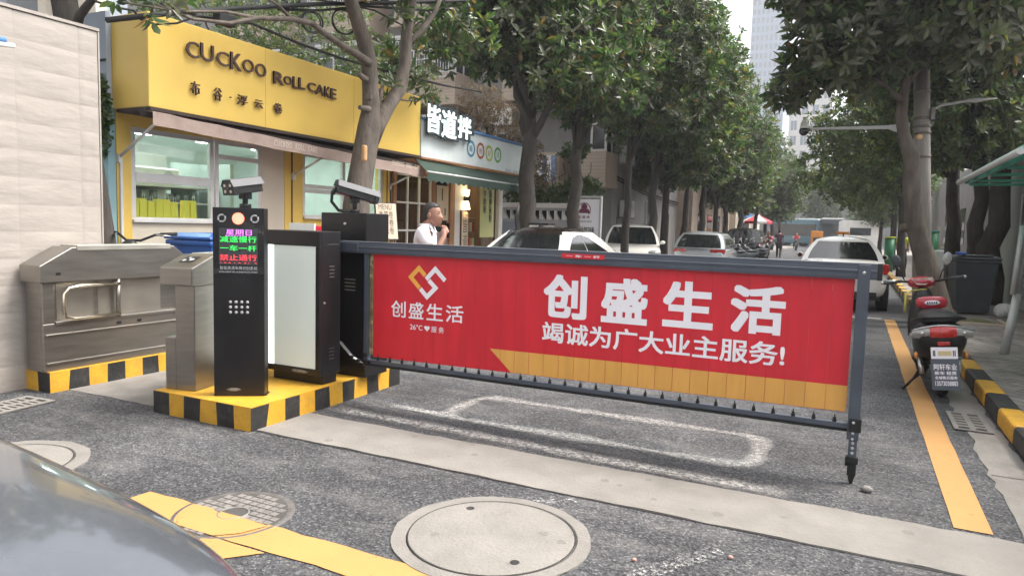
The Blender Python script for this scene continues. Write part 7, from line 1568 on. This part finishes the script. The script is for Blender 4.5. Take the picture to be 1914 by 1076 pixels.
b = MB(); b.tube([(XE + .05, 23.3, 3.3), (XE + .07, 27, 2.95), (XE + .07, 33, 2.75)], .03, 6); b.tube([(XE + .05, 23.3, 3.2), (XE + .08, 27, 2.85), (XE + .07, 33, 2.65)], .02, 6); b.build('wall_cable', M['wire'], ap, True)
def ac_unit(label, c, axis='x'):
    t = thing('air_conditioner', label, 'air conditioner', c, 0 if axis == 'x' else rad(-90)); b = MB(); b.bb(0.08, .38, -.42, .42, 0, .58); cs = b.build('case', M['white_paint'], t, bevel=.02)
    b = MB(); b.torus((.385, .08, .29), .22, .012, (1, 0, 0), 24, 6); b.torus((.385, .08, .29), .13, .01, (1, 0, 0), 20, 6); b.torus((.385, .08, .29), .05, .01, (1, 0, 0), 16, 6); b.build('fan_guard', M['print_grey'], cs)
    b = MB(); b.bb(.0, .42, -.45, -.40, -.06, -.02); b.bb(.0, .42, .40, .45, -.06, -.02); b.bb(0, .04, -.45, .45, -.3, -.02); b.build('bracket', M['steel_dark'], t); return t
ac_unit('white air conditioner on the grey end wall, upper one beside the corner balcony', (XE, 24.1, 3.75)); ac_unit('white air conditioner on the grey end wall, lower one above the white off-roader', (XE, 24.35, 1.9)); ac_unit('white air conditioner on the front of the apartment block, left of the noodle sign', (-11.75, YF, 5.1), 'y')
t = thing('laundry', 'blue and white cloth drying on the apartment balcony beside the first street tree', 'laundry', (-9.6, 21.9, 3.0)); b = MB()
for k in range(4): b.loft([[Vector((-9.75 + k * .17 + dx + .015 * math.sin(z * 9 + k), 21.95 + .02 * math.cos(z * 7 + k), z)) for dx in (-.075, .075)] for z in (3.0, 3.2, 3.4, 3.6, 3.85)], mi=k % 2, closed=False, caps=False)
b.build('cloth', [M['white_cloth'], mat('blue_check_cloth', (.22, .28, .42), .85, var=.4, vscale=14)], t, True); b = MB(); b.tube([(-10.0, 21.96, 3.86), (-8.9, 21.96, 3.86)], .012, 6); b.build('rail', M['silver'], t, True)
# patterned fence, gate, billboard
t = thing('garden_fence', 'pale grey wall with a row of pierced pattern blocks behind the nearest white car', 'fence', (-8.0, 18.0, 0)); b = MB(); b.bb(-9.6, -6.4, 17.95, 18.1, .15, 1.68); b.bb(-9.6, -6.4, 17.95, 18.1, 1.93, 2.0); b.build('wall', mat('pale_grey_wall', (.44, .44, .46), .8, var=.1, dirt=.3), t, True)
b = MB(); b.bb(-9.65, -6.35, 17.90, 18.15, 2.0, 2.13); b.build('coping', M['white_paint'], t, True)
b = MB()
for k in range(14):
    x = -9.5 + k * .225; b.bb(x - .02, x + .02, 17.96, 18.09, 1.68, 1.93); b.add([(x + .02, 17.97, 1.68), (x + .13, 17.97, 1.68), (x + .02, 17.97, 1.85), (x + .02, 18.08, 1.68), (x + .13, 18.08, 1.68), (x + .02, 18.08, 1.85)], [(0, 1, 2), (5, 4, 3), (0, 2, 5, 3), (1, 4, 5, 2)])
b.build('pattern_block', M['white_paint'], t, True)
b = MB(); b.bb(-9.6, -6.4, 18.30, 18.34, .1, 2.0); b.build('dark_backing', M['trousers'], t, True)
t = thing('metal_gate', 'blue-grey sheet metal gate leaf under the pierced fence blocks', 'gate', (-8.6, 17.9, .15)); b = MB(); b.bb(-9.2, -7.9, 17.88, 17.93, .2, 1.6); b.build('panel', M['blue_grey'], t, True); b = MB(); b.bb(-8.32, -8.28, 17.84, 17.88, .9, 1.2); b.build('handle', M['silver'], t, True)
t = thing('billboard', 'white billboard with a purple portrait emblem between two street trees', 'billboard', (-6.35, 17.4, .15)); b = MB(); p = at(1071, 372, y=17.3); q = at(1119, 440, y=17.3)
b.bb(p.x - .08, q.x, 17.30, 17.36, .9, p.z); bd = b.build('board', M['white_letter'], t, True); b = MB()
for x in (p.x - .1, q.x + .02): b.bb(x - .03, x + .03, 17.28, 17.38, .15, p.z + .03)
b.bb(p.x - .13, q.x + .05, 17.28, 17.38, p.z + .03, p.z + .08); b.build('frame', M['lamp_grey'], t, True, bevel=.01)
mm = mat('plum_print', (.16, .03, .08), .6); cx_ = (p.x + q.x) / 2 - .05; b = MB(); b.disc((cx_, 17.294, p.z - .20), .085, (0, -1, 0), 20); b.add([(cx_ - .18, 17.295, p.z - .36), (cx_ + .18, 17.295, p.z - .36), (cx_ + .11, 17.295, p.z - .25), (cx_ - .11, 17.295, p.z - .25)], [(0, 1, 2, 3)]); b.torus((cx_, 17.294, p.z - .27), .17, .012, (0, 1, 0), 20, 6, a0=-1.57, a1=1.57)
b.text('bd1', (cx_ - .16, 17.294, p.z - .50), (1, 0, 0), (0, 0, 1), .32, .075); b.build('emblem', mm, bd, True)
b = MB(); b.text('bd2', (cx_ - .22, 17.294, p.z - .60), (1, 0, 0), (0, 0, 1), .44, .05); b.text('bd3', (cx_ - .28, 17.294, p.z - .86), (1, 0, 0), (0, 0, 1), .58, .15); b.build('lettering', M['dark_screen'], bd, True)
# dark folding windshield and white box of a delivery bike beside the first street tree
p = at(1008, 420, y=13.2); t = thing('delivery_bike', 'delivery bike with a black curved windshield and white box, behind the nearest white car', 'electric bike', (p.x, 13.2, .15), rad(95))
b = MB(); b.tube([(0, .45, 1.75), (0, .5, 1.5), (0, .46, 1.25), (0, .36, 1.1)], [.05, .10, .10, .06], 10, flat=.35); b.build('windshield', M['black_plastic'], t)
b = MB(); b.bb(-.22, .22, -.25, .15, .95, 1.36); bx = b.build('box', M['white_paint'], t, bevel=.02); b = MB(); b.bb(-.235, .235, -.265, .165, 1.362, 1.40); b.build('lid', M['black_plastic'], bx)
for y in (-.55, .6): b = MB(); b.torus((0, y, .25), .2, .05, (1, 0, 0), 18, 7); b.build('wheel', M['rubber'], t)
b = MB(); b.tube([(0, .6, .25), (0, .45, 1.1)], .03, 8); b.tube([(0, .45, .5), (0, .1, .35), (0, -.55, .3), (0, -.2, .95)], .04, 8); b.build('frame', M['black_metal'], t)
# low buildings further along the left side
t = thing('corner_house', 'beige low house beyond the grey end wall on the left side', 'building', (-8.5, 38, 0)); b = MB(); b.bb(-20, -7.4, 35.5, 47, 0, 5.5); b.build('wall', M['apt_beige'], t, True)
for y in (37, 39.5, 42, 44.5): b = MB(); b.bb(-7.42, -7.38, y, y + 1.4, .4, 2.4); b.build('window', M['dark_glass'], t, True)
b = MB(); b.bb(-20.2, -7.2, 35.3, 47.2, 5.502, 5.7); b.build('roof', M['roof_grey'], t, True)
t = thing('orange_shopfront', 'far shop with an orange and blue signboard over its door, left side', 'shop', (-8, 52, 0)); b = MB(); b.bb(-20, -7.3, 49, 62, 0, 6); b.build('wall', M['cream'], t, True); b = MB(); b.bb(-7.3, -7.1, 50, 56, 2.9, 3.7); b.build('orange_sign', M['orange'], t, True); b = MB(); b.bb(-7.3, -7.12, 50, 56, 2.5, 2.88); b.build('blue_sign', M['blue_trim'], t, True); b = MB(); b.bb(-7.32, -7.28, 50.5, 55.5, .2, 2.3); b.build('shop_window', M['dark_glass'], t, True)
t = thing('apartment_block', 'pale far apartment block glimpsed through the gap between the tree rows', 'building', (-8, 130, 0))
def tower(t, x0, x1, y0, y1, H, wm, nx, nz, z0=3, face='front'):
    b = MB(); b.bb(x0, x1, y0, y1, 0, H); b.build('wall', M[wm] if isinstance(wm, str) else wm, t, True)
    sx, sz = (x1 - x0) / nx, (H - z0) / nz
    for i in range(nx):
        b = MB(); b.bb(x0 + sx * (i + .22), x0 + sx * (i + .78), y0 - .06, y0 - .02, z0, H - .6); o = b.build('window', M['far_window'], t, True)
        b = MB(); b.bb(x0 + sx * (i + .48), x0 + sx * (i + .52), y0 - .1, y0 - .061, z0, H - .6)
        for k in range(nz): b.bb(x0 + sx * (i + .22), x0 + sx * (i + .78), y0 - .12, y0 - .061, z0 + sz * k, z0 + sz * (k + .38))
        b.build('spandrel', M[wm] if isinstance(wm, str) else wm, o, True)
    b = MB(); b.bb(x0 - .2, x1 + .2, y0 - .2, y1 + .2, H + .002, H + .7); b.build('parapet', M['apt_white'], t, True)
p0_, p1_ = at(1478, 170, d=130), at(1525, 170, d=130); tower(t, p0_.x, p1_.x + 3, p0_.y, p0_.y + 12, p0_.z, mat('pale_far_wall', (.62, .60, .58), .8, var=.05), 4, 9)
t = thing('tower_block', 'tall grey-blue tower block rising above the trees at the top of the picture', 'tower', (-10, 260, 0)); p0_, p1_ = at(1402, 100, d=260), at(1474, 100, d=260); tower(t, p0_.x, p1_.x, p0_.y, p0_.y + 18, at(1430, -60, d=260).z, mat('grey_blue_cladding', (.36, .42, .50), .6, var=.05), 8, 30)
t = thing('apartment_block', 'far white block closing the view behind the buses', 'building', (0, 120, 0)); tower(t, -22, 12, 118, 128, 11, 'apt_grey', 12, 3, 1)
# building and columns above the cream wall at top left
t = thing('glazed_house', 'blue-grey house with cream pillars above the cream wall at top left', 'building', (-13, 8, 0)); p = at(0, 30, y=8.5); q = at(182, 30, y=8.5)
b = MB(); b.bb(p.x - 6, q.x, 8.6, 9.1, 0, 9); b.build('wall', M['blue_grey'], t, True)
b = MB()
for u0, u1 in ((76, 92), (152, 184)): a, c = at(u0, 20, y=8.45), at(u1, 20, y=8.45); b.bb(a.x, c.x, 8.4, 8.6, 0, 9)
b.build('pillar', M['cream'], t, True)
b = MB(); a, c = at(8, 20, y=8.5), at(74, 20, y=8.5); b.bb(a.x, c.x, 8.55, 8.598, 3.6, 7); b.build('window', M['dark_glass'], t, True)
# ------------------------------------------------------------------ overhead cables and coils
def cable(label, px, x, r=.012):
    b = MB(); b.tube([at(u, v, x=x) for u, v in px], r, 6); tag(b.build('overhead_cable', M['wire']), label, 'cable')
cable('thick black cable sagging from the top of the yellow fascia to the noodle sign', ((300, 8), (370, 30), (470, 44), (560, 82), (640, 110), (740, 138), (830, 160), (900, 172)), -6.6, .018)
cable('black cable bundle running level across the top above the forked tree', ((200, 38), (350, 22), (480, 14), (600, 8), (720, 6), (850, 2), (960, -4)), -6.45, .03)
cable('thin black cable crossing above the coils to the right-hand branches', ((520, 18), (600, 20), (680, 12), (800, 20), (900, 10)), -6.5, .018)
cable('thin black cable dropping from the dark bundle past the forked tree', ((560, -4), (640, 6), (700, 20), (760, 52)), -6.4, .012)
cable('black cable looping below the corner of the yellow fascia top', ((160, -4), (205, 12), (250, 20), (262, 36), (290, 46), (330, 44), (372, 30)), -6.55, .012)
for u, v, r, lab in ((581, 42, .13, 'coil of black cable hanging left of the forked tree'), (641, 40, .17, 'larger coil of black cable hanging close to the forked tree')):
    p = at(u, v, x=-6.45); b = MB()
    for k in range(4): b.torus(p + Vector((.012 * k, 0, RNG.normal(0, .006))), r + RNG.normal(0, .006), .008, (.9, -.45, 0), 28, 6)
    tag(b.build('cable_coil', M['wire']), lab, 'cable coil')
p = at(420, 35, x=-6.5); b = MB(); b.bb(p.x - .06, p.x + .06, p.y - .12, p.y + .12, p.z - .08, p.z + .05); tag(b.build('junction_box', M['wire'], bevel=.02), 'small dark junction box on the cable above the yellow sign', 'junction box')
# ------------------------------------------------------------------ hazy air of the street
hz = bpy.data.materials.new('hazy_air'); hz.use_nodes = True; t_ = hz.node_tree; t_.nodes.remove(t_.nodes['Principled BSDF'])
pv = t_.nodes.new('ShaderNodeVolumePrincipled'); pv.inputs['Density'].default_value = 0.0011; pv.inputs['Color'].default_value = (0.93, 0.95, 1.0, 1); pv.inputs['Anisotropy'].default_value = 0.3
t_.links.new(pv.outputs[0], t_.nodes['Material Output'].inputs['Volume'])
b = MB(); b.bb(-125, 125, -65, 305, -1.0, 130.0); tag(b.build('haze', hz), kind='stuff')
